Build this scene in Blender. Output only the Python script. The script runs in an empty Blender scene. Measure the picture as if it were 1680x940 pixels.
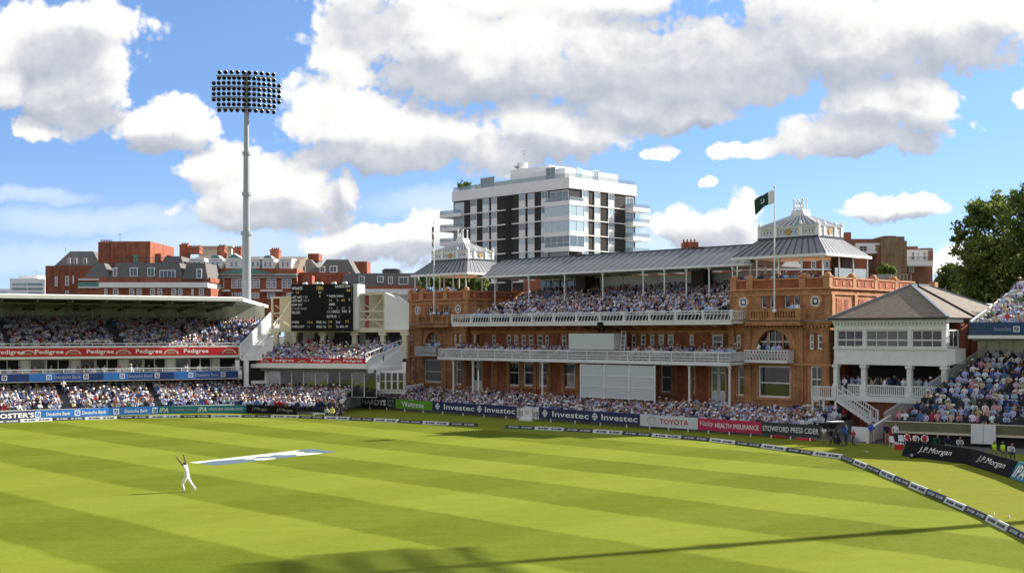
import bpy, bmesh, math, random
import numpy as np
from mathutils import Vector, Matrix
random.seed(7); rng = np.random.default_rng(11)
scene = bpy.context.scene
COL = scene.collection
R = math.radians
PI = math.pi

# ------------------------------------------------------------------ camera
CAMH, FPX, HZ, CX = 9.1, 2000.0, 548.0, 840.0
cam_data = bpy.data.cameras.new("camera"); cam = bpy.data.objects.new("camera", cam_data); COL.objects.link(cam)
cam.location = (0, 0, CAMH); cam.rotation_euler = (PI/2, 0, 0)
cam_data.sensor_width = 36; cam_data.lens = 36*FPX/1680
cam_data.shift_y = (HZ-470)/1680
cam_data.clip_start = 0.5; cam_data.clip_end = 6000
scene.camera = cam

# ------------------------------------------------------------------ light
SUN_E = R(29.5); SUN_AZ = math.atan2(.923, .386)          # azimuth clockwise from +Y
sun_dir = Vector((math.cos(SUN_E)*.923, math.cos(SUN_E)*.386, math.sin(SUN_E)))
sd = bpy.data.lights.new("sun", 'SUN'); sd.energy = 4.6; sd.angle = R(.5); sd.color = (1, .94, .85)
so = bpy.data.objects.new("sun", sd); COL.objects.link(so)
so.rotation_euler = sun_dir.to_track_quat('Z', 'Y').to_euler(); so.location = (80, 40, 90)
scene.view_settings.view_transform = 'Standard'; scene.view_settings.look = 'None'
scene.view_settings.exposure = 1.18; scene.view_settings.gamma = 1; scene.view_settings.use_curve_mapping = False

# ------------------------------------------------------------------ sky (world): blue sky plus cumulus laid out by direction
world = bpy.data.worlds.new("World"); scene.world = world; world.use_nodes = True
wn, wl = world.node_tree.nodes, world.node_tree.links
wn.clear()
# clouds: centre x, centre y, half width, half height (hundredths of direction units, x = right of north, y = up)
CL = [
 (55,70,190,85),(130,150,95,80),(20,140,48,45),(55,215,48,24),(150,40,90,55),(165,110,65,55),
 (265,213,95,40),(300,188,52,36),
 (440,300,120,58),(385,262,70,45),(505,335,80,52),(330,270,50,30),(566,312,24,30),(420,345,130,35),
 (540,185,85,75),(600,215,110,70),(690,225,115,58),(620,255,170,30),
 (600,50,115,75),(560,110,60,40),(720,50,130,85),(850,60,170,85),(1000,80,170,75),(780,120,180,55),(1000,120,210,60),
 (1200,95,200,75),(1400,60,230,90),(1540,45,160,75),(1150,140,180,45),(1640,20,110,60),(860,0,300,40),
 (900,215,120,62),(985,205,60,45),(1130,188,85,32),(1170,180,45,30),(820,250,100,40),(1040,170,120,40),
 (1450,175,120,60),(1520,180,68,62),(1420,220,170,42),(1330,238,110,26),(1230,248,58,17),(1500,150,70,45),
 (1475,343,92,20),(1440,338,48,26),(1500,335,50,18),
 (1160,380,105,40),(1212,345,34,45),(1115,375,60,30),(1160,298,13,13),(1090,243,30,14),(1075,250,40,12),
 (640,400,110,42),(700,372,52,34),(560,400,90,28),(830,280,16,9),
 (1672,165,22,26),(1560,425,70,26),(1665,30,30,30),(1320,420,120,22),(1335,75,50,30),
]
DK = [(1060,160,270,55),(1330,135,220,45),(1180,60,190,55),(860,165,180,38),(1420,225,150,36),(1480,250,110,22),(620,262,150,26),(740,250,90,26),
 (95,110,70,60),(60,195,60,20),(1560,95,120,40),(880,255,110,26),(690,130,70,40),(430,355,120,22),(560,340,40,40),(1180,398,90,22),(1470,356,85,12),
 (270,238,80,16),(600,25,60,50),(150,190,60,26),(660,420,110,20),(1140,210,70,18)]
TH = [(140,366,240,30),(50,322,120,16),(110,430,300,40),(330,405,190,36),(640,435,280,34),(1150,405,220,26),(1590,430,140,40),(760,330,160,30)]
def cloud_group(name, CL, detail, gain):
    g = bpy.data.node_groups.new(name, 'ShaderNodeTree')
    g.interface.new_socket("P", in_out='INPUT', socket_type='NodeSocketVector')
    g.interface.new_socket("E", in_out='OUTPUT', socket_type='NodeSocketFloat'); g.interface.new_socket("B", in_out='OUTPUT', socket_type='NodeSocketFloat')
    n, l = g.nodes, g.links
    gi = n.new('NodeGroupInput'); go = n.new('NodeGroupOutput')
    def vm(op, a, b=None):
        x = n.new('ShaderNodeVectorMath'); x.operation = op
        for k, v in enumerate((a, b)):
            if v is None: continue
            if isinstance(v, tuple): x.inputs[k].default_value = v
            else: l.new(v, x.inputs[k])
        return x
    def mt(op, a, b=None, c=None):
        x = n.new('ShaderNodeMath'); x.operation = op
        for k, v in enumerate((a, b, c)):
            if v is None: continue
            if isinstance(v, (int, float)): x.inputs[k].default_value = v
            else: l.new(v, x.inputs[k])
        return x.outputs[0]
    # turbulent warp
    nz = n.new('ShaderNodeTexNoise'); nz.inputs['Scale'].default_value = 1.1; nz.inputs['Detail'].default_value = 4; nz.inputs['Roughness'].default_value = .55
    l.new(gi.outputs[0], nz.inputs['Vector'])
    w = vm('MULTIPLY', vm('SUBTRACT', nz.outputs['Color'], (.5, .5, .5)).outputs[0], (.95, .62, 0))
    p = vm('ADD', gi.outputs[0], w.outputs[0]).outputs[0]
    acc = None
    for (cx, cy, rx, ry) in CL:
        d = vm('SUBTRACT', p, ((cx-CX)/100, (HZ-cy)/100, 0)).outputs[0]
        m = vm('MULTIPLY', d, (100/rx/1.12, 100/ry/1.12, 0)).outputs[0]
        e = vm('DOT_PRODUCT', m, m).outputs['Value']
        acc = e if acc is None else mt('SMOOTH_MIN', acc, e, .18)
    base = mt('SUBTRACT', 1.0, acc); l.new(mt('MAXIMUM', base, -2.0), go.inputs[1])
    if not detail:
        l.new(base, go.inputs[0]); return g
    # billows
    n1 = n.new('ShaderNodeTexNoise'); n1.inputs['Scale'].default_value = 1.7; n1.inputs['Detail'].default_value = 8; n1.inputs['Roughness'].default_value = .58
    l.new(gi.outputs[0], n1.inputs['Vector'])
    v1 = n.new('ShaderNodeTexVoronoi'); v1.feature = 'SMOOTH_F1'; v1.inputs['Scale'].default_value = 2.6; v1.inputs['Smoothness'].default_value = .35
    try: v1.inputs['Detail'].default_value = 1.0
    except Exception: pass
    pv_ = vm('ADD', gi.outputs[0], vm('MULTIPLY', vm('SUBTRACT', n1.outputs['Color'], (.5, .5, .5)).outputs[0], (.25, .25, 0)).outputs[0]).outputs[0]
    l.new(pv_, v1.inputs['Vector'])
    a = mt('MULTIPLY', mt('SUBTRACT', n1.outputs['Fac'], .5), 1.7)
    b = mt('MULTIPLY', mt('SUBTRACT', .42, v1.outputs['Distance']), .5)
    v2 = n.new('ShaderNodeTexVoronoi'); v2.feature = 'SMOOTH_F1'; v2.inputs['Scale'].default_value = 7.5; v2.inputs['Smoothness'].default_value = .25; l.new(pv_, v2.inputs['Vector'])
    c = mt('MULTIPLY', mt('SUBTRACT', .42, v2.outputs['Distance']), .32)
    l.new(mt('ADD', mt('ADD', mt('ADD', mt('MAXIMUM', base, -2.0), a), b), c), go.inputs[0])
    return g
CG = cloud_group('cloud_field', CL, True, 1); DG = cloud_group('cloud_base_field', DK, False, 1); TG = cloud_group('thin_cloud_field', TH, False, 1)
def wmt(op, a, b=None, c=None, clamp=False):
    x = wn.new('ShaderNodeMath'); x.operation = op; x.use_clamp = clamp
    for k, v in enumerate((a, b, c)):
        if v is None: continue
        if isinstance(v, (int, float)): x.inputs[k].default_value = v
        else: wl.new(v, x.inputs[k])
    return x.outputs[0]
tc = wn.new('ShaderNodeTexCoord'); sp = wn.new('ShaderNodeSeparateXYZ'); wl.new(tc.outputs['Generated'], sp.inputs[0])
yy = wmt('MAXIMUM', wmt('ABSOLUTE', sp.outputs['Y']), .12)
cu = wmt('MULTIPLY', wmt('DIVIDE', sp.outputs['X'], yy), FPX/100)
cv = wmt('MULTIPLY', wmt('DIVIDE', sp.outputs['Z'], yy), FPX/100)
cb = wn.new('ShaderNodeCombineXYZ'); wl.new(cu, cb.inputs[0]); wl.new(cv, cb.inputs[1])
g0 = wn.new('ShaderNodeGroup'); g0.node_tree = CG; wl.new(cb.outputs[0], g0.inputs[0])
off = wn.new('ShaderNodeVectorMath'); off.operation = 'ADD'; off.inputs[1].default_value = (.13, .30, 0); wl.new(cb.outputs[0], off.inputs[0])
g1 = wn.new('ShaderNodeGroup'); g1.node_tree = CG; wl.new(off.outputs[0], g1.inputs[0])
E0, E1 = g0.outputs[0], g1.outputs[0]
def smooth(v, lo, hi):
    m = wn.new('ShaderNodeMapRange'); m.interpolation_type = 'SMOOTHSTEP'; wl.new(v, m.inputs[0]); m.inputs[1].default_value = lo; m.inputs[2].default_value = hi
    return m.outputs[0]
g2 = wn.new('ShaderNodeGroup'); g2.node_tree = DG; wl.new(cb.outputs[0], g2.inputs[0])
g3 = wn.new('ShaderNodeGroup'); g3.node_tree = TG; wl.new(cb.outputs[0], g3.inputs[0])
up = wmt('GREATER_THAN', sp.outputs['Z'], 0.0)
alpha = wmt('MULTIPLY', smooth(E0, -.10, .36), up)
dark = wmt('MULTIPLY', smooth(wmt('ADD', g2.outputs[0], wmt('MULTIPLY', wmt('SUBTRACT', E0, .6), -.05)), -1.2, 1.0), .47)
sh = wmt('ADD', wmt('MULTIPLY', wmt('SUBTRACT', E0, E1), .20), wmt('ADD', wmt('MULTIPLY', wmt('SUBTRACT', g0.outputs[1], g1.outputs[1]), .38), .77))
shade = wmt('SUBTRACT', sh, dark, clamp=True)
cr = wn.new('ShaderNodeValToRGB'); wl.new(shade, cr.inputs[0])
els = cr.color_ramp.elements
els[0].position = .0; els[0].color = (.20, .22, .26, 1)
els[1].position = .95; els[1].color = (.49, .482, .465, 1)
m_ = els.new(.36); m_.color = (.29, .302, .33, 1)
m_ = els.new(.66); m_.color = (.42, .418, .412, 1)
thin = wmt('MULTIPLY', wmt('MULTIPLY', smooth(wmt('ADD', g3.outputs[0], wmt('MULTIPLY', E0, .12)), -.5, 1.0), .62), up)
sky = wn.new('ShaderNodeTexSky'); sky.sky_type = 'NISHITA'; sky.sun_disc = False
sky.sun_elevation = SUN_E; sky.sun_rotation = SUN_AZ; sky.altitude = 50; sky.air_density = 1.0; sky.dust_density = .1; sky.ozone_density = 1.6
SKY_S = 0.104
lift = wn.new('ShaderNodeVectorMath'); lift.operation = 'ADD'; lift.inputs[1].default_value = (0, 0, .2); wl.new(tc.outputs['Generated'], lift.inputs[0])
nrm = wn.new('ShaderNodeVectorMath'); nrm.operation = 'NORMALIZE'; wl.new(lift.outputs[0], nrm.inputs[0]); wl.new(nrm.outputs[0], sky.inputs[0])
hs = wn.new('ShaderNodeHueSaturation'); hs.inputs['Hue'].default_value = .506; hs.inputs['Saturation'].default_value = 1.14; wl.new(sky.outputs[0], hs.inputs['Color'])
bg1 = wn.new('ShaderNodeBackground'); wl.new(hs.outputs[0], bg1.inputs[0]); bg1.inputs[1].default_value = SKY_S
bg2 = wn.new('ShaderNodeBackground'); wl.new(cr.outputs[0], bg2.inputs[0]); bg2.inputs[1].default_value = 1.0
thin = wmt('MAXIMUM', thin, wmt('MULTIPLY', smooth(cv, 3.4, -.3), .42))
bg3 = wn.new('ShaderNodeBackground'); bg3.inputs[0].default_value = (.40, .44, .50, 1)
mx0 = wn.new('ShaderNodeMixShader'); wl.new(thin, mx0.inputs[0]); wl.new(bg1.outputs[0], mx0.inputs[1]); wl.new(bg3.outputs[0], mx0.inputs[2])
mx = wn.new('ShaderNodeMixShader'); wl.new(alpha, mx.inputs[0]); 
# broken bright cloud over the rest of the sky, above and behind the view
nb = wn.new('ShaderNodeTexNoise'); nb.inputs['Scale'].default_value = 2.4; nb.inputs['Detail'].default_value = 3; wl.new(tc.outputs['Generated'], nb.inputs['Vector'])
outw = wmt('MAXIMUM', smooth(cv, 6.2, 9.5), smooth(sp.outputs['Y'], .12, -.1))
hc_ = wmt('MULTIPLY', wmt('MULTIPLY', smooth(nb.outputs['Fac'], .36, .52), outw), wmt('MULTIPLY', up, .9))
bg4 = wn.new('ShaderNodeBackground'); bg4.inputs[0].default_value = (.32, .322, .326, 1)
mx1 = wn.new('ShaderNodeMixShader'); wl.new(hc_, mx1.inputs[0]); wl.new(mx0.outputs[0], mx1.inputs[1]); wl.new(bg4.outputs[0], mx1.inputs[2]); wl.new(mx1.outputs[0], mx.inputs[1])
alpha = wmt('MULTIPLY', alpha, wmt('SUBTRACT', 1.0, outw)); wl.new(alpha, mx.inputs[0]); wl.new(bg2.outputs[0], mx.inputs[2])
wo = wn.new('ShaderNodeOutputWorld'); wl.new(mx.outputs[0], wo.inputs[0])
try: world.cycles.sampling_method = 'MANUAL'; world.cycles.sample_map_resolution = 512
except Exception: pass

# ================================================================== helpers
def W(px, py, d):
    return Vector(((px-CX)/FPX*d, d, CAMH+(HZ-py)/FPX*d))
def G(px, py, z=0.0):
    d = (CAMH-z)*FPX/(py-HZ)
    return Vector(((px-CX)/FPX*d, d, z))
def pix(p):
    return (CX+p[0]/p[1]*FPX, HZ-(p[2]-CAMH)/p[1]*FPX)
class Frame:
    """a building's own axes: a along its front (to the right), b into the building"""
    def __init__(s, o, e):
        s.o = Vector((o[0], o[1], 0)); s.e = Vector((e[0], e[1], 0)).normalized(); s.b = Vector((-s.e.y, s.e.x, 0))
        s.rot = math.atan2(s.e.y, s.e.x)
    def w(s, a, b, z=0): return s.o + s.e*a + s.b*b + Vector((0, 0, z))
    def loc(s, p):
        r = Vector((p[0], p[1], 0))-s.o
        return (r.dot(s.e), r.dot(s.b), p[2] if len(p) > 2 else 0)
    def _l(s, px, b):
        r = Vector(((px-CX)/FPX, 1, 0)); lam = (b+s.o.dot(s.b))/r.dot(s.b)
        return lam, (r*lam-s.o).dot(s.e)
    def a(s, px, b): return s._l(px, b)[1]
    def z(s, px, py, b): return CAMH+(HZ-py)/FPX*s._l(px, b)[0]
def link(o, parent=None):
    COL.objects.link(o)
    if parent is not None: o.parent = parent
    return o
def tag(o, label=None, cat=None, group=None, kind=None):
    if label: o['label'] = label
    if cat: o['category'] = cat
    if group: o['group'] = group
    if kind: o['kind'] = kind
    return o
def empty(name, loc=(0, 0, 0), rz=0.0, label=None, cat=None, group=None):
    o = link(bpy.data.objects.new(name, None)); o.location = loc; o.rotation_euler = (0, 0, rz); o.empty_display_size = .3
    return tag(o, label, cat, group)
def fempty(name, fr, label, cat, group=None, a=0, b=0, z=0):
    return empty(name, fr.w(a, b, z), fr.rot, label, cat, group)
def copy_tree(o, parent=None):
    c = o.copy(); COL.objects.link(c); c.parent = parent
    for ch in [x for x in o.children]: copy_tree(ch, c)
    return c

class MB:
    def __init__(s): s.v = []; s.f = []; s.m = []; s.sm = []
    def add(s, vs, fs, m=0, smooth=False):
        n = len(s.v); s.v.extend([tuple(x) for x in vs])
        for f in fs: s.f.append(tuple(i+n for i in f)); s.m.append(m); s.sm.append(smooth)
        return s
    def quad(s, a, b, c, d, m=0): return s.add((a, b, c, d), ((0, 1, 2, 3),), m)
    def poly(s, pts, m=0): return s.add(pts, (tuple(range(len(pts))),), m)
    def box(s, x0, x1, y0, y1, z0, z1, m=0):
        vs = [(x, y, z) for x in (x0, x1) for y in (y0, y1) for z in (z0, z1)]
        return s.add(vs, ((0, 1, 3, 2), (4, 6, 7, 5), (0, 4, 5, 1), (2, 3, 7, 6), (0, 2, 6, 4), (1, 5, 7, 3)), m)
    def obox(s, c, ax, sx, sy, sz, m=0):
        """box centred at c with x axis ax (horizontal), sizes sx sy sz"""
        ax = Vector(ax).normalized(); ay = Vector((-ax.y, ax.x, 0)); c = Vector(c)
        vs = [c+ax*(i*sx/2)+ay*(j*sy/2)+Vector((0, 0, k*sz/2)) for i in (-1, 1) for j in (-1, 1) for k in (-1, 1)]
        return s.add(vs, ((0, 1, 3, 2), (4, 6, 7, 5), (0, 4, 5, 1), (2, 3, 7, 6), (0, 2, 6, 4), (1, 5, 7, 3)), m)
    def ext(s, pts, vec, m=0):
        n = len(pts); vec = Vector(vec); a = [Vector(p) for p in pts]; b = [p+vec for p in a]
        fs = [tuple(range(n)), tuple(range(2*n-1, n-1, -1))]+[(i, (i+1) % n, n+(i+1) % n, n+i) for i in range(n)]
        return s.add(a+b, fs, m)
    def tube(s, p0, p1, r0, r1=None, n=8, m=0, caps=True):
        p0, p1 = Vector(p0), Vector(p1); r1 = r0 if r1 is None else r1
        d = (p1-p0).normalized(); u = d.orthogonal().normalized(); v = d.cross(u)
        ring = [u*math.cos(2*PI*i/n)+v*math.sin(2*PI*i/n) for i in range(n)]
        vs = [p0+q*r0 for q in ring]+[p1+q*r1 for q in ring]
        s.add(vs, [(i, (i+1) % n, n+(i+1) % n, n+i) for i in range(n)], m, n > 5)
        if caps: s.add(vs[:n], (tuple(range(n-1, -1, -1)),), m); s.add(vs[n:], (tuple(range(n)),), m)
        return s
    def bar(s, p0, p1, w, h=None, m=0):
        """square bar from p0 to p1"""
        p0, p1 = Vector(p0), Vector(p1); h = h or w; d = (p1-p0).normalized()
        u = d.cross(Vector((0, 0, 1)))
        u = Vector((1, 0, 0)) if u.length < 1e-3 else u.normalized()
        v = u.cross(d).normalized()
        c = [u*i*w/2+v*j*h/2 for i, j in ((-1, -1), (1, -1), (1, 1), (-1, 1))]
        return s.add([p0+q for q in c]+[p1+q for q in c], ((0, 1, 2, 3), (7, 6, 5, 4), (0, 4, 5, 1), (1, 5, 6, 2), (2, 6, 7, 3), (3, 7, 4, 0)), m)
    def lathe(s, c, prof, n=10, m=0):
        c = Vector(c); vs = []; k = len(prof)
        for r, z in prof:
            for i in range(n): vs.append(c+Vector((r*math.cos(2*PI*i/n), r*math.sin(2*PI*i/n), z)))
        s.add(vs, [(j*n+i, j*n+(i+1) % n, (j+1)*n+(i+1) % n, (j+1)*n+i) for j in range(k-1) for i in range(n)], m, True)
        return s
    def ball(s, c, r, n=10, k=6, m=0, sq=(1, 1, 1)):
        c = Vector(c); pr = [(max(math.sin(PI*j/k), .001), -math.cos(PI*j/k)) for j in range(k+1)]; vs = []
        for a, z in pr:
            for i in range(n): vs.append(c+Vector((a*math.cos(2*PI*i/n)*r*sq[0], a*math.sin(2*PI*i/n)*r*sq[1], z*r*sq[2])))
        return s.add(vs, [(j*n+i, j*n+(i+1) % n, (j+1)*n+(i+1) % n, (j+1)*n+i) for j in range(k) for i in range(n)], m, True)
    def hip(s, x0, x1, y0, y1, z0, rx0, rx1, ry0, ry1, z1, m=0, th=0.0):
        a = [(x0, y0, z0), (x1, y0, z0), (x1, y1, z0), (x0, y1, z0)]; b = [(rx0, ry0, z1), (rx1, ry0, z1), (rx1, ry1, z1), (rx0, ry1, z1)]
        s.add(a+b, ((0, 1, 5, 4), (1, 2, 6, 5), (2, 3, 7, 6), (3, 0, 4, 7), (4, 5, 6, 7), (3, 2, 1, 0)), m); return s
    def wall(s, a0, a1, z0, z1, t, holes, depth=.3, m=0, mr=None, axis='x', flip=1):
        """wall sheet in the plane y = t (or x = t) with rectangular holes and their reveals"""
        mr = m if mr is None else mr
        P = (lambda a, d, z: (a, t+flip*d, z)) if axis == 'x' else (lambda a, d, z: (t+flip*d, a, z))
        A = sorted({a0, a1, *[min(max(h[i], a0), a1) for h in holes for i in (0, 1)]}); Z = sorted({z0, z1, *[min(max(h[i], z0), z1) for h in holes for i in (2, 3)]})
        for j in range(len(Z)-1):
            zc = (Z[j]+Z[j+1])/2; run = None
            for i in range(len(A)-1):
                ac = (A[i]+A[i+1])/2
                inside = any(h[0] < ac < h[1] and h[2] < zc < h[3] for h in holes)
                if not inside and run is None: run = A[i]
                if (inside or i == len(A)-2) and run is not None:
                    e = A[i] if inside else A[i+1]
                    s.quad(P(run, 0, Z[j]), P(e, 0, Z[j]), P(e, 0, Z[j+1]), P(run, 0, Z[j+1]), m); run = None
        for h in holes:
            x0, x1, y0, y1 = h[:4]
            s.quad(P(x0, 0, y0), P(x0, 0, y1), P(x0, depth, y1), P(x0, depth, y0), mr); s.quad(P(x1, 0, y0), P(x1, depth, y0), P(x1, depth, y1), P(x1, 0, y1), mr)
            s.quad(P(x0, 0, y0), P(x0, depth, y0), P(x1, depth, y0), P(x1, 0, y0), mr); s.quad(P(x0, 0, y1), P(x1, 0, y1), P(x1, depth, y1), P(x0, depth, y1), mr)
        return s
    def build(s, name, mats, parent=None, auto=False):
        me = bpy.data.meshes.new(name); me.from_pydata(s.v, [], s.f)
        if not isinstance(mats, (list, tuple)): mats = [mats]
        for x in mats: me.materials.append(x)
        me.polygons.foreach_set('material_index', s.m); me.polygons.foreach_set('use_smooth', s.sm); me.update()
        return link(bpy.data.objects.new(name, me), parent)

# ------------------------------------------------------------------ materials
M = {}
def mat(name, col, rough=.7, var=.0, scale=3.0, metal=0.0, spec=.4, col2=None, stretch=None, bump=0.0, detail=4):
    m = bpy.data.materials.new(name); m.use_nodes = True; n, l = m.node_tree.nodes, m.node_tree.links
    b = n['Principled BSDF']; b.inputs['Roughness'].default_value = rough; b.inputs['Metallic'].default_value = metal
    b.inputs['Specular IOR Level'].default_value = spec
    c = (*col, 1)
    if var or col2:
        t = n.new('ShaderNodeTexCoord'); nz = n.new('ShaderNodeTexNoise'); nz.inputs['Scale'].default_value = scale; nz.inputs['Detail'].default_value = detail; nz.inputs['Roughness'].default_value = .65
        src = t.outputs['Object']
        if stretch:
            mp = n.new('ShaderNodeMapping'); mp.inputs['Scale'].default_value = stretch; l.new(src, mp.inputs[0]); src = mp.outputs[0]
        l.new(src, nz.inputs['Vector'])
        r = n.new('ShaderNodeValToRGB'); l.new(nz.outputs['Fac'], r.inputs[0])
        r.color_ramp.elements[0].position = .3; r.color_ramp.elements[1].position = .7
        lo = col2 if col2 else [x*(1-var) for x in col]; hi = col if col2 else [min(x*(1+var), 1) for x in col]
        r.color_ramp.elements[0].color = (*lo, 1); r.color_ramp.elements[1].color = (*hi, 1)
        l.new(r.outputs[0], b.inputs['Base Color'])
        if bump:
            bp = n.new('ShaderNodeBump'); bp.inputs['Strength'].default_value = bump; bp.inputs['Distance'].default_value = .02; l.new(nz.outputs['Fac'], bp.inputs['Height']); l.new(bp.outputs[0], b.inputs['Normal'])
    else: b.inputs['Base Color'].default_value = c
    M[name] = m; return m
def brick(name, c1, c2, mortar, sc=1.0, var=.35, amt=.6):
    """brickwork: courses from the brick texture, broken up by two scales of noise"""
    m = mat(name, c1, .85); n, l = m.node_tree.nodes, m.node_tree.links; b = n['Principled BSDF']
    t = n.new('ShaderNodeTexCoord'); geo = n.new('ShaderNodeNewGeometry')
    s = n.new('ShaderNodeSeparateXYZ'); l.new(t.outputs['Object'], s.inputs[0])
    ad = n.new('ShaderNodeMath'); l.new(s.outputs[0], ad.inputs[0]); l.new(s.outputs[1], ad.inputs[1])
    cb = n.new('ShaderNodeCombineXYZ'); l.new(ad.outputs[0], cb.inputs[0]); l.new(s.outputs[2], cb.inputs[1])
    br = n.new('ShaderNodeTexBrick'); l.new(cb.outputs[0], br.inputs['Vector']); br.inputs['Scale'].default_value = 2.0*sc
    br.inputs['Color1'].default_value = (*c1, 1); br.inputs['Color2'].default_value = (*c2, 1); br.inputs['Mortar'].default_value = (*mortar, 1); br.inputs['Mortar Size'].default_value = .012; br.inputs['Bias'].default_value = 0
    nz = n.new('ShaderNodeTexNoise'); l.new(t.outputs['Object'], nz.inputs['Vector']); nz.inputs['Scale'].default_value = .9; nz.inputs['Detail'].default_value = 7; nz.inputs['Roughness'].default_value = .7
    r = n.new('ShaderNodeValToRGB'); l.new(nz.outputs['Fac'], r.inputs[0]); r.color_ramp.elements[0].position = .33; r.color_ramp.elements[1].position = .68
    r.color_ramp.elements[0].color = (1-var,)*3+(1,); r.color_ramp.elements[1].color = (1+var*.5,)*3+(1,)
    mp = n.new('ShaderNodeMapping'); mp.inputs['Scale'].default_value = (1.6, 1.6, .18); l.new(t.outputs['Object'], mp.inputs[0])
    n2 = n.new('ShaderNodeTexNoise'); n2.inputs['Scale'].default_value = 1.1; n2.inputs['Detail'].default_value = 5; l.new(mp.outputs[0], n2.inputs['Vector'])
    r2 = n.new('ShaderNodeValToRGB'); l.new(n2.outputs['Fac'], r2.inputs[0]); r2.color_ramp.elements[0].position = .36; r2.color_ramp.elements[1].position = .56; r2.color_ramp.elements[0].color = (.74, .71, .69, 1); r2.color_ramp.elements[1].color = (1.05, 1.05, 1.05, 1)
    m0 = n.new('ShaderNodeMix'); m0.data_type = 'RGBA'; m0.blend_type = 'MULTIPLY'; m0.inputs[0].default_value = 1; l.new(br.outputs['Color'], m0.inputs[6]); l.new(r2.outputs[0], m0.inputs[7])
    mx = n.new('ShaderNodeMix'); mx.data_type = 'RGBA'; mx.blend_type = 'MULTIPLY'; mx.inputs[0].default_value = 1
    l.new(m0.outputs[2], mx.inputs[6]); l.new(r.outputs[0], mx.inputs[7]); l.new(mx.outputs[2], b.inputs['Base Color'])
    bp = n.new('ShaderNodeBump'); bp.inputs['Strength'].default_value = .5; bp.inputs['Distance'].default_value = .02; l.new(br.outputs['Fac'], bp.inputs['Height']); bp.invert = True; l.new(bp.outputs[0], b.inputs['Normal'])
    return m
def glass(name, col, rough=.06, spec=1.0, wob=.0, metal=0.0):
    m = mat(name, col, rough, spec=spec, metal=metal)
    n, l = m.node_tree.nodes, m.node_tree.links
    oi = n.new('ShaderNodeObjectInfo'); rr_ = n.new('ShaderNodeValToRGB'); l.new(oi.outputs['Random'], rr_.inputs[0]); rr_.color_ramp.interpolation = 'CONSTANT'
    e = rr_.color_ramp.elements; e[0].color = (*[c*.55 for c in col], 1); e[1].position = .4; e[1].color = (*col, 1); x = e.new(.78); x.color = (*[min(c*1.5+.06, .6) for c in col], 1)
    l.new(rr_.outputs[0], n['Principled BSDF'].inputs['Base Color'])
    if wob:
        n, l = m.node_tree.nodes, m.node_tree.links; b = n['Principled BSDF']
        t = n.new('ShaderNodeTexCoord'); nz = n.new('ShaderNodeTexNoise'); nz.inputs['Scale'].default_value = .8; l.new(t.outputs['Object'], nz.inputs['Vector'])
        bp = n.new('ShaderNodeBump'); bp.inputs['Strength'].default_value = wob; bp.inputs['Distance'].default_value = .1; l.new(nz.outputs['Fac'], bp.inputs['Height']); l.new(bp.outputs[0], b.inputs['Normal'])
    return m
def clear(name, col, alpha):
    m = mat(name, col, .08, spec=.8); m.node_tree.nodes['Principled BSDF'].inputs['Alpha'].default_value = alpha; return m
brick('red_brick', (.41, .115, .048), (.32, .085, .038), (.34, .2, .13), 2.0)
brick('terracotta', (.51, .25, .112), (.42, .19, .08), (.36, .2, .11), .9, .4)
mat('terracotta_trim', (.56, .28, .125), .75, col2=(.35, .15, .065), scale=1.6)
brick('mansion_brick', (.36, .108, .052), (.28, .082, .042), (.3, .18, .13), 1.5, .3)
brick('brown_brick', (.30, .2, .1), (.24, .155, .08), (.3, .25, .18), 1.5, .3)
brick('black_brick', (.05, .045, .04), (.035, .032, .03), (.07, .065, .06), 1.5, .3)
mat('white_paint', (.72, .72, .70), .45, var=.07, scale=1.2)
mat('white_iron', (.70, .71, .71), .4, var=.06, scale=3)
mat('white_render', (.78, .77, .74), .7, var=.05, scale=.6)
mat('cream_paint', (.66, .60, .44), .55, var=.06, scale=.8)
mat('lead', (.215, .225, .24), .5, var=.12, scale=.7, metal=0, stretch=(1, 1, .3))
mat('lead_seam', (.075, .083, .1), .45, metal=.2)
mat('slate', (.24, .20, .15), .8, col2=(.12, .10, .08), scale=2.2, stretch=(1, 1, 4))
mat('slate_grey', (.16, .15, .14), .8, col2=(.10, .097, .095), scale=1.4, stretch=(1, 1, 4))
mat('concrete', (.40, .39, .37), .85, var=.16, scale=1.2)
mat('seat_dark', (.07, .075, .09), .6); mat('step_concrete', (.20, .19, .18), .9, var=.2, scale=1.5)
mat('dark_void', (.025, .024, .024), .9)  # near-black, stands in for deep shade inside rooms, gaps and recesses
mat('dark_wood', (.06, .035, .02), .6)
mat('steel', (.42, .44, .45), .42, var=.1, scale=1.5, metal=.6)
mat('galvanised', (.26, .28, .28), .5, var=.13, scale=.9, metal=.3, stretch=(1, 1, .15))
mat('black_metal', (.02, .02, .022), .4)
mat('board_black', (.010, .012, .011), .7, spec=.15)
mat('text_white', (.82, .82, .8), .6)
mat('text_yellow', (.75, .5, .12), .6)
mat('text_grey', (.38, .39, .4), .6)
mat('copper_green', (.10, .24, .2), .6, var=.1)
mat('gold', (.48, .27, .06), .5)
mat('seat_white', (.66, .67, .68), .45)
mat('back_sheet', (.42, .45, .36), .6, var=.35, scale=.35, stretch=(1.6, 1, .25))
glass('window_glass', (.035, .04, .045), .05, 1.0, .05)
glass('window_blue', (.24, .33, .38), .12, 1.0, .03)
glass('mirror_glass', (.17, .185, .18), .03, 1.0, .08, .7)
clear('rail_glass', (.25, .33, .36), .45)
clear('screen_glass', (.55, .65, .64), .35)
mat('curtain', (.5, .52, .52), .8)

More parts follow.
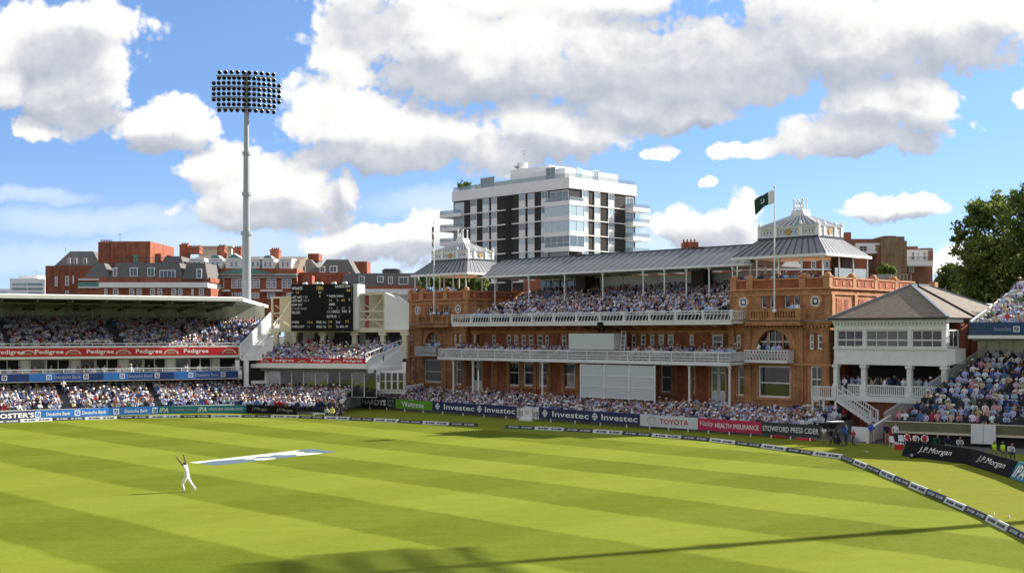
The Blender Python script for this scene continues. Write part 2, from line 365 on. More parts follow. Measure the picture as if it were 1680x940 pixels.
# ================================================================== frames of the buildings
UE = (1940/2786.3, -2000/2786.3)
PV = Frame((.104*117.5, 117.5), UE)                    # pavilion: b=0 is the line of boards before it
LS = Frame((-33.2, 148), (.88, .475))                  # left grandstand, origin at right end of its upper front
AS = Frame((-32.55*.9645, 155*.9645), (.952, -.307))               # scoreboard stand
RS = Frame(W(1474, 0, 102)[:2], (.86, -.51))           # right stand

# ================================================================== ground
def grass(name, stripes):
    m = mat(name, (.2, .22, .03), .95, spec=.05); n, l = m.node_tree.nodes, m.node_tree.links; b = n['Principled BSDF']
    t = n.new('ShaderNodeTexCoord')
    def noise(sc, det, stretch=None):
        z = n.new('ShaderNodeTexNoise'); z.inputs['Scale'].default_value = sc; z.inputs['Detail'].default_value = det; z.inputs['Roughness'].default_value = .7
        src = t.outputs['Object']
        if stretch:
            mp = n.new('ShaderNodeMapping'); mp.inputs['Scale'].default_value = stretch; mp.inputs['Rotation'].default_value = (0, 0, PV.rot); l.new(src, mp.inputs[0]); src = mp.outputs[0]
        l.new(src, z.inputs['Vector']); return z.outputs['Fac']
    def mt(op, a, c=None, d=None, clamp=False):
        x = n.new('ShaderNodeMath'); x.operation = op; x.use_clamp = clamp
        for k, v in enumerate((a, c, d)):
            if v is None: continue
            if isinstance(v, (int, float)): x.inputs[k].default_value = v
            else: l.new(v, x.inputs[k])
        return x.outputs[0]
    big = noise(.09, 4); mid = noise(.8, 5); fine = noise(5, 5); streak = noise(.5, 4, (.25, 3, 1))
    v = mt('ADD', mt('MULTIPLY', mt('SUBTRACT', mid, .5), .46), mt('MULTIPLY', mt('SUBTRACT', fine, .5), .75))
    v = mt('ADD', v, mt('MULTIPLY', mt('SUBTRACT', streak, .5), .34))
    if stripes:
        def dot(vec):
            d = n.new('ShaderNodeVectorMath'); d.operation = 'DOT_PRODUCT'; l.new(t.outputs['Object'], d.inputs[0]); d.inputs[1].default_value = vec; return d.outputs['Value']
        def wave(vec, shift, width, soft):
            x = mt('ADD', dot(vec), mt('MULTIPLY', mt('SUBTRACT', noise(.35, 4), .5), 1.1))
            s = mt('SINE', mt('MULTIPLY', mt('ADD', x, shift), PI/width))
            return mt('ADD', mt('MULTIPLY', s, soft, clamp=False), .5, clamp=True)
        t0 = PV.o.dot(PV.b)
        w1 = wave((PV.b.x, PV.b.y, 0), -t0+50.0, 6.4, 4.5)
        w2 = wave((PV.e.x, PV.e.y, 0), -PV.o.dot(PV.e)+2.0, 6.4, 2.0)
        st = mt('ADD', mt('MULTIPLY', w1, .78), mt('MULTIPLY', w2, .22))
        v = mt('ADD', v, mt('MULTIPLY', mt('SUBTRACT', st, .5), .62))
        lo, hi = (.090, .114, .006, 1), (.202, .240, .027, 1)
    else:
        lo, hi = (.100, .125, .008, 1), (.235, .250, .030, 1)
    f = mt('ADD', v, .5, clamp=True)
    r = n.new('ShaderNodeValToRGB'); l.new(f, r.inputs[0]); e = r.color_ramp.elements
    e[0].position = .0; e[0].color = lo; e[1].position = 1; e[1].color = hi
    hue = n.new('ShaderNodeMix'); hue.data_type = 'RGBA'; hue.blend_type = 'MIX'
    pf = n.new('ShaderNodeMapRange'); l.new(big, pf.inputs[0]); pf.inputs[1].default_value = .45; pf.inputs[2].default_value = .8; pf.inputs[4].default_value = .5 if stripes else .75
    l.new(pf.outputs[0], hue.inputs[0]); l.new(r.outputs[0], hue.inputs[6])
    dry = n.new('ShaderNodeMix'); dry.data_type = 'RGBA'; dry.blend_type = 'MULTIPLY'; dry.inputs[0].default_value = 1; l.new(r.outputs[0], dry.inputs[6]); dry.inputs[7].default_value = (1.14, .99, 1.0, 1)
    l.new(dry.outputs[2], hue.inputs[7]); l.new(hue.outputs[2], b.inputs['Base Color'])
    bp = n.new('ShaderNodeBump'); bp.inputs['Strength'].default_value = .35; bp.inputs['Distance'].default_value = .03; l.new(fine, bp.inputs['Height']); l.new(bp.outputs[0], b.inputs['Normal'])
    return m
grass('grass_mown', True); grass('grass_verge', False)
mat('ground_tarmac', (.09, .09, .085), .95, var=.25, scale=.05)
def struct(mb, name, m):
    return tag(mb.build(name, m), kind='structure')
struct(MB().quad((-2500, -300, -.02), (2500, -300, -.02), (2500, 4500, -.02), (-2500, 4500, -.02)), 'ground', M['ground_tarmac'])
struct(MB().poly([(-95, -60, 0), (95, -60, 0), (70, 70, 0), *[PV.w(a, 1.6, 0) for a in (40, 12, -48.5)], LS.w(4, -1, 0), LS.w(-75, -1, 0)]), 'grass_verge', M['grass_verge'])
# boundary line in photo pixels -> ground points
BL = [G(x, y) for x, y in ((-260, 705.5), (0, 694.2), (60, 691.0), (130, 688.6), (200, 686.6), (300, 685.2), (400, 684.6), (480, 685.4), (560, 688.2), (640, 692.2), (700, 695.6), (783, 699.6))]
BR = [G(x, y) for x, y in ((830, 702.2), (905, 705.6), (1000, 711.2), (1060, 715.2), (1150, 722.0), (1250, 734), (1330, 745.6), (1380, 751.4), (1440, 775), (1500, 801), (1560, 826.5), (1610, 848), (1650, 868), (1700, 893), (1790, 940))]
struct(MB().poly([Vector((p.x, p.y, .006)) for p in BL+BR]+[Vector((60, -60, .006)), Vector((-90, -60, .006))]), 'outfield_grass', M['grass_mown'])
# painted advert on the turf: white field with blue shapes
lg = [G(310, 758.5), G(510, 736), G(553, 741), G(356, 763.5)]
def lp(u, v):
    a = lg[0].lerp(lg[1], u); b = lg[3].lerp(lg[2], u); p = a.lerp(b, v); return p
mat('turf_white', (.66, .68, .58), .9, col2=(.46, .52, .34), scale=1.5); mat('turf_blue', (.09, .13, .21), .9, col2=(.075, .125, .13), scale=1.5)
lb = MB()
def lpoly(pts, z, m): lb.poly([Vector((*lp(u, v)[:2], z)) for u, v in pts], m)
lpoly([(0, 0), (1, 0), (1, 1), (0, 1)], .010, 0)
for pts in ([(.0, .32), (.12, .24), (.34, .42), (.31, .55), (.37, .66), (.33, .8), (.36, 1), (0, 1)],
            [(.38, .55), (.46, .32), (.52, .5), (.6, .36), (.64, .6), (.72, .7), (.66, .86), (.74, 1), (.46, 1), (.5, .8), (.44, .7)],
            [(.80, .22), (.86, .12), (.9, 0), (1, 0), (1, 1), (.88, 1), (.86, .7), (.80, .62), (.84, .42)]):
    lpoly(pts, .014, 1)
o = lb.build('turf_advert', [M['turf_white'], M['turf_blue']])
tag(o, 'blue and white advert painted flat on the mown outfield beside the fielder', 'ground advert')

# ================================================================== lettering
_tc = 0
def text(s, x, z, y, w, h, m, parent=None, name='lettering', bold=.0, shear=0.0, depth=.012, frame=None, serif=False):
    """lettering centred at (x, z), front face at y, scaled to w by h; joins nothing, one mesh per call"""
    cu = bpy.data.curves.new('lettering', 'FONT'); cu.body = s; cu.size = 1; cu.shear = shear; cu.offset = bold; cu.resolution_u = 2; cu.space_character = 1.02
    ob = bpy.data.objects.new('lettering', cu); COL.objects.link(ob)
    bpy.context.view_layer.update()
    me = bpy.data.meshes.new_from_object(ob.evaluated_get(bpy.context.evaluated_depsgraph_get()))
    bpy.data.objects.remove(ob); bpy.data.curves.remove(cu)
    co = np.empty(len(me.vertices)*3, 'f'); me.vertices.foreach_get('co', co); co = co.reshape(-1, 3)
    mn, mxx = co.min(0), co.max(0); sc = (w/(mxx[0]-mn[0]), h/(mxx[1]-mn[1]))
    faces = [tuple(p.vertices) for p in me.polygons]; bpy.data.meshes.remove(me)
    out = [(x+(p[0]-(mn[0]+mxx[0])/2)*sc[0], y-depth, z+(p[1]-(mn[1]+mxx[1])/2)*sc[1]) for p in co]
    return out, faces
def letter_mesh(items, parent, mats, name='lettering'):
    """items: (string, x, z, w, h, material index, options); y = front plane"""
    mb = MB()
    for it in items:
        s, x, z, y, w, h, mi = it[:7]; kw = it[7] if len(it) > 7 else {}
        v, f = text(s, x, z, y, w, h, None, **kw); mb.add(v, f, mi)
    return mb.build(name, mats, parent)

# ================================================================== boundary cushions
def cushion(kind):
    mb = MB(); L, D, Hh = 1.0, .40, .31
    mb.ext([(0, -D/2, 0), (0, D/2, 0), (0, D/2-.05, Hh*.75), (0, .03, Hh), (0, -.05, Hh), (0, -D/2+.02, .06)], (.985, 0, 0), 0)
    return mb
mat('cushion_white', (.60, .61, .60), .6, var=.1, scale=4); mat('cushion_black', (.035, .036, .04), .55, var=.2, scale=4)
protos = {}
def lay_cushions(pts, seg):
    d = [0]
    for i in range(1, len(pts)): d.append(d[-1]+(pts[i]-pts[i-1]).length)
    n = int(round(d[-1]/seg)); st = d[-1]/n
    def at(s):
        for i in range(1, len(pts)):
            if s <= d[i] or i == len(pts)-1: return pts[i-1].lerp(pts[i], (s-d[i-1])/(d[i]-d[i-1]))
    for k in range(n):
        a, b = at(k*st), at((k+1)*st)
        kind = 'white' if k % 2 else 'black'
        if kind not in protos:
            mk = cushion(kind)
            for q in (0, 1):
                x = .10+.44*q
                for w in ((.02, .11), (.14, .2), (.22, .36)):
                    xa, xb = x+w[0], x+w[1]
                    mk.quad((xa, -.184, .105), (xb, -.184, .105), (xb, -.101, .235), (xa, -.101, .235), 1)
            o = protos[kind] = mk.build('boundary_cushion', [M['cushion_'+kind], M['text_grey'] if kind == 'black' else M['cushion_black']])
        else: o = copy_tree(protos[kind])
        o.location = (a.x, a.y, 0); v = b-a; o.rotation_euler = (0, 0, math.atan2(v.y, v.x)+random.uniform(-.018, .018)); o.scale = (v.length, random.uniform(.94, 1.05), random.uniform(.9, 1.06))
        tag(o, f'{kind} advertising foam cushion laid end to end with others along the boundary', 'boundary cushion', f'{kind} cushions along the boundary')
lay_cushions(BL, 3.3); lay_cushions(BR, 3.3)

# ================================================================== advertising boards
def board(name, p0, p1, z0, z1, base, label, items=(), mats=(), legs=0, th=.06, lean=0.0, lead=None, group=None):
    """upright board from p0 to p1 (ground points, left to right); items lettered in its own x, z"""
    p0, p1 = Vector((*p0[:2], 0)), Vector((*p1[:2], 0)); L = (p1-p0).length
    r = empty(name, p0, math.atan2(p1.y-p0.y, p1.x-p0.x), label, 'advertising board', group)
    pb = MB()
    if lean: pb.ext([(0, 0, z0), (0, .7, z0), (0, .62, z1), (0, .5, z1)], (L, 0, 0))
    else: pb.box(0, L, 0, th, z0, z1)
    if lead:
        for (x0, x1, mi) in lead:
            if lean: pb.quad((x0, -.004, z0), (x1, -.004, z0), (x1, .496, z1), (x0, .496, z1), mi)
            else: pb.quad((x0, -.003, z0+.003), (x1, -.003, z0+.003), (x1, -.003, z1-.003), (x0, -.003, z1-.003), mi)
    pb.build('panel', [base]+list(mats), r)
    for k in range(legs):
        x = L*(k+.5)/legs
        MB().box(x-.05, x+.05, .02, .1, 0, z0+.02).build('leg', M['white_paint'], r)
    if items:
        its = [(s, L*fx, z0+(z1-z0)*fz, -.004, L*fw, (z1-z0)*fh, mi, kw) for s, fx, fz, fw, fh, mi, kw in items]
        o = letter_mesh(its, r, list(mats))
        if lean:
            for v in o.data.vertices: v.co.y += (v.co.z-z0)*(.5/(z1-z0))-.006
    return r, L
def cross_logo(parent, cx, cz, R_, y, m):
    mb = MB(); n = 20
    for i in range(n):
        a, b = 2*PI*i/n, 2*PI*(i+1)/n
        mb.quad(*[(cx+q*R_*math.cos(t), y, cz+q*R_*math.sin(t)) for q, t in ((.62, a), (.62, b), (.82, b), (.82, a))])
    for dx, dz in ((1, .13), (.13, 1)): mb.box(cx-R_*dx, cx+R_*dx, y-.008, y-.002, cz-R_*dz, cz+R_*dz)
    return mb.build('circled_cross', m, parent)
mat('navy', (.022, .03, .10), .5); mat('hoarding_green', (.115, .30, .022), .5); mat('hoarding_pink', (.50, .025, .09), .5); mat('hoarding_white', (.62, .64, .66), .5)
mat('hoarding_red', (.50, .03, .035), .5); mat('led_blue', (.03, .16, .50), .4, var=.15, scale=.2); mat('led_dark_blue', (.012, .04, .16), .4); mat('led_teal', (.02, .20, .27), .4, var=.1, scale=.3); mat('text_red', (.45, .02, .05), .5); mat('led_black', (.012, .012, .013), .7, spec=.12); mat('text_pale', (.40, .42, .44), .5)
B0 = 0.0
def pvp(px, b=B0): return PV.w(PV.a(px, b), b)
def pz(px, py, b=B0): return PV.z(px, py, b)
zb, zt = .36, 1.42
bold = dict(bold=.012)
board('advertising_board', pvp(567), pvp(591.5), zb, zt+.05, M['hoarding_white'], 'white advertising board with one small pale green curl, at the end by the sloping wall', [('S', .62, .5, .16, .55, 0, bold)], [mat('curl_green', (.35, .4, .2), .6)], 1)
board('advertising_board', pvp(592), pvp(648), zb, zt, M['led_black'], 'black advertising board with bold white capitals beside the green board', [('HARDYS', .39, .5, .70, .66, 0, dict(bold=.02)), ('ESTD', .88, .72, .19, .32, 1, {}), ('1853', .88, .27, .19, .32, 1, {})], [M['text_white'], M['text_grey']], 2)
board('advertising_board', pvp(648.5), pvp(709), zb, zt, M['hoarding_green'], 'bright green advertising board with white lettering in front of the members', [('Waitrose', .48, .5, .60, .56, 0, bold)], [M['text_white']], 2)
nv = [('Investec', .33, .5, .37, .56, 0, bold), ('Investec', .81, .5, .34, .56, 0, bold)]
for x0, x1, lb_ in ((709.5, 848, 'navy advertising board with circled crosses, left of the white picket gate'), (884, 1049.5, 'navy advertising board with circled crosses, right of the white picket gate')):
    r, L = board('advertising_board', pvp(x0), pvp(x1), zb, zt, M['navy'], lb_, nv, [M['text_white']], 4)
    cross_logo(r, L*.065, (zb+zt)/2, .40, -.006, M['text_white']); cross_logo(r, L*.575, (zb+zt)/2, .40, -.006, M['text_white'])
r, L = board('advertising_board', pvp(1050), pvp(1144.5), zb-.06, zt-.04, M['hoarding_white'], 'white advertising board with red capitals and grey oval emblem', [('TOYOTA', .60, .5, .50, .46, 0, dict(bold=.02))], [M['text_red']], 3)
ov = MB(); n = 24
for rx, rz, cz in ((.62, .42, .86), (.30, .40, .86), (.44, .16, 1.02)):
    for i in range(n):
        a, b = 2*PI*i/n, 2*PI*(i+1)/n
        ov.quad(*[(L*.22+q*rx*math.cos(t), -.007, cz+q*rz*math.sin(t)) for q, t in ((.86, a), (.86, b), (1, b), (1, a))])
ov.build('oval_emblem', M['text_grey'], r)
board('advertising_board', pvp(1145), pvp(1249), zb-.06, zt-.04, M['hoarding_pink'], 'crimson advertising board with white lettering next to the dark one', [('Vitality', .145, .52, .22, .52, 0, dict(shear=.25)), ('HEALTH INSURANCE', .62, .48, .68, .40, 0, dict(bold=.015))], [M['text_white']], 3)
board('advertising_board', pvp(1249.5), pvp(1345), zb-.06, zt-.04, mat('hoarding_dark', (.03, .045, .045), .5), 'dark advertising board with pale capitals, nearest the camera crew', [('STOWFORD PRESS CIDER', .5, .5, .96, .44, 0, dict(bold=.01))], [M['text_white']], 3)
# left LED boards (standing on the grass before the left stand)
def gp(x, y): return G(x, y)
def dbmark(parent, xs, zc, s, y, lean=None):
    for x in xs:
        mb = MB()
        for (a, b, c, d) in ((-s, s, s*.72, s), (-s, s, -s, -s*.72), (-s, -s*.72, -s*.72, s*.72), (s*.72, s, -s*.72, s*.72)): mb.box(x+a, x+b, y-.006, y, zc+c, zc+d)
        mb.ext([(x-s*.5, y-.004, zc-s*.5), (x-s*.25, y-.004, zc-s*.5), (x+s*.5, y-.004, zc+s*.5), (x+s*.25, y-.004, zc+s*.5)], (0, .003, 0))
        mb.build('square_slash_mark', M['text_white'], parent)
it = dict(shear=.25)
board('advertising_board', gp(-40, 692.5), gp(57, 687.8), .06, .95, M['navy'], 'navy LED board with thick white capitals, cut by the left edge of the view', [("FOSTER'S", .66, .5, .66, .6, 0, dict(bold=.03))], [M['text_white']])
r, L = board('advertising_board', gp(57, 687.8), gp(178, 682.5), .06, .95, M['led_blue'], 'bright blue LED board with two white lettered names, left of the dark blue one', [('Deutsche Bank', .31, .5, .32, .42, 0, bold), ('Deutsche Bank', .80, .5, .33, .42, 0, bold)], [M['text_white']])
dbmark(r, (L*.04, L*.57), .5, .30, -.004)
r, L = board('advertising_board', gp(178, 682.5), gp(260, 679.8), .06, .95, M['led_dark_blue'], 'dark blue LED board with one white lettered name, left of the teal board', [('Deutsche Bank', .55, .5, .46, .42, 0, {})], [M['text_white'], M['led_blue']], lead=[(0, 6, 2)])
dbmark(r, (L*.15, L*.93), .5, .30, -.006)
board('advertising_board', gp(260, 679.8), gp(404, 677.6), .06, .95, M['led_teal'], 'teal LED board with slanted white lettering before the left stand', [('IPA', .06, .5, .10, .62, 0, dict(bold=.02, shear=.25)), ('GREENE KING', .28, .5, .27, .34, 1, it), ('IPA', .495, .5, .10, .62, 0, dict(bold=.02, shear=.25)), ('OFFICIAL BEER - ENGLAND CRICKET', .77, .5, .40, .34, 0, it)], [M['text_white'], M['text_pale']])
board('advertising_board', gp(404.5, 677.6), gp(487, 681.5), .06, .95, M['led_black'], 'black LED board with two grey slanted names, beyond the teal board', [('J.P.Morgan', .26, .5, .30, .5, 0, it), ('J.P.Morgan', .76, .5, .32, .5, 0, it)], [M['text_pale']])
# right boards (lean back, nearest the camera)
board('advertising_board', gp(1479, 747.5), gp(1583, 761), .03, 1.08, M['led_black'], 'leaning black board with white slanted name, beside the ball boys in red', [('J.P.Morgan', .50, .52, .52, .46, 0, it)], [M['text_white']], lean=1)
board('advertising_board', gp(1583.6, 761.1), gp(1656, 784), .03, 1.08, M['led_black'], 'leaning black board with white slanted name, between another black board and the teal', [('J.P.Morgan', .52, .52, .62, .46, 0, it)], [M['text_white']], lean=1)
board('advertising_board', gp(1656.6, 784.2), gp(1740, 818), .03, 1.08, M['led_teal'], 'leaning teal board with white slanted capitals at the right edge of the view', [('IPA', .14, .5, .22, .74, 0, dict(bold=.02, shear=.3)), ('GREENE KING', .66, .5, .62, .36, 0, it)], [M['text_white']], lean=1)
# white picket gate between the boards
a0, a1 = PV.a(848.5, 0), PV.a(883.5, 0); gt = fempty('picket_gate', PV, 'low white picket gate with steps in the middle of the boards', 'gate', a=a0)
Lg = a1-a0; mb = MB()
for k in range(15): mb.box(Lg*k/14-.04, Lg*k/14+.04, -.02, .02, .15, 1.35)
mb.box(0, Lg, .022, .06, .3, .42); mb.box(0, Lg, .022, .06, 1.1, 1.22); mb.build('picket_panel', M['white_paint'], gt)
mb = MB(); mb.box(Lg*.28, Lg*.72, -.06, -.025, .3, 1.4); mb.build('gate_leaf', M['white_paint'], gt)
mb = MB(); mb.box(Lg*.24, Lg*.76, -.5, -.07, 0, .18); mb.box(Lg*.24, Lg*.76, -.26, -.072, .183, .36); mb.build('step', M['white_paint'], gt)
letter_mesh([('MCC', Lg*.5, .85, -.062, .5, .4, 0)], gt, [mat('dull_red', (.35, .1, .06), .7)], 'monogram')

# ================================================================== people
def objcol_mat(name, rough=.85):
    m = mat(name, (.5, .5, .5), rough, spec=.2); n, l = m.node_tree.nodes, m.node_tree.links
    oi = n.new('ShaderNodeObjectInfo'); l.new(oi.outputs['Color'], n['Principled BSDF'].inputs['Base Color']); return m
def rand_mat(name, c1, c2, rough=.7):
    m = mat(name, c1, rough, spec=.3); n, l = m.node_tree.nodes, m.node_tree.links
    oi = n.new('ShaderNodeObjectInfo'); r = n.new('ShaderNodeValToRGB'); l.new(oi.outputs['Random'], r.inputs[0]); r.color_ramp.interpolation = 'CONSTANT'
    r.color_ramp.elements[0].color = (*c1, 1); r.color_ramp.elements[1].color = (*c2, 1); r.color_ramp.elements[1].position = .55
    e = r.color_ramp.elements.new(.8); e.color = (*[(a+b)/2 for a, b in zip(c1, c2)], 1)
    l.new(r.outputs[0], n['Principled BSDF'].inputs['Base Color']); return m
objcol_mat('shirt'); rand_mat('skin', (.38, .20, .14), (.31, .155, .105)); rand_mat('hair', (.05, .032, .022), (.30, .27, .24)); rand_mat('trousers', (.04, .045, .07), (.30, .24, .16)); mat('shoe', (.04, .03, .025), .6)
mat('hat_straw', (.68, .62, .47), .9, var=.1, scale=20); mat('player_white', (.80, .80, .78), .8); mat('player_skin', (.10, .05, .03), .6); mat('player_hair', (.012, .01, .009), .7)
mat('bib_red', (.55, .025, .03), .7); mat('hi_vis', (.55, .75, .03), .6); mat('player_shoe', (.65, .66, .66), .6)
PM = ['shirt', 'skin', 'hair', 'trousers', 'shoe']
def skin_mesh(joints, edges, subdiv, root=0, extra=None):
    """joints: name -> (x, y, z, radius); edges: (a, b, material). One continuous skinned surface."""
    names = list(joints); idx = {k: i for i, k in enumerate(names)}
    me = bpy.data.meshes.new('person'); me.from_pydata([joints[k][:3] for k in names], [(idx[a], idx[b]) for a, b, _ in edges], []); me.update()
    ob = bpy.data.objects.new('person_build', me); COL.objects.link(ob)
    md = ob.modifiers.new('skin', 'SKIN'); md.use_smooth_shade = True; md.branch_smoothing = .35
    for i, k in enumerate(names):
        sv = me.skin_vertices[0].data[i]; r = joints[k][3]; sv.radius = (r, r) if not isinstance(r, tuple) else r; sv.use_root = (i == root)
    if subdiv:
        ss = ob.modifiers.new('sub', 'SUBSURF'); ss.levels = subdiv; ss.render_levels = subdiv
    bpy.context.view_layer.update()
    out = bpy.data.meshes.new_from_object(ob.evaluated_get(bpy.context.evaluated_depsgraph_get()))
    bpy.data.objects.remove(ob); bpy.data.meshes.remove(me)
    segs = [(Vector(joints[a][:3]), Vector(joints[b][:3]), m) for a, b, m in edges]
    mi = []
    for p in out.polygons:
        c = p.center; best = 1e9; bm_ = 0
        for a, b, m in segs:
            ab = b-a; t = max(0, min(1, (c-a).dot(ab)/ab.length_squared)); d = (a+ab*t-c).length
            if d < best-.004: best = d; bm_ = m
        if extra: bm_ = extra(c, bm_)
        mi.append(bm_)
    out.polygons.foreach_set('material_index', mi); out.polygons.foreach_set('use_smooth', [True]*len(mi))
    return out
def seated(pose):
    J = {'pel': (0, .03, .47, .15), 'bel': (0, .05, .68, .135), 'che': (0, .03, .90, .155), 'nek': (0, 0, 1.08, .058), 'hd0': (0, -.03, 1.19, .088), 'hd1': (0, -.02, 1.31, .085)}
    E = [('pel', 'bel', 0), ('bel', 'che', 0), ('che', 'nek', 0), ('nek', 'hd0', 1), ('hd0', 'hd1', 1)]
    for s, t in ((-1, 'l'), (1, 'r')):
        J['hip'+t] = (.10*s, -.05, .46, .088); J['kne'+t] = (.14*s, -.44, .49, .066); J['ank'+t] = (.13*s, -.42, .10, .045); J['toe'+t] = (.14*s, -.58, .045, .038)
        E += [('pel', 'hip'+t, 3), ('hip'+t, 'kne'+t, 3), ('kne'+t, 'ank'+t, 3), ('ank'+t, 'toe'+t, 4)]
        el, ha = {'rest': ((.27*s, -.05, .74), (.14*s, -.34, .60)), 'clap': ((.27*s, -.08, .78), (.035*s, -.33, .98)), 'fold': ((.26*s, -.08, .76), (-.05*s, -.2, .80)),
                  'shade': ((.27*s, -.06, .76), (.14*s, -.34, .6)) if s < 0 else ((.30, -.16, 1.12), (.08, -.20, 1.30)), 'lean': ((.25*s, -.25, .74), (.10*s, -.42, .62))}[pose]
        J['sho'+t] = (.19*s, .03, 1.0, .070); J['elb'+t] = (*el, .052); J['han'+t] = (*ha, .042)
        E += [('che', 'sho'+t, 0), ('sho'+t, 'elb'+t, 0), ('elb'+t, 'han'+t, 1 if pose == 'shade' else 0)]
    if pose == 'lean':
        for k, dy in (('bel', -.06), ('che', -.20), ('nek', -.30), ('hd0', -.36), ('hd1', -.38), ('shol', -.17), ('shor', -.17)): a = J[k]; J[k] = (a[0], a[1]+dy, a[2]-.06, a[3])
    return J, E
def standing(pose):
    J = {'pel': (0, 0, .95, .145), 'bel': (0, 0, 1.13, .13), 'che': (0, .0, 1.34, .155), 'nek': (0, -.01, 1.52, .058), 'hd0': (0, -.04, 1.63, .088), 'hd1': (0, -.03, 1.74, .085)}
    E = [('pel', 'bel', 0), ('bel', 'che', 0), ('che', 'nek', 0), ('nek', 'hd0', 1), ('hd0', 'hd1', 1)]
    for s, t in ((-1, 'l'), (1, 'r')):
        J['hip'+t] = (.10*s, 0, .88, .092); J['kne'+t] = (.11*s, -.02, .49, .064); J['ank'+t] = (.11*s, .02, .10, .045); J['toe'+t] = (.12*s, -.15, .045, .038)
        E += [('pel', 'hip'+t, 3), ('hip'+t, 'kne'+t, 3), ('kne'+t, 'ank'+t, 3), ('ank'+t, 'toe'+t, 4)]
        el, ha = {'rest': ((.26*s, .03, 1.17), (.24*s, -.06, .90)), 'fold': ((.27*s, -.06, 1.16), (-.06*s, -.2, 1.2)), 'clap': ((.27*s, -.1, 1.18), (.03*s, -.34, 1.36)), 'work': ((.25*s, -.2, 1.18), (.14*s, -.45, 1.32))}[pose]
        J['sho'+t] = (.19*s, .01, 1.44, .070); J['elb'+t] = (*el, .052); J['han'+t] = (*ha, .042)
        E += [('che', 'sho'+t, 0), ('sho'+t, 'elb'+t, 0), ('elb'+t, 'han'+t, 1 if pose == 'clap' else 0)]
    return J, E
def hair_rule(top, back):
    def f(c, m):
        if m == 1 and abs(c.x) < .12 and (c.z > top-.012 or (c.y > back-.025 and c.z > top-.13)) and c.z > top-.14: return 2
        return m
    return f
SEAT_POSES = ['rest', 'clap', 'fold', 'shade', 'lean']; STAND_POSES = ['rest', 'fold', 'clap', 'work']
HI = {}; LO = {}
for p in SEAT_POSES:
    J, E = seated(p); ht = J['hd1'][2]+.015; hb = J['hd1'][1]+.02
    for D, sub in ((HI, 1), (LO, 0)):
        D['s_'+p] = skin_mesh(J, E, sub, extra=hair_rule(ht, hb))
        for k in PM: D['s_'+p].materials.append(M[k])
for p in STAND_POSES:
    J, E = standing(p); ht = J['hd1'][2]+.015; hb = J['hd1'][1]+.02
    for D, sub in ((HI, 1), (LO, 0)):
        D['t_'+p] = skin_mesh(J, E, sub, extra=hair_rule(ht, hb))
        for k in PM: D['t_'+p].materials.append(M[k])
HEADTOP = {**{'s_'+p: (seated(p)[0]['hd1'][1]-.01, seated(p)[0]['hd1'][2]+.055) for p in SEAT_POSES}, **{'t_'+p: (standing(p)[0]['hd1'][1]-.01, standing(p)[0]['hd1'][2]+.055) for p in STAND_POSES}}
def hat_mb(kind):
    mb = MB()
    if kind == 'sun hat': mb.lathe((0, 0, -.025), [(.21, -.012), (.20, .0), (.115, .02), (.108, .08), (.07, .115), (.001, .12)], 10)
    else:
        mb.lathe((0, 0, -.025), [(.112, -.02), (.112, .02), (.098, .075), (.06, .10), (.001, .106)], 10)
        mb.add([(-.08, -.09, -.035), (.08, -.09, -.035), (.07, -.21, -.05), (-.07, -.21, -.05), (-.08, -.09, -.02), (.08, -.09, -.02), (.07, -.21, -.04), (-.07, -.21, -.04)], ((0, 1, 2, 3), (4, 5, 6, 7), (0, 3, 7, 4), (1, 2, 6, 5), (2, 3, 7, 6)))
    return mb
objcol_mat('hat_cloth')
SHIRTS = [('pale blue', (.40, .50, .70), 24), ('white', (.74, .75, .76), 30), ('lilac', (.52, .48, .70), 9), ('navy', (.03, .045, .11), 10), ('dark grey', (.05, .05, .055), 9), ('mid blue', (.10, .17, .38), 9),
          ('pink', (.62, .33, .38), 5), ('red', (.50, .05, .06), 3), ('beige', (.52, .43, .30), 7), ('green', (.12, .24, .14), 2), ('striped blue', (.45, .52, .66), 5)]
SW = np.array([s[2] for s in SHIRTS], float); SW /= SW.sum()
SHW = {'member': np.array([30, 34, 10, 12, 10, 7, 4, 1, 8, 0, 6], float)}
SHW['suit'] = np.array([6, 8, 1, 34, 34, 5, 1, 0, 6, 0, 2], float); SHW['mixed'] = np.array([14, 22, 3, 24, 24, 5, 1, 0, 5, 0, 2], float); SHW['shade'] = np.array([20, 18, 9, 16, 14, 11, 4, 2, 8, 1, 6], float)
for q_ in SHW: SHW[q_] /= SHW[q_].sum()
CAND = []      # (x, y, z, rot, pose, shirt index, hat, place, row, scale)
def seat_people(fr, al, ar, b0, depth, rows, z0, rise, place, dens=.93, aisles=(), mix=None, hats=.32, clap=.3, pxlim=(-40, 1720), step=.52, facing=0.0, rowdens=None):
    for r in range(rows):
        b = b0+(r+.62)*depth; z = z0+r*rise
        a0, a1 = al(b), ar(b); n = int((a1-a0)/step); k = 0
        for i in range(n):
            a = a0+.3+i*step+random.uniform(-.13, .13)
            if any(abs(a-x) < .42 for x in aisles) : continue
            if random.random() > (rowdens(r) if rowdens else dens): continue
            p = fr.w(a, b+random.uniform(-.13, .1), z)
            px = pix(p)[0]
            if not (pxlim[0] < px < pxlim[1]): continue
            k += 1
            sw = SHW.get(mix, SW)
            pose = random.choices(SEAT_POSES, (5, 7*clap, 2, .7, 3))[0]
            h = random.random(); hat = 'sun hat' if h < hats*.6 else ('cap' if h < hats else None)
            CAND.append((p.x, p.y, z, fr.rot+facing+random.uniform(-.5, .5), 's_'+pose, int(rng.choice(len(SHIRTS), p=sw)), hat, place, r, random.uniform(.92, 1.06), k))
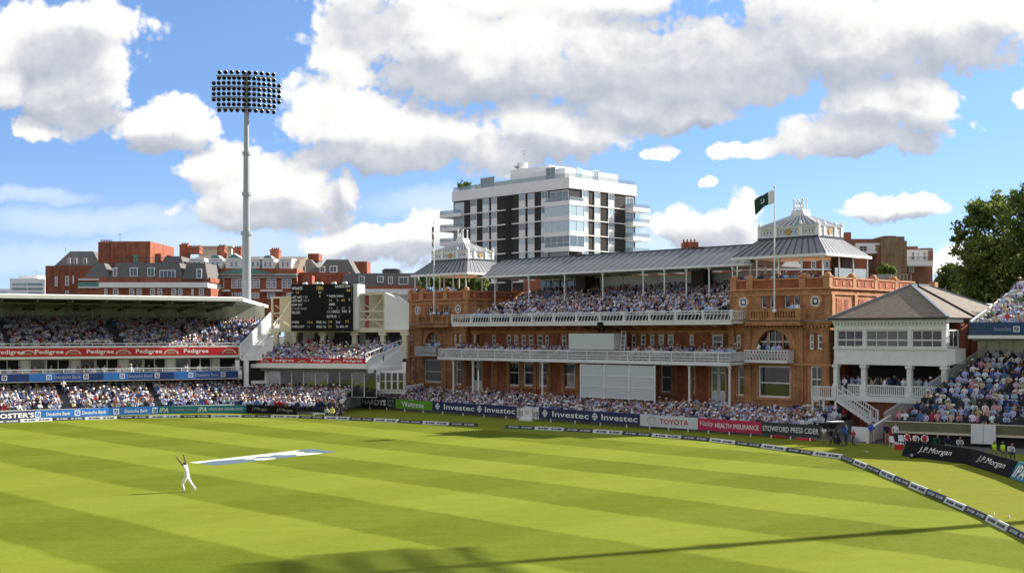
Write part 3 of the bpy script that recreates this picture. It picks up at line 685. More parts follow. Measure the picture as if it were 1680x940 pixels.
def stand_people(pts, rot, place, mix=None, hats=.1):
    for p in pts:
        sw = SHW.get(mix, SW)
        h = random.random()
        CAND.append((p[0], p[1], p[2], rot+random.uniform(-.5, .5), 't_'+random.choices(STAND_POSES, (6, 4, 3, .5))[0], int(rng.choice(len(SHIRTS), p=sw)), 'sun hat' if h < hats else None, place, 0, random.uniform(.94, 1.04), 0))
ORD = 'first second third fourth fifth sixth seventh eighth ninth tenth eleventh twelfth thirteenth fourteenth fifteenth sixteenth seventeenth eighteenth nineteenth twentieth'.split()
ORD += ['twenty-'+o for o in ORD[:9]]+['thirtieth']+['thirty-'+o for o in ORD[:9]]+['fortieth']+['forty-'+o for o in ORD[:9]]
def put_person(x, y, z, rot, pose, shirt, hat, label, group=None, scale=1, hatcol=(.70, .69, .64), col=None):
    o = link(bpy.data.objects.new('person', HI[pose])); o.location = (x, y, z); o.rotation_euler = (0, 0, rot); o.scale = (scale,)*3
    o.color = (*(col or SHIRTS[shirt][1]), 1); tag(o, label, 'person', group)
    if hat:
        if hat not in HATME: HATME[hat] = hat_mb(hat).build('hat', M['hat_cloth']); me = HATME[hat].data; bpy.data.objects.remove(HATME[hat]); HATME[hat] = me
        h = link(bpy.data.objects.new('hat', HATME[hat]), o); hy, hz = HEADTOP[pose]; h.location = (0, hy, hz); h.color = (*hatcol, 1)
    return o
HATME = {}
# crowd mass: every farther spectator merged into one mesh with a colour per face
def base_arrays(me, hat=None, pose=None):
    me.calc_loop_triangles()
    V = np.empty(len(me.vertices)*3, 'f'); me.vertices.foreach_get('co', V); V = V.reshape(-1, 3)
    T = np.empty(len(me.loop_triangles)*3, 'i'); me.loop_triangles.foreach_get('vertices', T); T = T.reshape(-1, 3)
    C = np.empty(len(me.loop_triangles), 'i'); me.loop_triangles.foreach_get('material_index', C)
    return V, T, C
def add_hat(base, kind, pose):
    V, T, C = base; mb = hat_mb(kind); hy, hz = HEADTOP[pose]
    v = np.array(mb.v, 'f')+np.array([0, hy, hz], 'f'); t = []
    for f in mb.f:
        for i in range(1, len(f)-1): t.append((f[0], f[i], f[i+1]))
    return np.vstack([V, v]), np.vstack([T, np.array(t, 'i')+len(V)]), np.concatenate([C, np.full(len(t), 5, 'i')])
def build_crowd(cands):
    m = mat('crowd_cloth', (.5, .5, .5), .85, spec=.2); n, l = m.node_tree.nodes, m.node_tree.links
    at = n.new('ShaderNodeAttribute'); at.attribute_name = 'cloth'; l.new(at.outputs['Color'], n['Principled BSDF'].inputs['Base Color'])
    cache = {}; VS, TS, CS = [], [], []; off = 0
    hairs = np.array([(.04, .028, .02), (.09, .055, .03), (.28, .26, .24), (.16, .10, .05), (.5, .48, .45)]); skins = np.array([(.40, .215, .15), (.36, .19, .13), (.31, .16, .105), (.16, .08, .05)])
    trs = np.array([(.03, .035, .06), (.28, .22, .14), (.07, .07, .075), (.05, .07, .14)]); hc = np.array([(.76, .75, .71), (.62, .56, .42), (.76, .77, .78), (.05, .07, .15), (.76, .76, .75)])
    for c in cands:
        x, y, z, rot, pose, sh, hat, pl, row, sc = c[:10]
        key = (pose, hat)
        if key not in cache:
            b = base_arrays(LO[pose]); cache[key] = add_hat(b, hat, pose) if hat else b
        V, T, C = cache[key]; cs, sn = math.cos(rot)*sc, math.sin(rot)*sc
        P = np.empty_like(V); P[:, 0] = V[:, 0]*cs-V[:, 1]*sn+x; P[:, 1] = V[:, 0]*sn+V[:, 1]*cs+y; P[:, 2] = V[:, 2]*sc+z
        j = rng.uniform(.8, 1.08)
        pal = np.array([np.array(SHIRTS[sh][1])*j, skins[rng.choice(4, p=(.4, .3, .25, .05))], hairs[rng.integers(5)], trs[rng.integers(4)], (.03, .025, .02), hc[rng.integers(5)]])
        VS.append(P); TS.append(T+off); CS.append(pal[C]); off += len(V)
    V = np.vstack(VS); T = np.vstack(TS); Cc = np.vstack(CS)
    me = bpy.data.meshes.new('crowd'); me.vertices.add(len(V)); me.vertices.foreach_set('co', V.ravel().astype('f'))
    me.loops.add(T.size); me.loops.foreach_set('vertex_index', T.ravel().astype('i')); me.polygons.add(len(T)); me.polygons.foreach_set('loop_start', np.arange(0, T.size, 3, dtype='i'))
    me.polygons.foreach_set('use_smooth', np.ones(len(T), bool))
    a = me.attributes.new('cloth', 'FLOAT_COLOR', 'FACE'); a.data.foreach_set('color', np.hstack([Cc, np.ones((len(Cc), 1))]).ravel().astype('f'))
    me.update(calc_edges=True); me.materials.append(m)
    o = link(bpy.data.objects.new('crowd', me))
    return tag(o, 'dense crowd of seated spectators in pale shirts filling the stands and pavilion', 'crowd', kind='stuff')

# ================================================================== pavilion
A, Z = PV.a, PV.z
pav = fempty('pavilion', PV, 'long red brick and terracotta cricket pavilion with twin towers and tiered balconies', 'pavilion')
def hole(px0, px1, y0, y1, b):
    pm = (px0+px1)/2; return (A(px0, b), A(px1, b), Z(pm, y1, b), Z(pm, y0, b))
def window(parent, h, b, name='window', frame=.13, nx=1, nz=1, fm='white_paint', gm='window_glass', ax='x', sgn=1, label=None, mid=None):
    """frame mesh with muntins, pane as its child; b is the plane of the frame front"""
    a0, a1, z0, z1 = h; mb = MB()
    def bx(p0, p1, d0, d1, q0, q1):
        (mb.box(p0, p1, b+sgn*d0, b+sgn*d1, q0, q1) if ax == 'x' else mb.box(b+sgn*d0, b+sgn*d1, p0, p1, q0, q1))
    bx(a0, a0+frame, 0, .1, z0, z1); bx(a1-frame, a1, 0, .1, z0, z1); bx(a0+frame, a1-frame, 0, .1, z0, z0+frame); bx(a0+frame, a1-frame, 0, .1, z1-frame, z1)
    for i in range(1, nx): c = a0+(a1-a0)*i/nx; bx(c-.03, c+.03, .02, .08, z0+frame, z1-frame)
    for i in range(1, nz): c = z0+(z1-z0)*i/nz; bx(a0+frame, a1-frame, .015, .085, c-.035, c+.035)
    if mid: bx(a0+frame, a1-frame, .01, .09, z0+(z1-z0)*mid-.06, z0+(z1-z0)*mid+.06)
    o = mb.build(name, M[fm], parent)
    p = MB()
    if ax == 'x': p.box(a0+.02, a1-.02, b+sgn*.055, b+sgn*.065, z0+.02, z1-.02)
    else: p.box(b+sgn*.055, b+sgn*.065, a0+.02, a1-.02, z0+.02, z1-.02)
    p.build('pane', M[gm], o)
    if label: tag(o, label)
    return o
def arch_parts(parent, h, b, rings):
    a0, a1, z0, z1 = h; c, rx, rz, n = (a0+a1)/2, (a1-a0)/2, z1-z0, 20
    P = [(c-rx*math.cos(PI*i/n), z0+rz*math.sin(PI*i/n)) for i in range(n+1)]
    mb = MB()
    for i in range(n):
        (x0, q0), (x1, q1) = P[i], P[i+1]
        mb.quad((x0, b, q0), (x1, b, q1), (x1, b, z1+.002), (x0, b, z1+.002)); mb.quad((x0, b, q0), (x0, b+.45, q0), (x1, b+.45, q1), (x1, b, q1))
    mb.build('spandrel', M['terracotta'], parent)
    mb = MB()
    for s0, s1, pr in rings:
        for i in range(n):
            t0, t1 = PI*i/n, PI*(i+1)/n
            q = [(c-rx*s*math.cos(t), z0+rz*s*math.sin(t)) for s, t in ((s0, t0), (s1, t0), (s1, t1), (s0, t1))]
            mb.ext([(x, b-pr, z) for x, z in q], (0, pr-.003, 0))
    mb.build('arch_moulding', M['terracotta_trim'], parent)
    mb = MB()
    for f in (-.36, .36): mb.box(c+rx*2*f*.62-.09, c+rx*2*f*.62+.09, b+.3, b+.42, z0, z0+rz*.86)
    mb.build('arch_mullion', M['terracotta_trim'], parent)
    w = MB(); w.box(c-rx*.42, c-rx*.36, b+.34, b+.4, z0, z0+rz*.88); w.box(c-.03, c+.03, b+.34, b+.4, z0, z0+rz*.97); w.box(c-rx*.9, c+rx*.9, b+.34, b+.4, z0+rz*.34, z0+rz*.40)
    o = w.build('window', M['white_paint'], parent)
    MB().add([(x, b+.46, z) for x, z in P], (tuple(range(n+1)),)).build('pane', M['window_glass'], o)
def balustrade(mb, p0, p1, z0, z1, step=.22, w=.11, rail=.12, m=0, base=.1, depth=.14):
    """turned-looking uprights with rails between p0 and p1 (local x, y)"""
    p0, p1 = Vector((*p0, 0)), Vector((*p1, 0)); L = (p1-p0).length; d = (p1-p0)/L; n = max(2, int(L/step))
    mb.obox(((p0+p1)/2)+Vector((0, 0, z1-rail/2)), d, L, depth+.04, rail, m); mb.obox(((p0+p1)/2)+Vector((0, 0, z0+base/2)), d, L, depth, base, m)
    for i in range(n+1):
        c = p0+d*(L*i/n); mb.obox(c+Vector((0, 0, (z0+base+z1-rail)/2)), d, w, w, z1-rail-z0-base, m)
ZB, ZS, ZC, ZP = 1.3, 6.15, 10.35, 14.6        # base, string course, cornice, parapet top
BT = 12.0
# ---- main walls between the towers
aL, aR = A(766, BT)-1.5, A(1195, BT)
BM = 12.6
holes_g = [hole(*h, BM) for h in ((748, 758, 591, 631), (809, 814, 592, 632), (834, 852, 593, 633), (859, 877, 593, 633), (884, 902, 593, 634), (924, 944, 595, 636), (1084, 1108, 598, 644), (1133, 1140, 600, 645))]
doors = [hole(776, 791, 591, 641, BM), hole(1166, 1191, 599, 661, BM)]
holes_m = [hole(x0, x1, y0, y1, BM) for x0, x1, y0, y1 in ((744, 749, 549, 566), (752, 757, 549, 566), (776, 786, 549, 574), (807, 813, 550, 566), (831, 838, 550, 566), (843, 850, 550, 566), (855, 863, 550, 566), (867, 875, 550, 566), (881, 890, 550, 567), (894, 900, 550, 567), (921, 929, 550, 567), (1036, 1043, 549, 575), (1051, 1059, 549, 566), (1066, 1073, 549, 566), (1080, 1089, 549, 566), (1095, 1105, 549, 566), (1131, 1138, 549, 566), (1168, 1186, 549, 572))]
mb = MB(); am0, am1 = A(742, BM)-2.5, aR+.6
mb.wall(am0, am1, ZB-1, ZS, BM, holes_g+doors, .3); mb.wall(am0, am1, ZS, ZC, BM, holes_m, .3)
mb.quad((am0, BM+1, ZC), (am1, BM+1, ZC), (am1, BM, ZC), (am0, BM, ZC))
mb.build('main_wall', M['red_brick'], pav)
for i, h in enumerate(holes_g): window(pav, h, BM+.06, nx=1, nz=1, mid=.55, frame=.19)
for i, h in enumerate(holes_m):
    if (h[3]-h[2]) > 1.9: continue
    window(pav, h, BM+.06, mid=.5, frame=.15)
for h in holes_m:                                    # open doorways on the balcony: leaves folded back, dark room behind
    if (h[3]-h[2]) > 1.9:
        d = MB(); d.box(h[0], h[0]+.25*(h[1]-h[0]), BM+.12, BM+.18, h[2], h[3]); o = d.build('balcony_door', M['white_paint'], pav)
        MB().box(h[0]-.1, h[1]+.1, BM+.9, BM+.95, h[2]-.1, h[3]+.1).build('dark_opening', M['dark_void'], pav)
for h in doors:                                      # white double doors with glazed upper panels
    c = (h[0]+h[1])/2
    for x0, x1 in ((h[0], c-.02), (c+.02, h[1])):
        d = MB(); f = .16; zt2 = h[2]+(h[3]-h[2])*.80
        d.box(x0, x0+f, BM+.1, BM+.16, h[2], h[3]); d.box(x1-f, x1, BM+.1, BM+.16, h[2], h[3]); d.box(x0+f, x1-f, BM+.1, BM+.16, h[2], h[2]+1.3); d.box(x0+f, x1-f, BM+.1, BM+.16, zt2-.1, zt2+.1); d.box(x0+f, x1-f, BM+.1, BM+.16, h[3]-.12, h[3])
        o = d.build('door', M['white_paint'], pav); MB().box(x0+.05, x1-.05, BM+.13, BM+.135, h[2]+1.2, h[3]-.05).build('pane', M['window_glass'], o)
        MB().box(x1-f*.7, x1-f*.3, BM+.05, BM+.1, h[2]+1.0, h[2]+1.25).build('handle', M['gold'], o)
# pilasters, window surrounds, string course and eaves brackets in buff terracotta
tb = MB()
for h in holes_g+doors: 
    tb.box(h[0]-.22, h[0]-.003, BM-.06, BM+.1, h[2]-.3, h[3]+.1); tb.box(h[1]+.003, h[1]+.22, BM-.06, BM+.1, h[2]-.3, h[3]+.1); tb.box(h[0], h[1], BM-.09, BM+.1, h[2]-.28, h[2]-.004); tb.box(h[0]-.26, h[1]+.26, BM-.08, BM+.1, h[3]+.105, h[3]+.34)
for h in holes_m:
    tb.box(h[0]-.16, h[1]+.16, BM-.05, BM+.1, h[3]+.004, h[3]+.24)
tb.box(am0, am1, BM-.07, BM-.003, 9.25, 9.5); tb.box(am0, am1, BM-.05, BM-.003, ZB+.2, ZB+.5)
tb.build('window_surround', M['terracotta_trim'], pav)
for k in range(20):
    x = am0+1.2+(am1-am0-2.4)*k/19
    if all(not (h[0]-.5 < x < h[1]+.5) for h in doors): MB().box(x-.28, x+.28, BM-.12, BM-.004, ZB, 5.7).build('pilaster', M['terracotta'], pav)
for k in range(17):
    x = am0+2+(am1-am0-4)*k/16
    MB().ext([(x-.16, BM-.004, 9.5), (x-.16, BM-.3, 9.6), (x-.16, BM-1.5, 9.98), (x-.16, BM-1.5, 10.1), (x-.16, BM-.004, 10.1)], (.32, 0, 0)).build('bracket', M['terracotta_trim'], pav)
# ---- lower balcony
B1 = 8.8; l0, l1 = A(718, B1), A(1198, B1); z0, z1 = 6.05, 7.32
mb = MB(); mb.box(l0, l1, B1, BM-.005, z0-.02, z0+.22); mb.box(l0, l1, B1-.05, B1+.03, z0-.12, z0+.26); mb.build('balcony_floor', M['white_paint'], pav)
mb = MB(); balustrade(mb, (l0, B1+.1), (l1, B1+.1), z0+.36, z1, .16, .05, .13, base=.08, depth=.08)
mb.box(l0, l1, B1+.075, B1+.125, z0+.70, z0+.78)
for e in (l0+.05, l1-.05): balustrade(mb, (e, B1+.2), (e, BT-.1), z0+.36, z1, .16, .05, .13, base=.08, depth=.08)
for k in range(15): x = l0+(l1-l0)*(k+.5)/15; mb.box(x-.045, x+.045, B1+.03, B1+.17, z0+.2, z1+.02)
mb.build('balcony_railing', M['white_iron'], pav)
for px in (744, 776, 890, 1131, 1197):
    x = A(px, B1+.4); mb = MB(); mb.tube((x, B1+.4, 0.2), (x, B1+.4, z0-.1), .13, .11, 10); mb.lathe((x, B1+.4, z0-.5), [(.11, 0), (.2, .22), (.24, .36)], 10); mb.lathe((x, B1+.4, .2), [(.2, 0), (.2, .35), (.13, .5)], 10); mb.build('balcony_post', M['white_paint'], pav)
# ---- upper balcony front
B2 = 9.3; u0, u1 = A(742, B2), A(1200, B2); zb2, zt2 = 10.05, 11.48
mb = MB(); mb.box(u0, u1, B2, BM-.01, zb2+.1, zb2+.35); mb.box(u0, u1, B2-.1, B2+.2, zb2, zb2+.5); mb.box(u0, u1, B2-.16, B2-.1, zb2+.36, zb2+.5); mb.build('upper_balcony_floor', M['white_paint'], pav)
mb = MB(); mb.box(u0, u1, B2-.06, B2+.1, zt2-.1, zt2); mb.box(u0, u1, B2-.03, B2+.07, zt2-.36, zt2-.26)
n = int((u1-u0)/.46)
for k in range(n):
    x = u0+(u1-u0)*k/n; w = (u1-u0)/n
    mb.bar((x+.02, B2+.012, zb2+.52), (x+w*.5, B2+.012, zt2-.34), .10, .05); mb.bar((x+w*.1, B2, zt2-.28), (x+w*.6, B2, zt2-.08), .08, .05)
for k in range(13): x = u0+(u1-u0)*k/12; mb.box(x-.12, x+.12, B2-.08, B2+.12, zb2+.5, zt2+.06)
for e in (u1-.06,): 
    mb.box(e-.05, e+.05, B2+.1, BT-.02, zt2-.1, zt2); balustrade(mb, (e, B2+.1), (e, BT-.1), zb2+.5, zt2-.05, .3, .06)
mb.build('upper_balcony_railing', M['white_iron'], pav)
# ---- raked upper seating and its back
steps = MB(); BU0, RU = 9.6, 13; ru_d, ru_r, zu0 = .95, .27, 10.55
ual, uar = A(795, BT)-.5, aR-.2
for r in range(RU): steps.box(ual-2.5+.22*r, uar, BU0+r*ru_d, BU0+(r+1)*ru_d+.0, zu0+r*ru_r-.5, zu0+r*ru_r)
steps.build('seating_step', M['step_concrete'], pav)
mb = MB()
for r in range(RU):
    mb.box(ual-2.2+.22*r, uar-.3, BU0+(r+.55)*ru_d, BU0+(r+.9)*ru_d, zu0+r*ru_r+.38, zu0+r*ru_r+.43)
mb.build('seat_bench', M['seat_white'], pav)
BB = BU0+RU*ru_d+.4; zbk = zu0+RU*ru_r
mb = MB(); mb.box(aL-1, aR+1, BB, BB+.15, 10.5, zbk+.55); mb.build('back_wall', M['white_render'], pav)
mb = MB()
for k in range(12):
    x = ual+1+1.25*k; mb.box(x-.05, x+.05, BB-.06, BB+.06, zbk+.5, 16.6)
mb.box(ual, ual+15.6, BB-.05, BB+.05, 16.0, 16.2); o = mb.build('rear_glazing', M['white_paint'], pav)
MB().box(ual, ual+15.5, BB, BB+.02, zbk+.5, 16.6).build('pane', M['window_glass'], o)
mb = MB(); mb.box(ual+16, aR+.5, BB, BB+.02, zbk+.5, zbk+1.25); mb.build('rear_screen', M['screen_glass'], pav); MB().box(A(985, BB), aR-1, BB-.1, BB-.02, zbk+.4, zbk+1.95).build('rear_panel', M['white_render'], pav)
for px0, px1 in ((944, 960), (1134, 1154)):
    x0, x1 = A(px0, 20), A(px1, 20); MB().box(x0, x1, 20, 21.6, 13, 18.9).build('chimney_stack', M['dark_wood'], pav)
# stair rails among the upper seats
for px in (795, 868, 1000, 1150, 1185):
    x = A(px, BU0+3); mb = MB()
    za, zc = zu0+.9, zu0+RU*ru_r+.9
    mb.bar((x, BU0+1, za), (x+1.2, BU0+RU*ru_d-.5, zc), .07)
    for k in range(14):
        f = k/13; q = Vector((x, BU0+1, za)).lerp(Vector((x+1.2, BU0+RU*ru_d-.5, zc)), f); mb.bar(q, q-Vector((0, 0, .9)), .035)
    if px in (795, 868): mb.quad((x+.02, BU0+1, za-.8), (x+1.22, BU0+RU*ru_d-.5, zc-.8), (x+1.22, BU0+RU*ru_d-.5, zc-.1), (x+.02, BU0+1, za-.1))
    mb.build('stair_rail', M['white_iron'], pav)
# ---- long roof over the upper terrace
RE, RT = 15.6, 20.2; zre, zrt = 16.45, 18.75; r0, r1 = A(795, RE)-1.5, A(1235, RE)
mb = MB(); mb.ext([(r0, RE, zre), (r0, RE, zre-.14), (r0, RT+4.5, zre-.1), (r0, RT+4.5, zre+.05), (r0, RT+1.4, zrt), (r0, RT, zrt)], (r1-r0, 0, 0))
o = mb.build('roof', M['lead'], pav)
mb = MB()
n = int((r1-r0)/1.05)
for k in range(n+1):
    x = r0+(r1-r0)*k/n; mb.bar((x, RE, zre+.03), (x, RT, zrt+.03), .09, .10)
mb.box(r0, r1, RT-.08, RT+.1, zrt-.04, zrt+.12); mb.build('roof_seam', M['lead_seam'], o)
mb = MB(); mb.box(r0, r1, RE-.1, RE-.002, zre-.2, zre+.03); mb.build('gutter', M['white_paint'], o)
for k in range(13):
    x = A(805, RE)+.6+(A(1200, RE)-A(805, RE)-.6)*k/12
    if k % 2 == 0 or k > 7: MB().tube((x, RE+.2, 11.9), (x, RE+.2, zre-.2), .085, .085, 8).lathe((x, RE+.2, zre-.6), [(.085, 0), (.2, .3), (.22, .36)], 8).build('roof_post', M['white_paint'], pav)
for k in range(8): x = r0+3+(r1-r0-5)*k/7; MB().tube((x, RT+2, zbk), (x, RT+2, zre-.1), .08, .08, 8).build('roof_post', M['white_paint'], pav)
for k in range(15):
    x = r0+2+(r1-r0-4)*k/14; MB().bar((x, RE+.1, zre-.18), (x, RT+4, zre-.18), .1, .16).build('roof_rafter', M['white_paint'], pav)
# ---- towers
def tower(side, aL, aR, pxs, back):
    narrow, big, nar2, marr, mpair, upw, circ, eave = pxs
    hg = [hole(*narrow, BT), hole(*big, BT), hole(*nar2, BT)]
    hm = [hole(*marr[0], BT), *[hole(*p, BT) for p in mpair]]; ha = hole(*marr[1], BT); hu = [hole(*p, BT) for p in upw]
    c = (ha[0]+ha[1])/2
    mb = MB()
    mb.wall(aL, aR, ZB-1, ZS, BT, hg, .35); mb.wall(aL, aR, ZS, ZC, BT, hm+[ha], .35); mb.wall(aL, aR, ZC, 13.45, BT+.25, hu, .35)
    for x, f in ((aL, 1), (aR, -1)):
        mb.quad((x, BT, ZB-1), (x, back, ZB-1), (x, back, ZC), (x, BT, ZC)); mb.quad((x-f*-.2, BT+.25, ZC), (x-f*-.2, back, ZC), (x-f*-.2, back, 13.45), (x-f*-.2, BT+.25, 13.45))
    mb.box(aL, aR, BT, back, ZC-.05, ZC-.01); mb.box(aL+.2, aR-.2, BT+.3, back, 13.3, 13.44)
    mb_t = mb
    for h in hg: window(pav, h, BT+.10, mid=.62 if h[1]-h[0] < 2.5 else .46, nx=1 if h[1]-h[0] < 1.2 or h[1]-h[0] > 2.5 else 2, frame=.17, gm='mirror_glass' if False else 'window_glass')
    for h in hm: window(pav, h, BT+.08, mid=.5, frame=.15)
    for h in hu: window(pav, h, BT+.42, mid=.0, frame=.1)
    arch_parts(pav, ha, BT, [(1.0, 1.12, .10), (1.12, 1.34, .05)])
    t = MB()
    for zz, hh, pr in ((ZS-.12, .28, .10), (ZC-.42, .22, .12), (ZC-.2, .2, .30), (1.9, .25, .1), (12.9, .14, .12), (13.45, .18, .18)):
        o_ = .25 if zz > ZC else 0; q = .2 if zz > ZC else 0
        t.box(aL+q-pr, aR-q+pr, BT+o_-pr, BT+o_-.003, zz, zz+hh); t.box(aR-q+.003, aR-q+pr, BT+o_, back, zz, zz+hh); t.box(aL+q-pr, aL+q-.003, BT+o_, back, zz, zz+hh)
    t.build('string_course', M['terracotta_trim'], pav)
    mb = MB(); mb.box(aL-.42, aR+.42, BT-.42, back, ZC+.002, ZC+.10); mb.build('cornice', M['lead'], pav)
    mb = MB(); k = 0
    while aL+.2+k*.42 < aR: mb.box(aL+.1+k*.42, aL+.3+k*.42, BT-.26, BT-.004, ZC-.62, ZC-.42); k += 1
    mb.build('dentil', M['terracotta_trim'], pav)
    w = (ha[1]-ha[0])/2*1.42
    for x in (aL+.45, c-w-.25, c+w+.25, aR-.45):
        MB().box(x-.42, x+.42, BT-.14, BT-.004, 2.15, ZS-.14).build('pilaster', M['terracotta'], pav)
        MB().box(x-.38, x+.38, BT-.12, BT-.004, ZS+.2, ZC-.64).build('pilaster', M['terracotta'], pav)
    for h in hg:
        s = MB(); s.box(h[0]-.2, h[0]-.003, BT-.07, BT+.05, h[2]-.2, h[3]+.2); s.box(h[1]+.003, h[1]+.2, BT-.07, BT+.05, h[2]-.2, h[3]+.2); s.box(h[0], h[1], BT-.09, BT+.05, h[2]-.25, h[2]-.004); s.build('window_surround', M['terracotta_trim'], pav)
    mb = MB(); mb.box(aL+.05, aR-.05, BT-.05, BT-.004, 2.2, 2.6)
    # panels of redder brick
    rb = MB()
    for h in hm[1:]+hm[:1]: rb.box(h[0]-.35, h[0]-.02, BT-.03, BT-.004, h[2]-.1, h[3]+.2); rb.box(h[1]+.02, h[1]+.35, BT-.03, BT-.004, h[2]-.1, h[3]+.2)
    for i in range(len(hu)-1):
        a, b = hu[i][1], hu[i+1][0]; rb.box(a+.02, b-.02, BT+.22, BT+.247, hu[i][2], hu[i][3])
    for h in hg:
        if h[1]-h[0] < 2.5: rb.box(h[0]-.45, h[0]-.21, BT-.03, BT-.004, h[2], h[3]); rb.box(h[1]+.21, h[1]+.45, BT-.03, BT-.004, h[2], h[3])
    mb_t.add(rb.v, rb.f, 1); mb_t.build('tower_wall', [M['terracotta'], M['red_brick']], pav)
    for px, py in circ:
        x, z = A(px, BT+.25), Z(px, py, BT+.25); ring = MB(); n = 22; disc = []
        for i in range(n):
            t0, t1 = 2*PI*i/n, 2*PI*(i+1)/n
            ring.ext([(x+q*math.cos(tt), BT+.17, z+q*math.sin(tt)) for q, tt in ((.52, t0), (.78, t0), (.78, t1), (.52, t1))], (0, .077, 0), 0)
        ring.box(x-.42, x+.42, BT+.19, BT+.23, z-.4, z-.34, 1); ring.box(x-.42, x+.42, BT+.19, BT+.23, z+.34, z+.4, 1); ring.box(x-.4, x-.34, BT+.192, BT+.228, z-.42, z+.42, 1); ring.box(x+.34, x+.4, BT+.192, BT+.228, z-.42, z+.42, 1)
        ring.box(x-.16, x+.16, BT+.2, BT+.22, z-.16, z+.16, 1)
        for i in range(n):
            t0, t1 = 2*PI*i/n, 2*PI*(i+1)/n; ring.ext([(x+q*math.cos(tt), BT+.15, z+q*math.sin(tt)) for q, tt in ((.44, t0), (.52, t0), (.52, t1), (.44, t1))], (0, .09, 0), 1)
        o = ring.build('round_window', [M['terracotta_trim'], M['white_paint']], pav)
        MB().add([(x+.5*math.cos(2*PI*i/n), BT+.235, z+.5*math.sin(2*PI*i/n)) for i in range(n)], (tuple(range(n)),)).build('pane', M['window_glass'], o)
    # terracotta balcony front between the round windows
    q0, q1 = min(h[0] for h in hu)-1.1, max(h[1] for h in hu)+.9; mb = MB()
    balustrade(mb, (q0+.6, BT-.75), (q1-.6, BT-.75), ZC+.1, ZC+1.18, .3, .16, .22, base=.25, depth=.26)
    for x in (q0+.3, (q0+q1)/2, q1-.3): mb.box(x-.3, x+.3, BT-.92, BT-.58, ZC+.1, ZC+1.24)
    for x in (q0+.1, q1-.1): mb.box(x-.12, x+.12, BT-.6, BT+.24, ZC+.1, ZC+1.18)
    mb.box(q0, q1, BT-1.0, BT+.2, ZC-.4, ZC+.0); mb.build('terracotta_balustrade', M['terracotta'], pav)
    # small white iron balcony under the arch
    b0, b1 = ha[0]-.75, ha[1]+.35; mb = MB(); yb = BT-1.15
    mb.box(b0, b1, yb, BT-.003, ZS+.12, ZS+.3); o = mb.build('arch_balcony', M['white_iron'], pav)
    mb = MB(); mb.box(b0, b1, yb-.03, yb+.05, ZS+1.28, ZS+1.38); mb.box(b0, b1, yb-.02, yb+.04, ZS+.3, ZS+.42)
    n = 14
    for i in range(n+1): x = b0+(b1-b0)*i/n; mb.bar((x, yb, ZS+.4), (x, yb, ZS+1.3), .055)
    for i in range(n):
        x = b0+(b1-b0)*i/n; w_ = (b1-b0)/n
        mb.bar((x, yb+.01, ZS+.42), (x+w_, yb+.01, ZS+1.28), .045); mb.bar((x, yb+.02, ZS+1.28), (x+w_, yb+.02, ZS+.42), .045)
    for e in (b0, b1): balustrade(mb, (e, yb+.1), (e, BT-.06), ZS+.3, ZS+1.38, .16, .045, .08, base=.08, depth=.06)
    mb.build('iron_panel', M['white_iron'], o)
    # parapet with piers and ball-topped caps
    f0, f1 = BT+.25, back-1
    piers = [aL+.5, c-w-.2, c+w+.4, aR-.5] if side > 0 else [aL+.5, c-w-.4, c+w+.2, aR-.5]
    def pier(x, y):
        mb = MB(); mb.box(x-.36, x+.36, y-.14, y+.44, 13.63, ZP); mb.box(x-.42, x+.42, y-.2, y+.5, ZP, ZP+.12); mb.lathe((x, y+.15, ZP+.12), [(.34, 0), (.36, .12), (.22, .3), (.001, .36)], 10); mb.build('parapet_pier', M['terracotta_trim'], pav)
    for x in piers: pier(x, f0)
    for i in range(3): mb = MB(); mb.box(piers[i]+.36, piers[i+1]-.36, f0, f0+.3, 13.63, ZP-.16, 0); mb.box(piers[i]+.36, piers[i+1]-.36, f0-.08, f0+.38, ZP-.157, ZP, 1); mb.build('parapet', [M['red_brick'], M['terracotta_trim']], pav)
    ns = 4 if side > 0 else 2; ys = [f0+.2+(f1-f0-.2)*i/ns for i in range(ns+1)]; xs = aR-.5
    for i in range(ns):
        if i: pier(xs, ys[i])
        mb = MB(); mb.box(xs-.04, xs+.30, ys[i]+.44, ys[i+1]-.14, 13.63, ZP-.16, 0); mb.box(xs-.1, xs+.36, ys[i]+.44, ys[i+1]-.14, ZP-.157, ZP, 1)
        for q in range(3): yq = ys[i]+.8+(ys[i+1]-ys[i]-1.2)*q/2.2; mb.box(xs+.303, xs+.34, yq, yq+.35, 13.8, 14.25, 1)
        mb.build('parapet', [M['red_brick'], M['terracotta_trim']], pav)
        if side > 0:
            xx = aR-.2; s = MB()
            s.box(xx+.003, xx+.14, ys[i]+.05, ys[i]+.5, ZC+.1, 12.9)
            s.box(xx+.003, xx+.05, ys[i]+1.0, ys[i+1]-.7, 11.0, 12.6); s.build('side_pilaster', M['terracotta_trim'], pav)
            for q in (0, 1):
                y0 = ys[i]+1.15+q*(ys[i+1]-ys[i]-1.9)*.5; MB().box(xx+.052, xx+.06, y0, y0+(ys[i+1]-ys[i]-2.1)*.42, 11.1, 12.5).build('blind_panel', M['red_brick'], pav)
    mb = MB(); mb.box(piers[0], piers[0]+.3, f0+.44, f1, 13.63, ZP-.1); mb.build('parapet', M['red_brick'], pav)
    # roof pavilion on the tower
    e0, e1, eb0, eb1, ze = *eave, 16.9
    rp = MB()
    k0, k1, kb0, kb1, zk = e0+2.0, e1-2.2, eb0+2.1, eb1-2.0, 18.75
    rp.hip(e0, e1, eb0, eb1, ze, k0, k1, kb0, kb1, zk)
    ro = rp.build('tower_roof', M['lead'], pav)
    sm = MB()
    for i in range(13):
        f = i/12; sm.bar((e0+(e1-e0)*f, eb0, ze+.03), (k0+(k1-k0)*f, kb0, zk+.03), .09, .1)
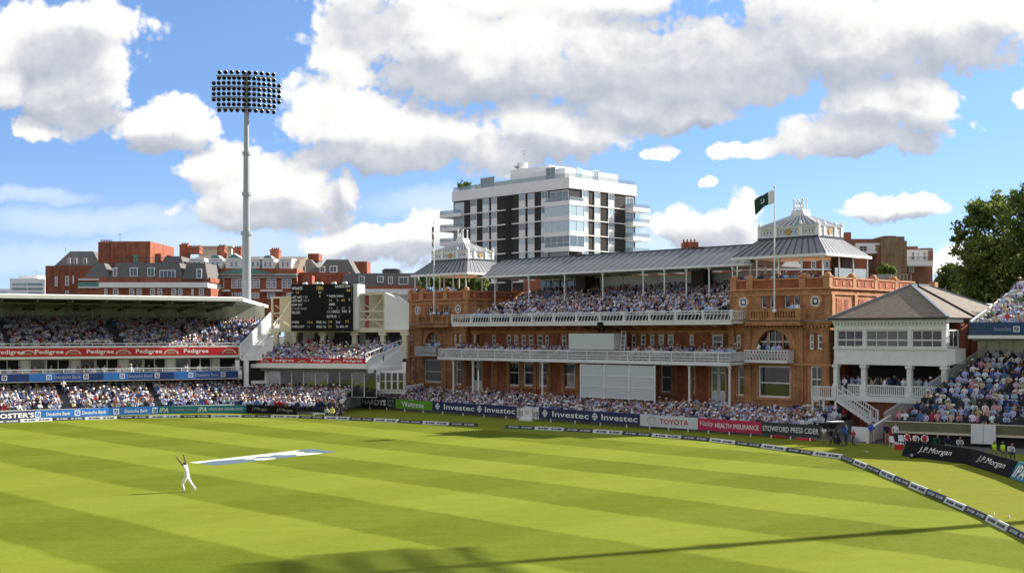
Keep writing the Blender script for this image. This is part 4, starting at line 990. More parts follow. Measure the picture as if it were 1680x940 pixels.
    for i in range(12):
        f = i/11; sm.bar((e1, eb0+(eb1-eb0)*f, ze+.012), (k1, kb0+(kb1-kb0)*f, zk+.012), .06, .03)
    sm.box(k0-.15, k1+.15, kb0-.15, kb0+.1, zk-.02, zk+.16); sm.box(k1-.1, k1+.15, kb0+.1, kb1+.15, zk-.02, zk+.16); sm.build('roof_seam', M['lead_seam'], ro)
    sf = MB(); sf.box(e0+.02, e1-.02, eb0+.02, eb1-.02, ze-.1, ze-.003); sf.box(e0-.06, e1+.06, eb0-.08, eb0-.002, ze-.22, ze+.05); sf.box(e1+.002, e1+.08, eb0, eb1, ze-.22, ze+.05); sf.build('eaves', M['white_paint'], ro)
    # lantern box: white fretwork panels
    lb_ = MB(); zl0, zl1 = zk+.02, zk+1.15
    for x0, x1, y0, y1 in ((k0, k1, kb0, kb0+.1), (k0, k1, kb1-.1, kb1), (k0, k0+.1, kb0+.1, kb1-.1), (k1-.1, k1, kb0+.1, kb1-.1)):
        lb_.box(x0, x1, y0, y1, zl0, zl0+.3); lb_.box(x0, x1, y0, y1, zl1-.18, zl1)
    lb_.box(k0-.12, k1+.12, kb0-.12, kb0, zl1-.02, zl1+.1); lb_.box(k1, k1+.12, kb0, kb1, zl1-.02, zl1+.1)
    xp = [k0, k0+(k1-k0)*.28, k0+(k1-k0)*.72, k1]; yp = [kb0, kb0+(kb1-kb0)*.28, kb0+(kb1-kb0)*.72, kb1]
    for x in xp: lb_.box(x-.2, x+.2, kb0-.08, kb0+.18, zl0, zl1+.14); lb_.lathe((x, kb0, zl1+.14), [(.16, 0), (.2, .12), (.06, .2), (.1, .34), (.001, .46)], 8)
    for y in yp[1:]: lb_.box(k1-.18, k1+.08, y-.2, y+.2, zl0, zl1+.14); lb_.lathe((k1, y, zl1+.14), [(.16, 0), (.2, .12), (.06, .2), (.1, .34), (.001, .46)], 8)
    lo = lb_.build('lantern', M['white_paint'], pav)
    fr_ = MB()
    def fret(P, a0, a1):
        n = max(4, int((a1-a0)/.4))
        for i in range(n):
            x = a0+(a1-a0)*i/n; w2 = (a1-a0)/n; zc, zd = zl0+.3, zl1-.18
            fr_.bar(P(x, zc), P(x+w2, zd), .075); fr_.bar(P(x, zd), P(x+w2, zc), .075); fr_.bar(P(x+w2/2, zc), P(x+w2/2, zd), .05)
    for i in range(3): fret(lambda x, z: (x, kb0+.05, z), xp[i]+.2, xp[i+1]-.2); fret(lambda y, z: (k1-.05, y, z), yp[i]+.2, yp[i+1]-.2)
    fr_.box(k0+.3, k1-.4, kb0+.16, kb0+.2, zl0, zl1, 1); fr_.box(k1-.3, k1-.26, kb0+.3, kb1-.3, zl0, zl1, 1)
    fr_.build('fretwork', [M['white_iron'], M['curtain']], lo)
    cr_ = MB(); n = 18; cx2 = (xp[1]+xp[2])/2; cy2 = (yp[1]+yp[2])/2; zc = (zl0+zl1)/2+.05
    cr_.ext([(cx2+.29*math.cos(2*PI*i/n), kb0-.06, zc+.33*math.sin(2*PI*i/n)) for i in range(n)], (0, .08, 0)); cr_.ext([(k1+.06, cy2+.27*math.cos(2*PI*i/n), zc+.33*math.sin(2*PI*i/n)) for i in range(n)], (-.08, 0, 0)); cr_.build('crest_disc', M['gold'], lo)
    # upper hipped roof with cresting on top
    gx0, gx1, gy0, gy1 = cx2-.9, cx2+.9, cy2-.5, cy2+.5; zh = zl1+1.25
    up_ = MB(); up_.hip(k0-.15, k1+.15, kb0-.15, kb1+.15, zl1+.06, gx0, gx1, gy0, gy1, zh); uo = up_.build('lantern_roof', M['lead'], pav)
    sm = MB()
    for i in range(11):
        f = i/10; sm.bar((k0-.15+(k1-k0+.3)*f, kb0-.15, zl1+.09), (gx0+(gx1-gx0)*f, gy0, zh+.02), .08)
    for i in range(9):
        f = i/8; sm.bar((k1+.15, kb0-.15+(kb1-kb0+.3)*f, zl1+.072), (gx1, gy0+(gy1-gy0)*f, zh+.012), .05, .03)
    sm.build('roof_seam', M['white_iron'] if side > 0 else M['white_iron'], uo)
    ft = MB(); ft.ext([(gx0, gy0-.05, zh), (gx1, gy0-.05, zh), (gx1-.3, gy0-.05, zh+.6), (gx0+.3, gy0-.05, zh+.6)], (0, gy1-gy0+.1, 0))
    for x in (gx0+.4, gx1-.4):
        for y in (gy0+.1, gy1-.1): ft.tube((x, y, zh+.6), (x, y, zh+1.55), .08, .06, 8); ft.ball((x, y, zh+1.65), .13, 8, 5)
    ft.box(gx0+.4, gx1-.4, gy0+.05, gy0+.15, zh+.7, zh+.8); ft.box(gx0+.4, gx1-.4, gy0+.05, gy0+.15, zh+1.25, zh+1.35)
    for i in range(3): x = gx0+.45+i*.3; ft.bar((x, gy0+.1, zh+.78), (x+.3, gy0+.1, zh+1.27), .06); ft.bar((x, gy0+.1, zh+1.27), (x+.3, gy0+.1, zh+.78), .06)
    ft.build('roof_finial', M['white_paint'], uo)
    for f in (.02, .25, .5, .75, .98):
        x = e0+.3+(e1-e0-.6)*f; MB().tube((x, eb0+.3, 13.5), (x, eb0+.3, ze-.2), .09, .08, 8).lathe((x, eb0+.3, ze-.6), [(.08, 0), (.2, .3), (.22, .4)], 8).build('roof_post', M['white_paint'], pav)
    for f in (.33, .66, 1): y = eb0+.3+(eb1-eb0-.6)*f; MB().tube((e1-.3, y, 13.5), (e1-.3, y, ze-.2), .09, .08, 8).build('roof_post', M['white_paint'], pav); MB().tube((e0+.3, y, 13.5), (e0+.3, y, ze-.2), .09, .08, 8).build('roof_post', M['white_paint'], pav)
    if side > 0:
        MB().box(e1-.32, e1-.30, eb0+2.2, eb1-.3, 13.5, 15.6).build('glass_screen', M['screen_glass'], pav); MB().box(e1-4, e1-.4, eb1-.32, eb1-.3, 13.5, 15.6).build('glass_screen', M['screen_glass'], pav)
        MB().box(e1-2.2, e1-.9, eb0+4.6, eb1-1.6, 13.45, ze-.1).build('service_core', M['dark_wood'], pav)
aR1 = A(1362, BT)
tower(1, A(1195, BT), aR1, ((1210, 1222, 600, 649), (1244, 1297, 600, 652), (1329, 1350, 600, 658), ((1208, 1215, 549, 572), (1242, 1297, 541, 572)), ((1328, 1335, 549, 573), (1341, 1350, 549, 573)),
      ((1246, 1255, 484, 505), (1260, 1269, 484, 505), (1284, 1293, 484, 505), (1299, 1309, 484, 505)), ((1220, 496), (1338, 494)), (1.5, 12.5, BT+1.0, BT+9.6)), 30.0)
tower(-1, A(667, BT), A(766, BT), ((674, 679, 589, 626), (696, 724, 589, 627), (748, 758, 591, 631), ((673, 677, 549, 566), (698, 722, 545, 566)), ((745, 749, 549, 566), (753, 757, 549, 566)),
      ((700, 706, 502, 517), (710, 716, 502, 517), (723, 728, 502, 517), (732, 737, 502, 517)), ((686, 509.5), (752, 507)), (-50.3, -39.2, BT+1.0, BT+9.6)), 30.0)
# ---- terrace of seats before the pavilion, with low end wall
mb = MB(); ta0, ta1 = -49.5, aR1+3.2
tal = lambda b: A(584+108*max(b, 0)/11.5, b)
for r in range(11): mb.box(tal(1.1+r*.95)-.3, ta1, 1.1+r*.95, 1.1+(r+1)*.95, -.05, .25+r*.088)
mb.build('terrace_step', M['step_concrete'], pav)
mb = MB()
for r in range(11):
    for (q0, q1) in ((ta0+.3, -36), (-35, -12), (-10.5, 2.5), (3.8, ta1-.6)): mb.box(q0, q1, 1.1+(r+.6)*.95, 1.1+(r+.98)*.95, .25+r*.088+.37, .25+r*.088+.43); mb.box(q0, q1, 1.1+(r+.95)*.95, 1.1+(r+.99)*.95, .25+r*.088+.5, .25+r*.088+.82)
mb.build('seat_bench', M['seat_white'], pav)
ew = MB(); p0 = (A(566, .3), .3); p1 = (A(692, 11.8), 11.8)
ew.add([(p0[0], p0[1], 0), (p1[0], p1[1], 0), (p1[0], p1[1], 2.7), (p0[0], p0[1], 1.45), (p0[0]+.3, p0[1]+.1, 0), (p1[0]+.3, p1[1]+.1, 0), (p1[0]+.3, p1[1]+.1, 2.7), (p0[0]+.3, p0[1]+.1, 1.45)], ((0, 1, 2, 3), (4, 5, 6, 7), (3, 2, 6, 7), (0, 4, 7, 3), (1, 5, 6, 2)))
ew.build('terrace_end_wall', M['white_render'], pav)
# ---- sight screen and camera platform box
s0, s1 = A(953, 8.4), A(1075, 8.4); zs0, zs1 = Z(1014, 654, 8.4), Z(1014, 599, 8.4)
ss = fempty('sight_screen', PV, 'large pale sight screen of three panels standing below the long white balcony', 'sight screen')
for k in range(3):
    x0 = s0+(s1-s0)*k/3; x1 = s0+(s1-s0)*(k+1)/3
    mb = MB(); mb.box(x0+.1, x1-.1, 8.4, 8.46, zs0, zs1); mb.box(x0+.02, x0+.1, 8.35, 8.5, zs0-.05, zs1+.05, 1); mb.box(x1-.1, x1-.02, 8.35, 8.5, zs0-.05, zs1+.05, 1); mb.box(x0+.1, x1-.1, 8.36, 8.398, zs0, zs0+.08, 1); mb.box(x0+.1, x1-.1, 8.36, 8.398, zs1-.08, zs1, 1)
    for f in (.34, .67): z = zs0+(zs1-zs0)*f; mb.box(x0+.1, x1-.1, 8.36, 8.398, z-.05, z+.05, 1)
    mb.build('screen_panel', [mat('screen_grey', (.54, .57, .57), .8) if k == 0 else M['screen_grey'], M['white_paint']], ss)
for k in range(4): x = s0+(s1-s0)*k/3; MB().box(x-.07, x+.07, 8.3, 8.344, .5, zs1).build('screen_post', M['white_paint'], ss)
c0, c1 = A(933, 9.2), A(1007, 9.2); zc0, zc1 = Z(970, 574, 9.2)+.05, Z(970, 547, 9.2)
cbx = fempty('camera_platform', PV, 'plain white boarded box for television cameras on the long white balcony', 'camera platform')
mb = MB(); mb.box(c0, c1, 9.2, 11.4, zc0, zc1); mb.build('boarded_box', M['screen_grey'], cbx)
mb = MB()
for x in (c1+.5, c1+1.1): mb.bar((x, 9.6, z1-1), (x-.35, 10.3, zc1+.3), .06)
for k in range(7): f = k/6; mb.bar((c1+.5-.35*f, 9.6+.7*f, z1-.8+(zc1-z1+1)*f), (c1+1.1-.35*f, 9.6+.7*f, z1-.8+(zc1-z1+1)*f), .05)
mb.build('ladder', M['white_paint'], cbx)
CAMBOX = (c0, c1, zc1)
# spectators of the pavilion
seat_people(PV, lambda b: tal(b)+.2, lambda b: ta1-.4, 1.1, .95, 11, .25, .088, 'pavilion terrace', mix='member', hats=.16, clap=.5, aisles=(-35.5, -11.2, 3.1), rowdens=lambda r: .86 if r < 8 else .6)
seat_people(PV, lambda b: ual-1.5+.23*(b-BU0), lambda b: uar-.5, BU0, ru_d, RU, zu0, ru_r, 'pavilion upper deck', mix='member', hats=.22, dens=.9, aisles=[A(px, BU0+5) for px in (868, 1000, 1150)])
seat_people(PV, lambda b: l0+.5, lambda b: l1-.5, B1+.3, .95, 3, z0+.22, .22, 'long white balcony', mix='member', hats=.1, dens=.85, aisles=[A(1131, 10), A(945, 9.5), A(955, 9.5), A(966, 9.5), A(978, 9.5), A(990, 9.5), A(1000, 9.5), A(1008, 9.5), A(1016, 9.5), A(1024, 9.5)])
for px0, px1, n in ((1205, 1350, 46), (680, 762, 26)):
    for k in range(n):
        px = px0+(px1-px0)*(k+random.uniform(-.3, .3))/n; b = random.choice((BT+1.3, BT+2.3, BT+3.6, BT+5)); 
        stand_people([PV.w(A(px, b), b, 13.45)], PV.rot+random.uniform(-.4, .4), 'tower terrace', 'member', .08)
for px, n in ((1245, 3), (1262, 2), (1300, 2), (700, 3), (715, 2), (1278, 1)):
    for k in range(n): b = BT-.7; stand_people([PV.w(A(px, b)+k*.55, b, ZS+.3 if px not in (1300,) else ZC+.1)], PV.rot, 'tower balcony', 'member', 0)
for k in range(12): b = BT-.25; px = 705+k*2.6; stand_people([PV.w(A(px, b), b, ZC+.02)], PV.rot, 'tower balcony', 'member', 0)
for k in range(14): b = BT-.3; px = 1345+random.uniform(-22, 24); stand_people([PV.w(A(px, b-random.uniform(0, 2)), b-random.uniform(0, 1.5), .9)], PV.rot, 'tower foot', 'member', 0)

# ================================================================== white two storey annex beside the pavilion
an = fempty('annex', PV, 'white two storey verandah building with hipped slate roof beside the pavilion', 'annex')
AB = 11.0; n0, n1 = A(1370, AB)-.1, A(1553, AB); zA = dict(fl=3.4, f0=6.3, f1=7.85, w1=9.5, ev=10.5)
ab1 = 22.5
mb = MB(); mb.box(n0, n1, AB+.0, AB+.45, zA['f0'], zA['f1']); mb.box(n0-.05, n1+.12, AB-.12, AB-.002, zA['f1']-.14, zA['f1']+.02); mb.box(n0-.02, n1+.08, AB-.08, AB-.002, zA['f0']-.02, zA['f0']+.25)
mb.box(n0, n1, AB, AB+.45, zA['w1'], zA['ev']); mb.box(n0-.1, n1+.1, AB-.2, AB-.002, zA['ev']-.35, zA['ev']-.06); mb.box(n1+.002, n1+.1, AB, AB+3, zA['ev']-.35, zA['ev']-.06)
mb.add([(n1, AB, zA['f0']), (n1+.5, AB+.6, zA['f0']+.2), (n1+.5, AB+2.6, zA['f0']+.2), (n1, AB+2.6, zA['f0']), (n1, AB, zA['f1']), (n1+.5, AB+.6, zA['f1']), (n1+.5, AB+2.6, zA['f1']), (n1, AB+2.6, zA['f1'])], ((0, 1, 5, 4), (1, 2, 6, 5), (4, 5, 6, 7), (0, 3, 2, 1)))
mb.build('fascia', M['white_paint'], an)
mb = MB(); k = 0
while n0+k*.34 < n1: mb.box(n0+k*.34, n0+k*.34+.17, AB-.18, AB-.003, zA['ev']-.55, zA['ev']-.36); k += 1
mb.build('dentil', M['white_paint'], an)
for px0, px1, nx in ((1373, 1416, 3), (1420, 1490, 4), (1495, 1546, 3)):
    h = (A(px0, AB), A(px1, AB), zA['f1']+.03, zA['w1']-.003); window(an, h, AB+.08, nx=nx, nz=1, frame=.12, mid=.42)
mb = MB()
for px in (1371.5, 1418, 1492.5, 1549.5): x = A(px, AB); mb.box(x-.16, x+.16, AB-.02, AB+.3, zA['f1'], zA['w1'])
mb.build('mullion_post', M['white_paint'], an)
window(an, (AB+.5, AB+2.4, zA['f1']+.05, zA['w1']), n1-.05, nx=2, ax='y', sgn=-1)
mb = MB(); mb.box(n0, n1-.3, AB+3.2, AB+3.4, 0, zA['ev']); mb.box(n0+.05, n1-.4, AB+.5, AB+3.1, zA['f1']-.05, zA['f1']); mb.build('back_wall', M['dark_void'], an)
mb = MB(); mb.box(n1-.9, n1+.0, AB+2.7, ab1, 0, zA['ev']-.4); mb.box(n0, n1-.9, ab1-.2, ab1, 0, zA['ev']-.4); mb.box(n1+.0, n1+.35, AB+4.6, AB+5.4, 2, zA['ev']-.7)
mb.box(n0, n1, AB+.2, AB+.5, 0, zA['fl']-.5); mb.build('brick_wall', M['mansion_brick'], an)
mb = MB(); mb.box(n1+.355, n1+.43, AB+3.6, AB+3.72, 2, 10); mb.box(n1+.02, n1+.1, AB+7.6, AB+7.72, 2, 10); mb.build('drainpipe', M['black_metal'], an)
mb = MB(); mb.box(n0, n1, AB-.3, AB+3.2, zA['fl']-.3, zA['fl']); mb.box(n0, n1+.05, AB-.42, AB-.3, zA['fl']-.48, zA['fl']+.04); mb.build('verandah_floor', M['white_paint'], an)
cols = [A(px, AB) for px in (1371.5, 1417, 1492, 1549)]
for x in cols:
    MB().box(x-.22, x+.22, AB-.1, AB+.3, zA['fl'], zA['f0']-.3).box(x-.32, x+.32, AB-.2, AB+.4, zA['f0']-.3, zA['f0']-.05).box(x-.3, x+.3, AB-.18, AB+.38, zA['fl'], zA['fl']+1.0).build('column', M['white_paint'], an)
for i in range(3):
    a, b = cols[i]+.32, cols[i+1]-.32
    if i == 0: a += .9
    mb = MB(); balustrade(mb, (a, AB+.1), (b, AB+.1), zA['fl']+.08, zA['fl']+1.05, .19, .085, .12, base=.09); mb.build('balustrade', M['white_paint'], an)
# roof: hipped slates with lead hips
e0, e1 = n0-.35, n1+.35; er = dict(ev=10.55, rz=13.75)
rg0, rg1 = A(1495, 17), A(1535, 19)
rp = MB(); rb1 = 27.0; rx = A(1495, 17); 
rp.hip(e0, e1, AB-.45, rb1, er['ev'], rx-.02, rx+.02, 17.0, 20.5, er['rz']); ro = rp.build('roof', M['slate'], an)
hp = MB()
for p, q in (((e0, AB-.45, er['ev']), (rx, 17.0, er['rz'])), ((e1, AB-.45, er['ev']), (rx, 17.0, er['rz'])), ((rx, 17, er['rz']), (rx, 20.5, er['rz'])), ((e1, rb1, er['ev']), (rx, 20.5, er['rz']))): hp.bar(Vector(p)+Vector((0, 0, .05)), Vector(q)+Vector((0, 0, .05)), .26, .14)
hp.build('hip_flashing', mat('hip_lead', (.20, .23, .28), .5), ro)
gt_ = MB(); gt_.box(e0, e1, AB-.55, AB-.452, er['ev']-.14, er['ev']+.03); gt_.build('gutter', M['black_metal'], ro)
gp_ = MB(); P0 = Vector((e1, 15.8, er['ev']+.1)); P1 = Vector((rx+.4, 17.6, er['rz']-.1)); gp_.bar(P0, P1, .13); gp_.tube(P1, P1+Vector((0, 0, .7)), .08, .08, 6); gp_.build('roof_pipe', M['black_metal'], ro)
# outside stair: landing and flight running down to the right
st = MB(); la0, la1 = n0-1.35, cols[0]+.95; lb0, lb1 = AB-1.7, AB-.32
st.box(la0, la1, lb0, lb1, zA['fl']-.42, zA['fl']-.25)
NS = 10; run = A(1428, lb0)-la1
for k in range(NS): x = la1+run*k/NS; z = zA['fl']-.28-(k+1)*(zA['fl']-1.25)/NS; st.box(x, x+run/NS+.02, lb0+.1, lb1-.1, z-.05, z)
for y in (lb0, lb1-.1): st.add([(la1, y, zA['fl']-.5), (la1, y, zA['fl']-.2), (la1+run, y, 1.2), (la1+run, y, .9), (la1, y+.1, zA['fl']-.5), (la1, y+.1, zA['fl']-.2), (la1+run, y+.1, 1.2), (la1+run, y+.1, .9)], ((0, 1, 2, 3), (4, 7, 6, 5), (1, 5, 6, 2), (0, 3, 7, 4), (0, 4, 5, 1), (3, 2, 6, 7)))
for x, y in ((la0+.08, lb0+.08), (la0+.08, lb1-.08), (la1, lb0+.08), ((la0+la1)/2, lb0+.08)): st.box(x-.08, x+.08, y-.08, y+.08, 0, zA['fl']-.25)
st.build('stair', M['white_paint'], an)
sr = MB()
balustrade(sr, (la0, lb0+.06), (la1, lb0+.06), zA['fl']-.25, zA['fl']+.85, .2, .07, .1); balustrade(sr, (la0+.05, lb0+.1), (la0+.05, lb1), zA['fl']-.25, zA['fl']+.85, .2, .07, .1)
for y in (lb0+.06, lb1-.06):
    p, q = Vector((la1, y, zA['fl']+.75)), Vector((la1+run, y, 2.1)); sr.bar(p, q, .1); sr.bar(p-Vector((0, 0, .85)), q-Vector((0, 0, .85)), .07)
    for k in range(1, 15): c = p.lerp(q, k/15); sr.bar(c, c-Vector((0, 0, .86)), .06)
    for c in (p, q): sr.box(c.x-.08, c.x+.08, y-.08, y+.08, c.z-1.0, c.z+.15)
sr.build('stair_railing', M['white_paint'], an)
for k in range(34):
    px = 1376+(1546-1376)*(k+random.uniform(-.4, .4))/34; b = random.choice((AB+.55, AB+.6, AB+1.3, AB+2.2))
    stand_people([PV.w(A(px, b), b, zA['fl'])], PV.rot, 'annex verandah', 'mixed', .1)
AN0, AN1 = n0, n1

# ================================================================== left grandstand
ls = fempty('grandstand', LS, 'three tier grandstand with flat white edged roof at the left of the ground', 'grandstand')
a0 = -62.0
aend = lambda b: LS.a(393+47*max(b, 0)/13.5, b)
def stepped(fr_name, fr, al, ar, b0, depth, rows, z0, rise, parent, m='step_concrete', seats='seat_white', under=.6):
    mb = MB()
    for r in range(rows):
        y0, y1 = b0+r*depth, b0+(r+1)*depth; z = z0+r*rise
        L0, R0, L1, R1 = al(y0), ar(y0), al(y1), ar(y1)
        mb.add([(L0, y0, z-under), (R0, y0, z-under), (R1, y1, z-under), (L1, y1, z-under), (L0, y0, z), (R0, y0, z), (R1, y1, z), (L1, y1, z)], ((0, 1, 5, 4), (4, 5, 6, 7), (1, 2, 6, 5), (3, 0, 4, 7), (0, 3, 2, 1), (2, 3, 7, 6)))
    mb.build('seating_step', M[m], parent)
    if seats:
        mb = MB()
        for r in range(rows):
            y = b0+(r+.62)*depth; z = z0+r*rise; L, Rr = al(y)+.3, ar(y)-.4
            mb.box(L, Rr, y-.05, y+.3, z+.38, z+.43); mb.box(L, Rr, y+.28, y+.33, z+.43, z+.78)
        mb.build('seat_row', M[seats], parent)
zf = 6.55
stepped('u', LS, lambda b: a0, aend, .5, .85, 13, 6.75, .27, ls, seats='seat_dark')
rd = MB()
RE0, RE1 = LS.a(403, -1.6), LS.a(440, 27)
rd.ext([(a0, -1.6, 13.05), (a0, -1.6, 13.45), (a0, -1.2, 13.55), (a0, 27, 13.3), (a0, 27, 12.9)], (RE0-a0-.3, 0, 0), 0)
rd.quad((a0, -1.5, 13.04), (RE0-.3, -1.5, 13.04), (RE0-.3, 27, 12.88), (a0, 27, 12.88), 1)
# skewed right-hand end of the roof
rd.add([(RE0-.3, -1.6, 13.05), (RE1, 27, 12.9), (RE0-.3, 27, 12.9), (RE0-.3, -1.6, 13.45), (RE1, 27, 13.3), (RE0-.3, 27, 13.3)], ((0, 1, 4, 3), (3, 4, 5), (0, 2, 1)), 0)
ro = rd.build('roof', [M['white_render'], M['slate_grey']], ls)
so_ = MB()
for k in range(17):
    x = a0+2+k*3.7; so_.bar((x, -1.2, 12.9), (x, 12, 12.1), .18, .35); so_.bar((x, -1.0, 13.0), (x, 12, 12.9), .14, .2)
    for j in range(8): y = -1+13*j/8; so_.bar((x, y, 12.97), (x, y+.8, 12.83-.1*j), .07)
so_.box(a0, 0, 2.5, 2.7, 12.5, 12.7); so_.box(a0, 0, 7.5, 7.7, 12.2, 12.4); so_.build('roof_truss', M['slate_grey'], ro)
mb = MB(); mb.quad((a0, 12.2, 9.0), (aend(12), 12.2, 9.0), (aend(12), 12.2, 12.88), (a0, 12.2, 12.88)); mb.build('back_sheeting', M['back_sheet'], ls)
mb = MB()
for k in range(18): x = a0+1.5+k*3.5; mb.box(x-.06, x+.06, 12.0, 12.17, 9, 12.9)
mb.build('back_post', M['white_paint'], ls)
for px in (52, 125): MB().box(LS.a(px, 10)-.35, LS.a(px, 10)+.35, 9.7, 10.3, 11.9, 12.8).build('loudspeaker', M['black_metal'], ls)
# front slab of the upper tier, rail, boxes, middle slab
mb = MB(); mb.box(a0, .3, .05, .5, zf, 7.75); mb.box(a0, .3, -.05, 12, zf-.25, zf-.003); mb.build('upper_slab', M['white_render'], ls)
mb = MB(); mb.box(a0, .3, .0, .08, 7.98, 8.06)
for k in range(50): x = a0+k*1.25; mb.box(x-.03, x+.03, .01, .07, 7.75, 7.98)
for x in (-54, -36, -17): mb.box(x-2, x+2, .02, .08, 8.3, 8.38); mb.box(x-2, x-1.92, .02, .08, 7.9, 8.3); mb.box(x+1.92, x+2, .02, .08, 7.9, 8.3)
mb.build('front_rail', M['white_paint'], ls)
zb_ = 4.75
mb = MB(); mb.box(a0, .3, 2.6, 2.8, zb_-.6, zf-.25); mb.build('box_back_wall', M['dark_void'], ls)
x = a0+.4; k = 0
while x < -2:
    kind = k % 3
    if kind == 2:
        MB().box(x, x+1.0, 2.2, 2.55, zb_-.4, zf-.26).build('pier', M['white_render'], ls); x += 1.05
    else:
        w_ = 1.7 if kind == 0 else 2.6
        if kind == 0: window(ls, (x, x+w_, zb_-.4, zf-.27), 2.35, nx=1, frame=.1, name='box_window')
        else:
            o = MB().box(x, x+.1, 2.35, 2.5, zb_-.4, zf-.27).box(x+w_-.1, x+w_, 2.35, 2.5, zb_-.4, zf-.27).box(x+w_*.5-.05, x+w_*.5+.05, 2.35, 2.5, zb_-.4, zf-.27).build('box_doorway', M['white_paint'], ls)
        x += w_+.05
    k += 1
mb = MB(); mb.box(a0, .3, -.5, 2.6, 3.75, 4.2); mb.box(a0, .3, -.5, -.42, 3.7, 4.72); mb.build('middle_slab', M['white_render'], ls)
mb = MB(); mb.box(a0, .3, -.55, -.47, 5.05, 5.15); mb.box(a0, .3, -.52, -.49, 4.85, 4.9)
for k in range(28): x = a0+k*2.2; mb.box(x-.04, x+.04, -.54, -.48, 4.72, 5.05)
mb.build('box_rail', M['white_paint'], ls)
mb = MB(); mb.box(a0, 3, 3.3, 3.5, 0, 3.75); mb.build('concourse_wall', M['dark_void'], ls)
for k in range(13): x = a0+1.5+k*4.9; MB().tube((x, 1.6, 0), (x, 1.6, 3.75), .16, .16, 8).build('column', M['concrete'], ls)
mb = MB(); mb.box(a0, 2.5, 2.3, 2.38, 3.3, 3.38); mb.build('concourse_rail', M['white_paint'], ls)
stepped('l', LS, lambda b: a0, lambda b: 3.5, -4.7, .82, 8, .35, .28, ls, seats='seat_dark')
mb = MB(); mb.box(a0, 4, -5.1, -4.85, 0, .9); mb.build('front_wall', M['white_render'], ls)
for x in (-42.5, -27.0, -10.5):
    mb = MB()
    for y in (-6.2, 1.5):
        pass
    for dx in (-.6, .6): mb.bar((x+dx, 1.9, 3.6), (x+dx, .2, 3.35), .06); mb.bar((x+dx, .2, 3.35), (x+dx, .2, 2.5), .06)
    mb.build('aisle_rail', M['white_paint'], ls)
# white stair along the right-hand end, with the end columns
ew = MB()
def ez(b): return 6.5+.30*b
pts = [(LS.a(393, -.4), -.4), (LS.a(443, 13.5), 13.5)]
for off_, lo, hi in ((0, -.2, 1.45),):
    (xa, ya), (xb, yb) = pts
    ew.add([(xa, ya, ez(ya)+lo), (xb, yb, ez(yb)+lo), (xb, yb, ez(yb)+hi), (xa, ya, ez(ya)+hi), (xa+.2, ya, ez(ya)+lo), (xb+.2, yb, ez(yb)+lo), (xb+.2, yb, ez(yb)+hi), (xa+.2, ya, ez(ya)+hi)], ((0, 1, 2, 3), (4, 7, 6, 5), (3, 2, 6, 7), (0, 3, 7, 4), (0, 4, 5, 1)))
for k in range(14):
    b = -.2+k; xa = aend(b)+.46; ew.box(xa, xa+1.4, b, b+1, ez(b)-.3, ez(b)+.1)
ew.build('end_stair', M['white_render'], ls)
er_ = MB()
for k in range(15): b = -.3+13.6*k/14; p = Vector((aend(b)+1.9, b, ez(b)+.1)); er_.bar(p, p+Vector((0, 0, 1.1)), .06)
er_.bar((aend(-.3)+1.9, -.3, ez(-.3)+1.2), (aend(13.3)+1.9, 13.3, ez(13.3)+1.2), .08); er_.build('stair_rail', M['white_paint'], ls)
mb = MB(); mb.box(LS.a(401, -.3), LS.a(408, -.3), -.3, .2, 0, 5.9); mb.box(.3, 6, -.2, 3, 5.9, 6.25); mb.build('end_column', M['white_render'], ls)
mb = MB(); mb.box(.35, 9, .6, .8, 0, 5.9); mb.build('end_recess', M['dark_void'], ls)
mb = MB(); mb.box(1.65, 6, .3, .55, 3.0, 3.4); mb.build('end_landing', M['white_render'], ls)
lr = MB(); p, q = Vector((4.2, -5.8, 1.4)), Vector((4.6, 2.5, 4.0)); lr.bar(p, q, .09); lr.bar(p-Vector((0, 0, .8)), q-Vector((0, 0, .8)), .2, .5)
for k in range(9): c = p.lerp(q, k/8); lr.bar(c, c-Vector((0, 0, .85)), .07)
lr.build('stair_rail', M['white_paint'], ls)
als = [-57, -48.5, -33, -19.5, -10, -1.5+.2]
aisU = [LS.a(px, 5) for px in (8, 190, 103, 272, 372)]
seat_people(LS, lambda b: a0, lambda b: aend(b)-.3, .5, .85, 13, 6.75, .27, 'grandstand upper tier', hats=.35, aisles=[LS.a(px, 4) for px in (12, 193, 196, 372)], dens=.93)
seat_people(LS, lambda b: a0, lambda b: 3.2, -4.7, .82, 8, .35, .28, 'grandstand lower tier', hats=.5, aisles=[LS.a(px, -4) for px in (106, 110, 258)], dens=.95)
for k in range(90): stand_people([LS.w(a0+8+k*.6+random.uniform(-.3, .3), random.choice((.2, .6, 1.1)), 3.72)], LS.rot, 'grandstand boxes', None, .1) if random.random() < .62 else None
LEFT_STANDER = LS.w(LS.a(104, -1), -1, 2.2)
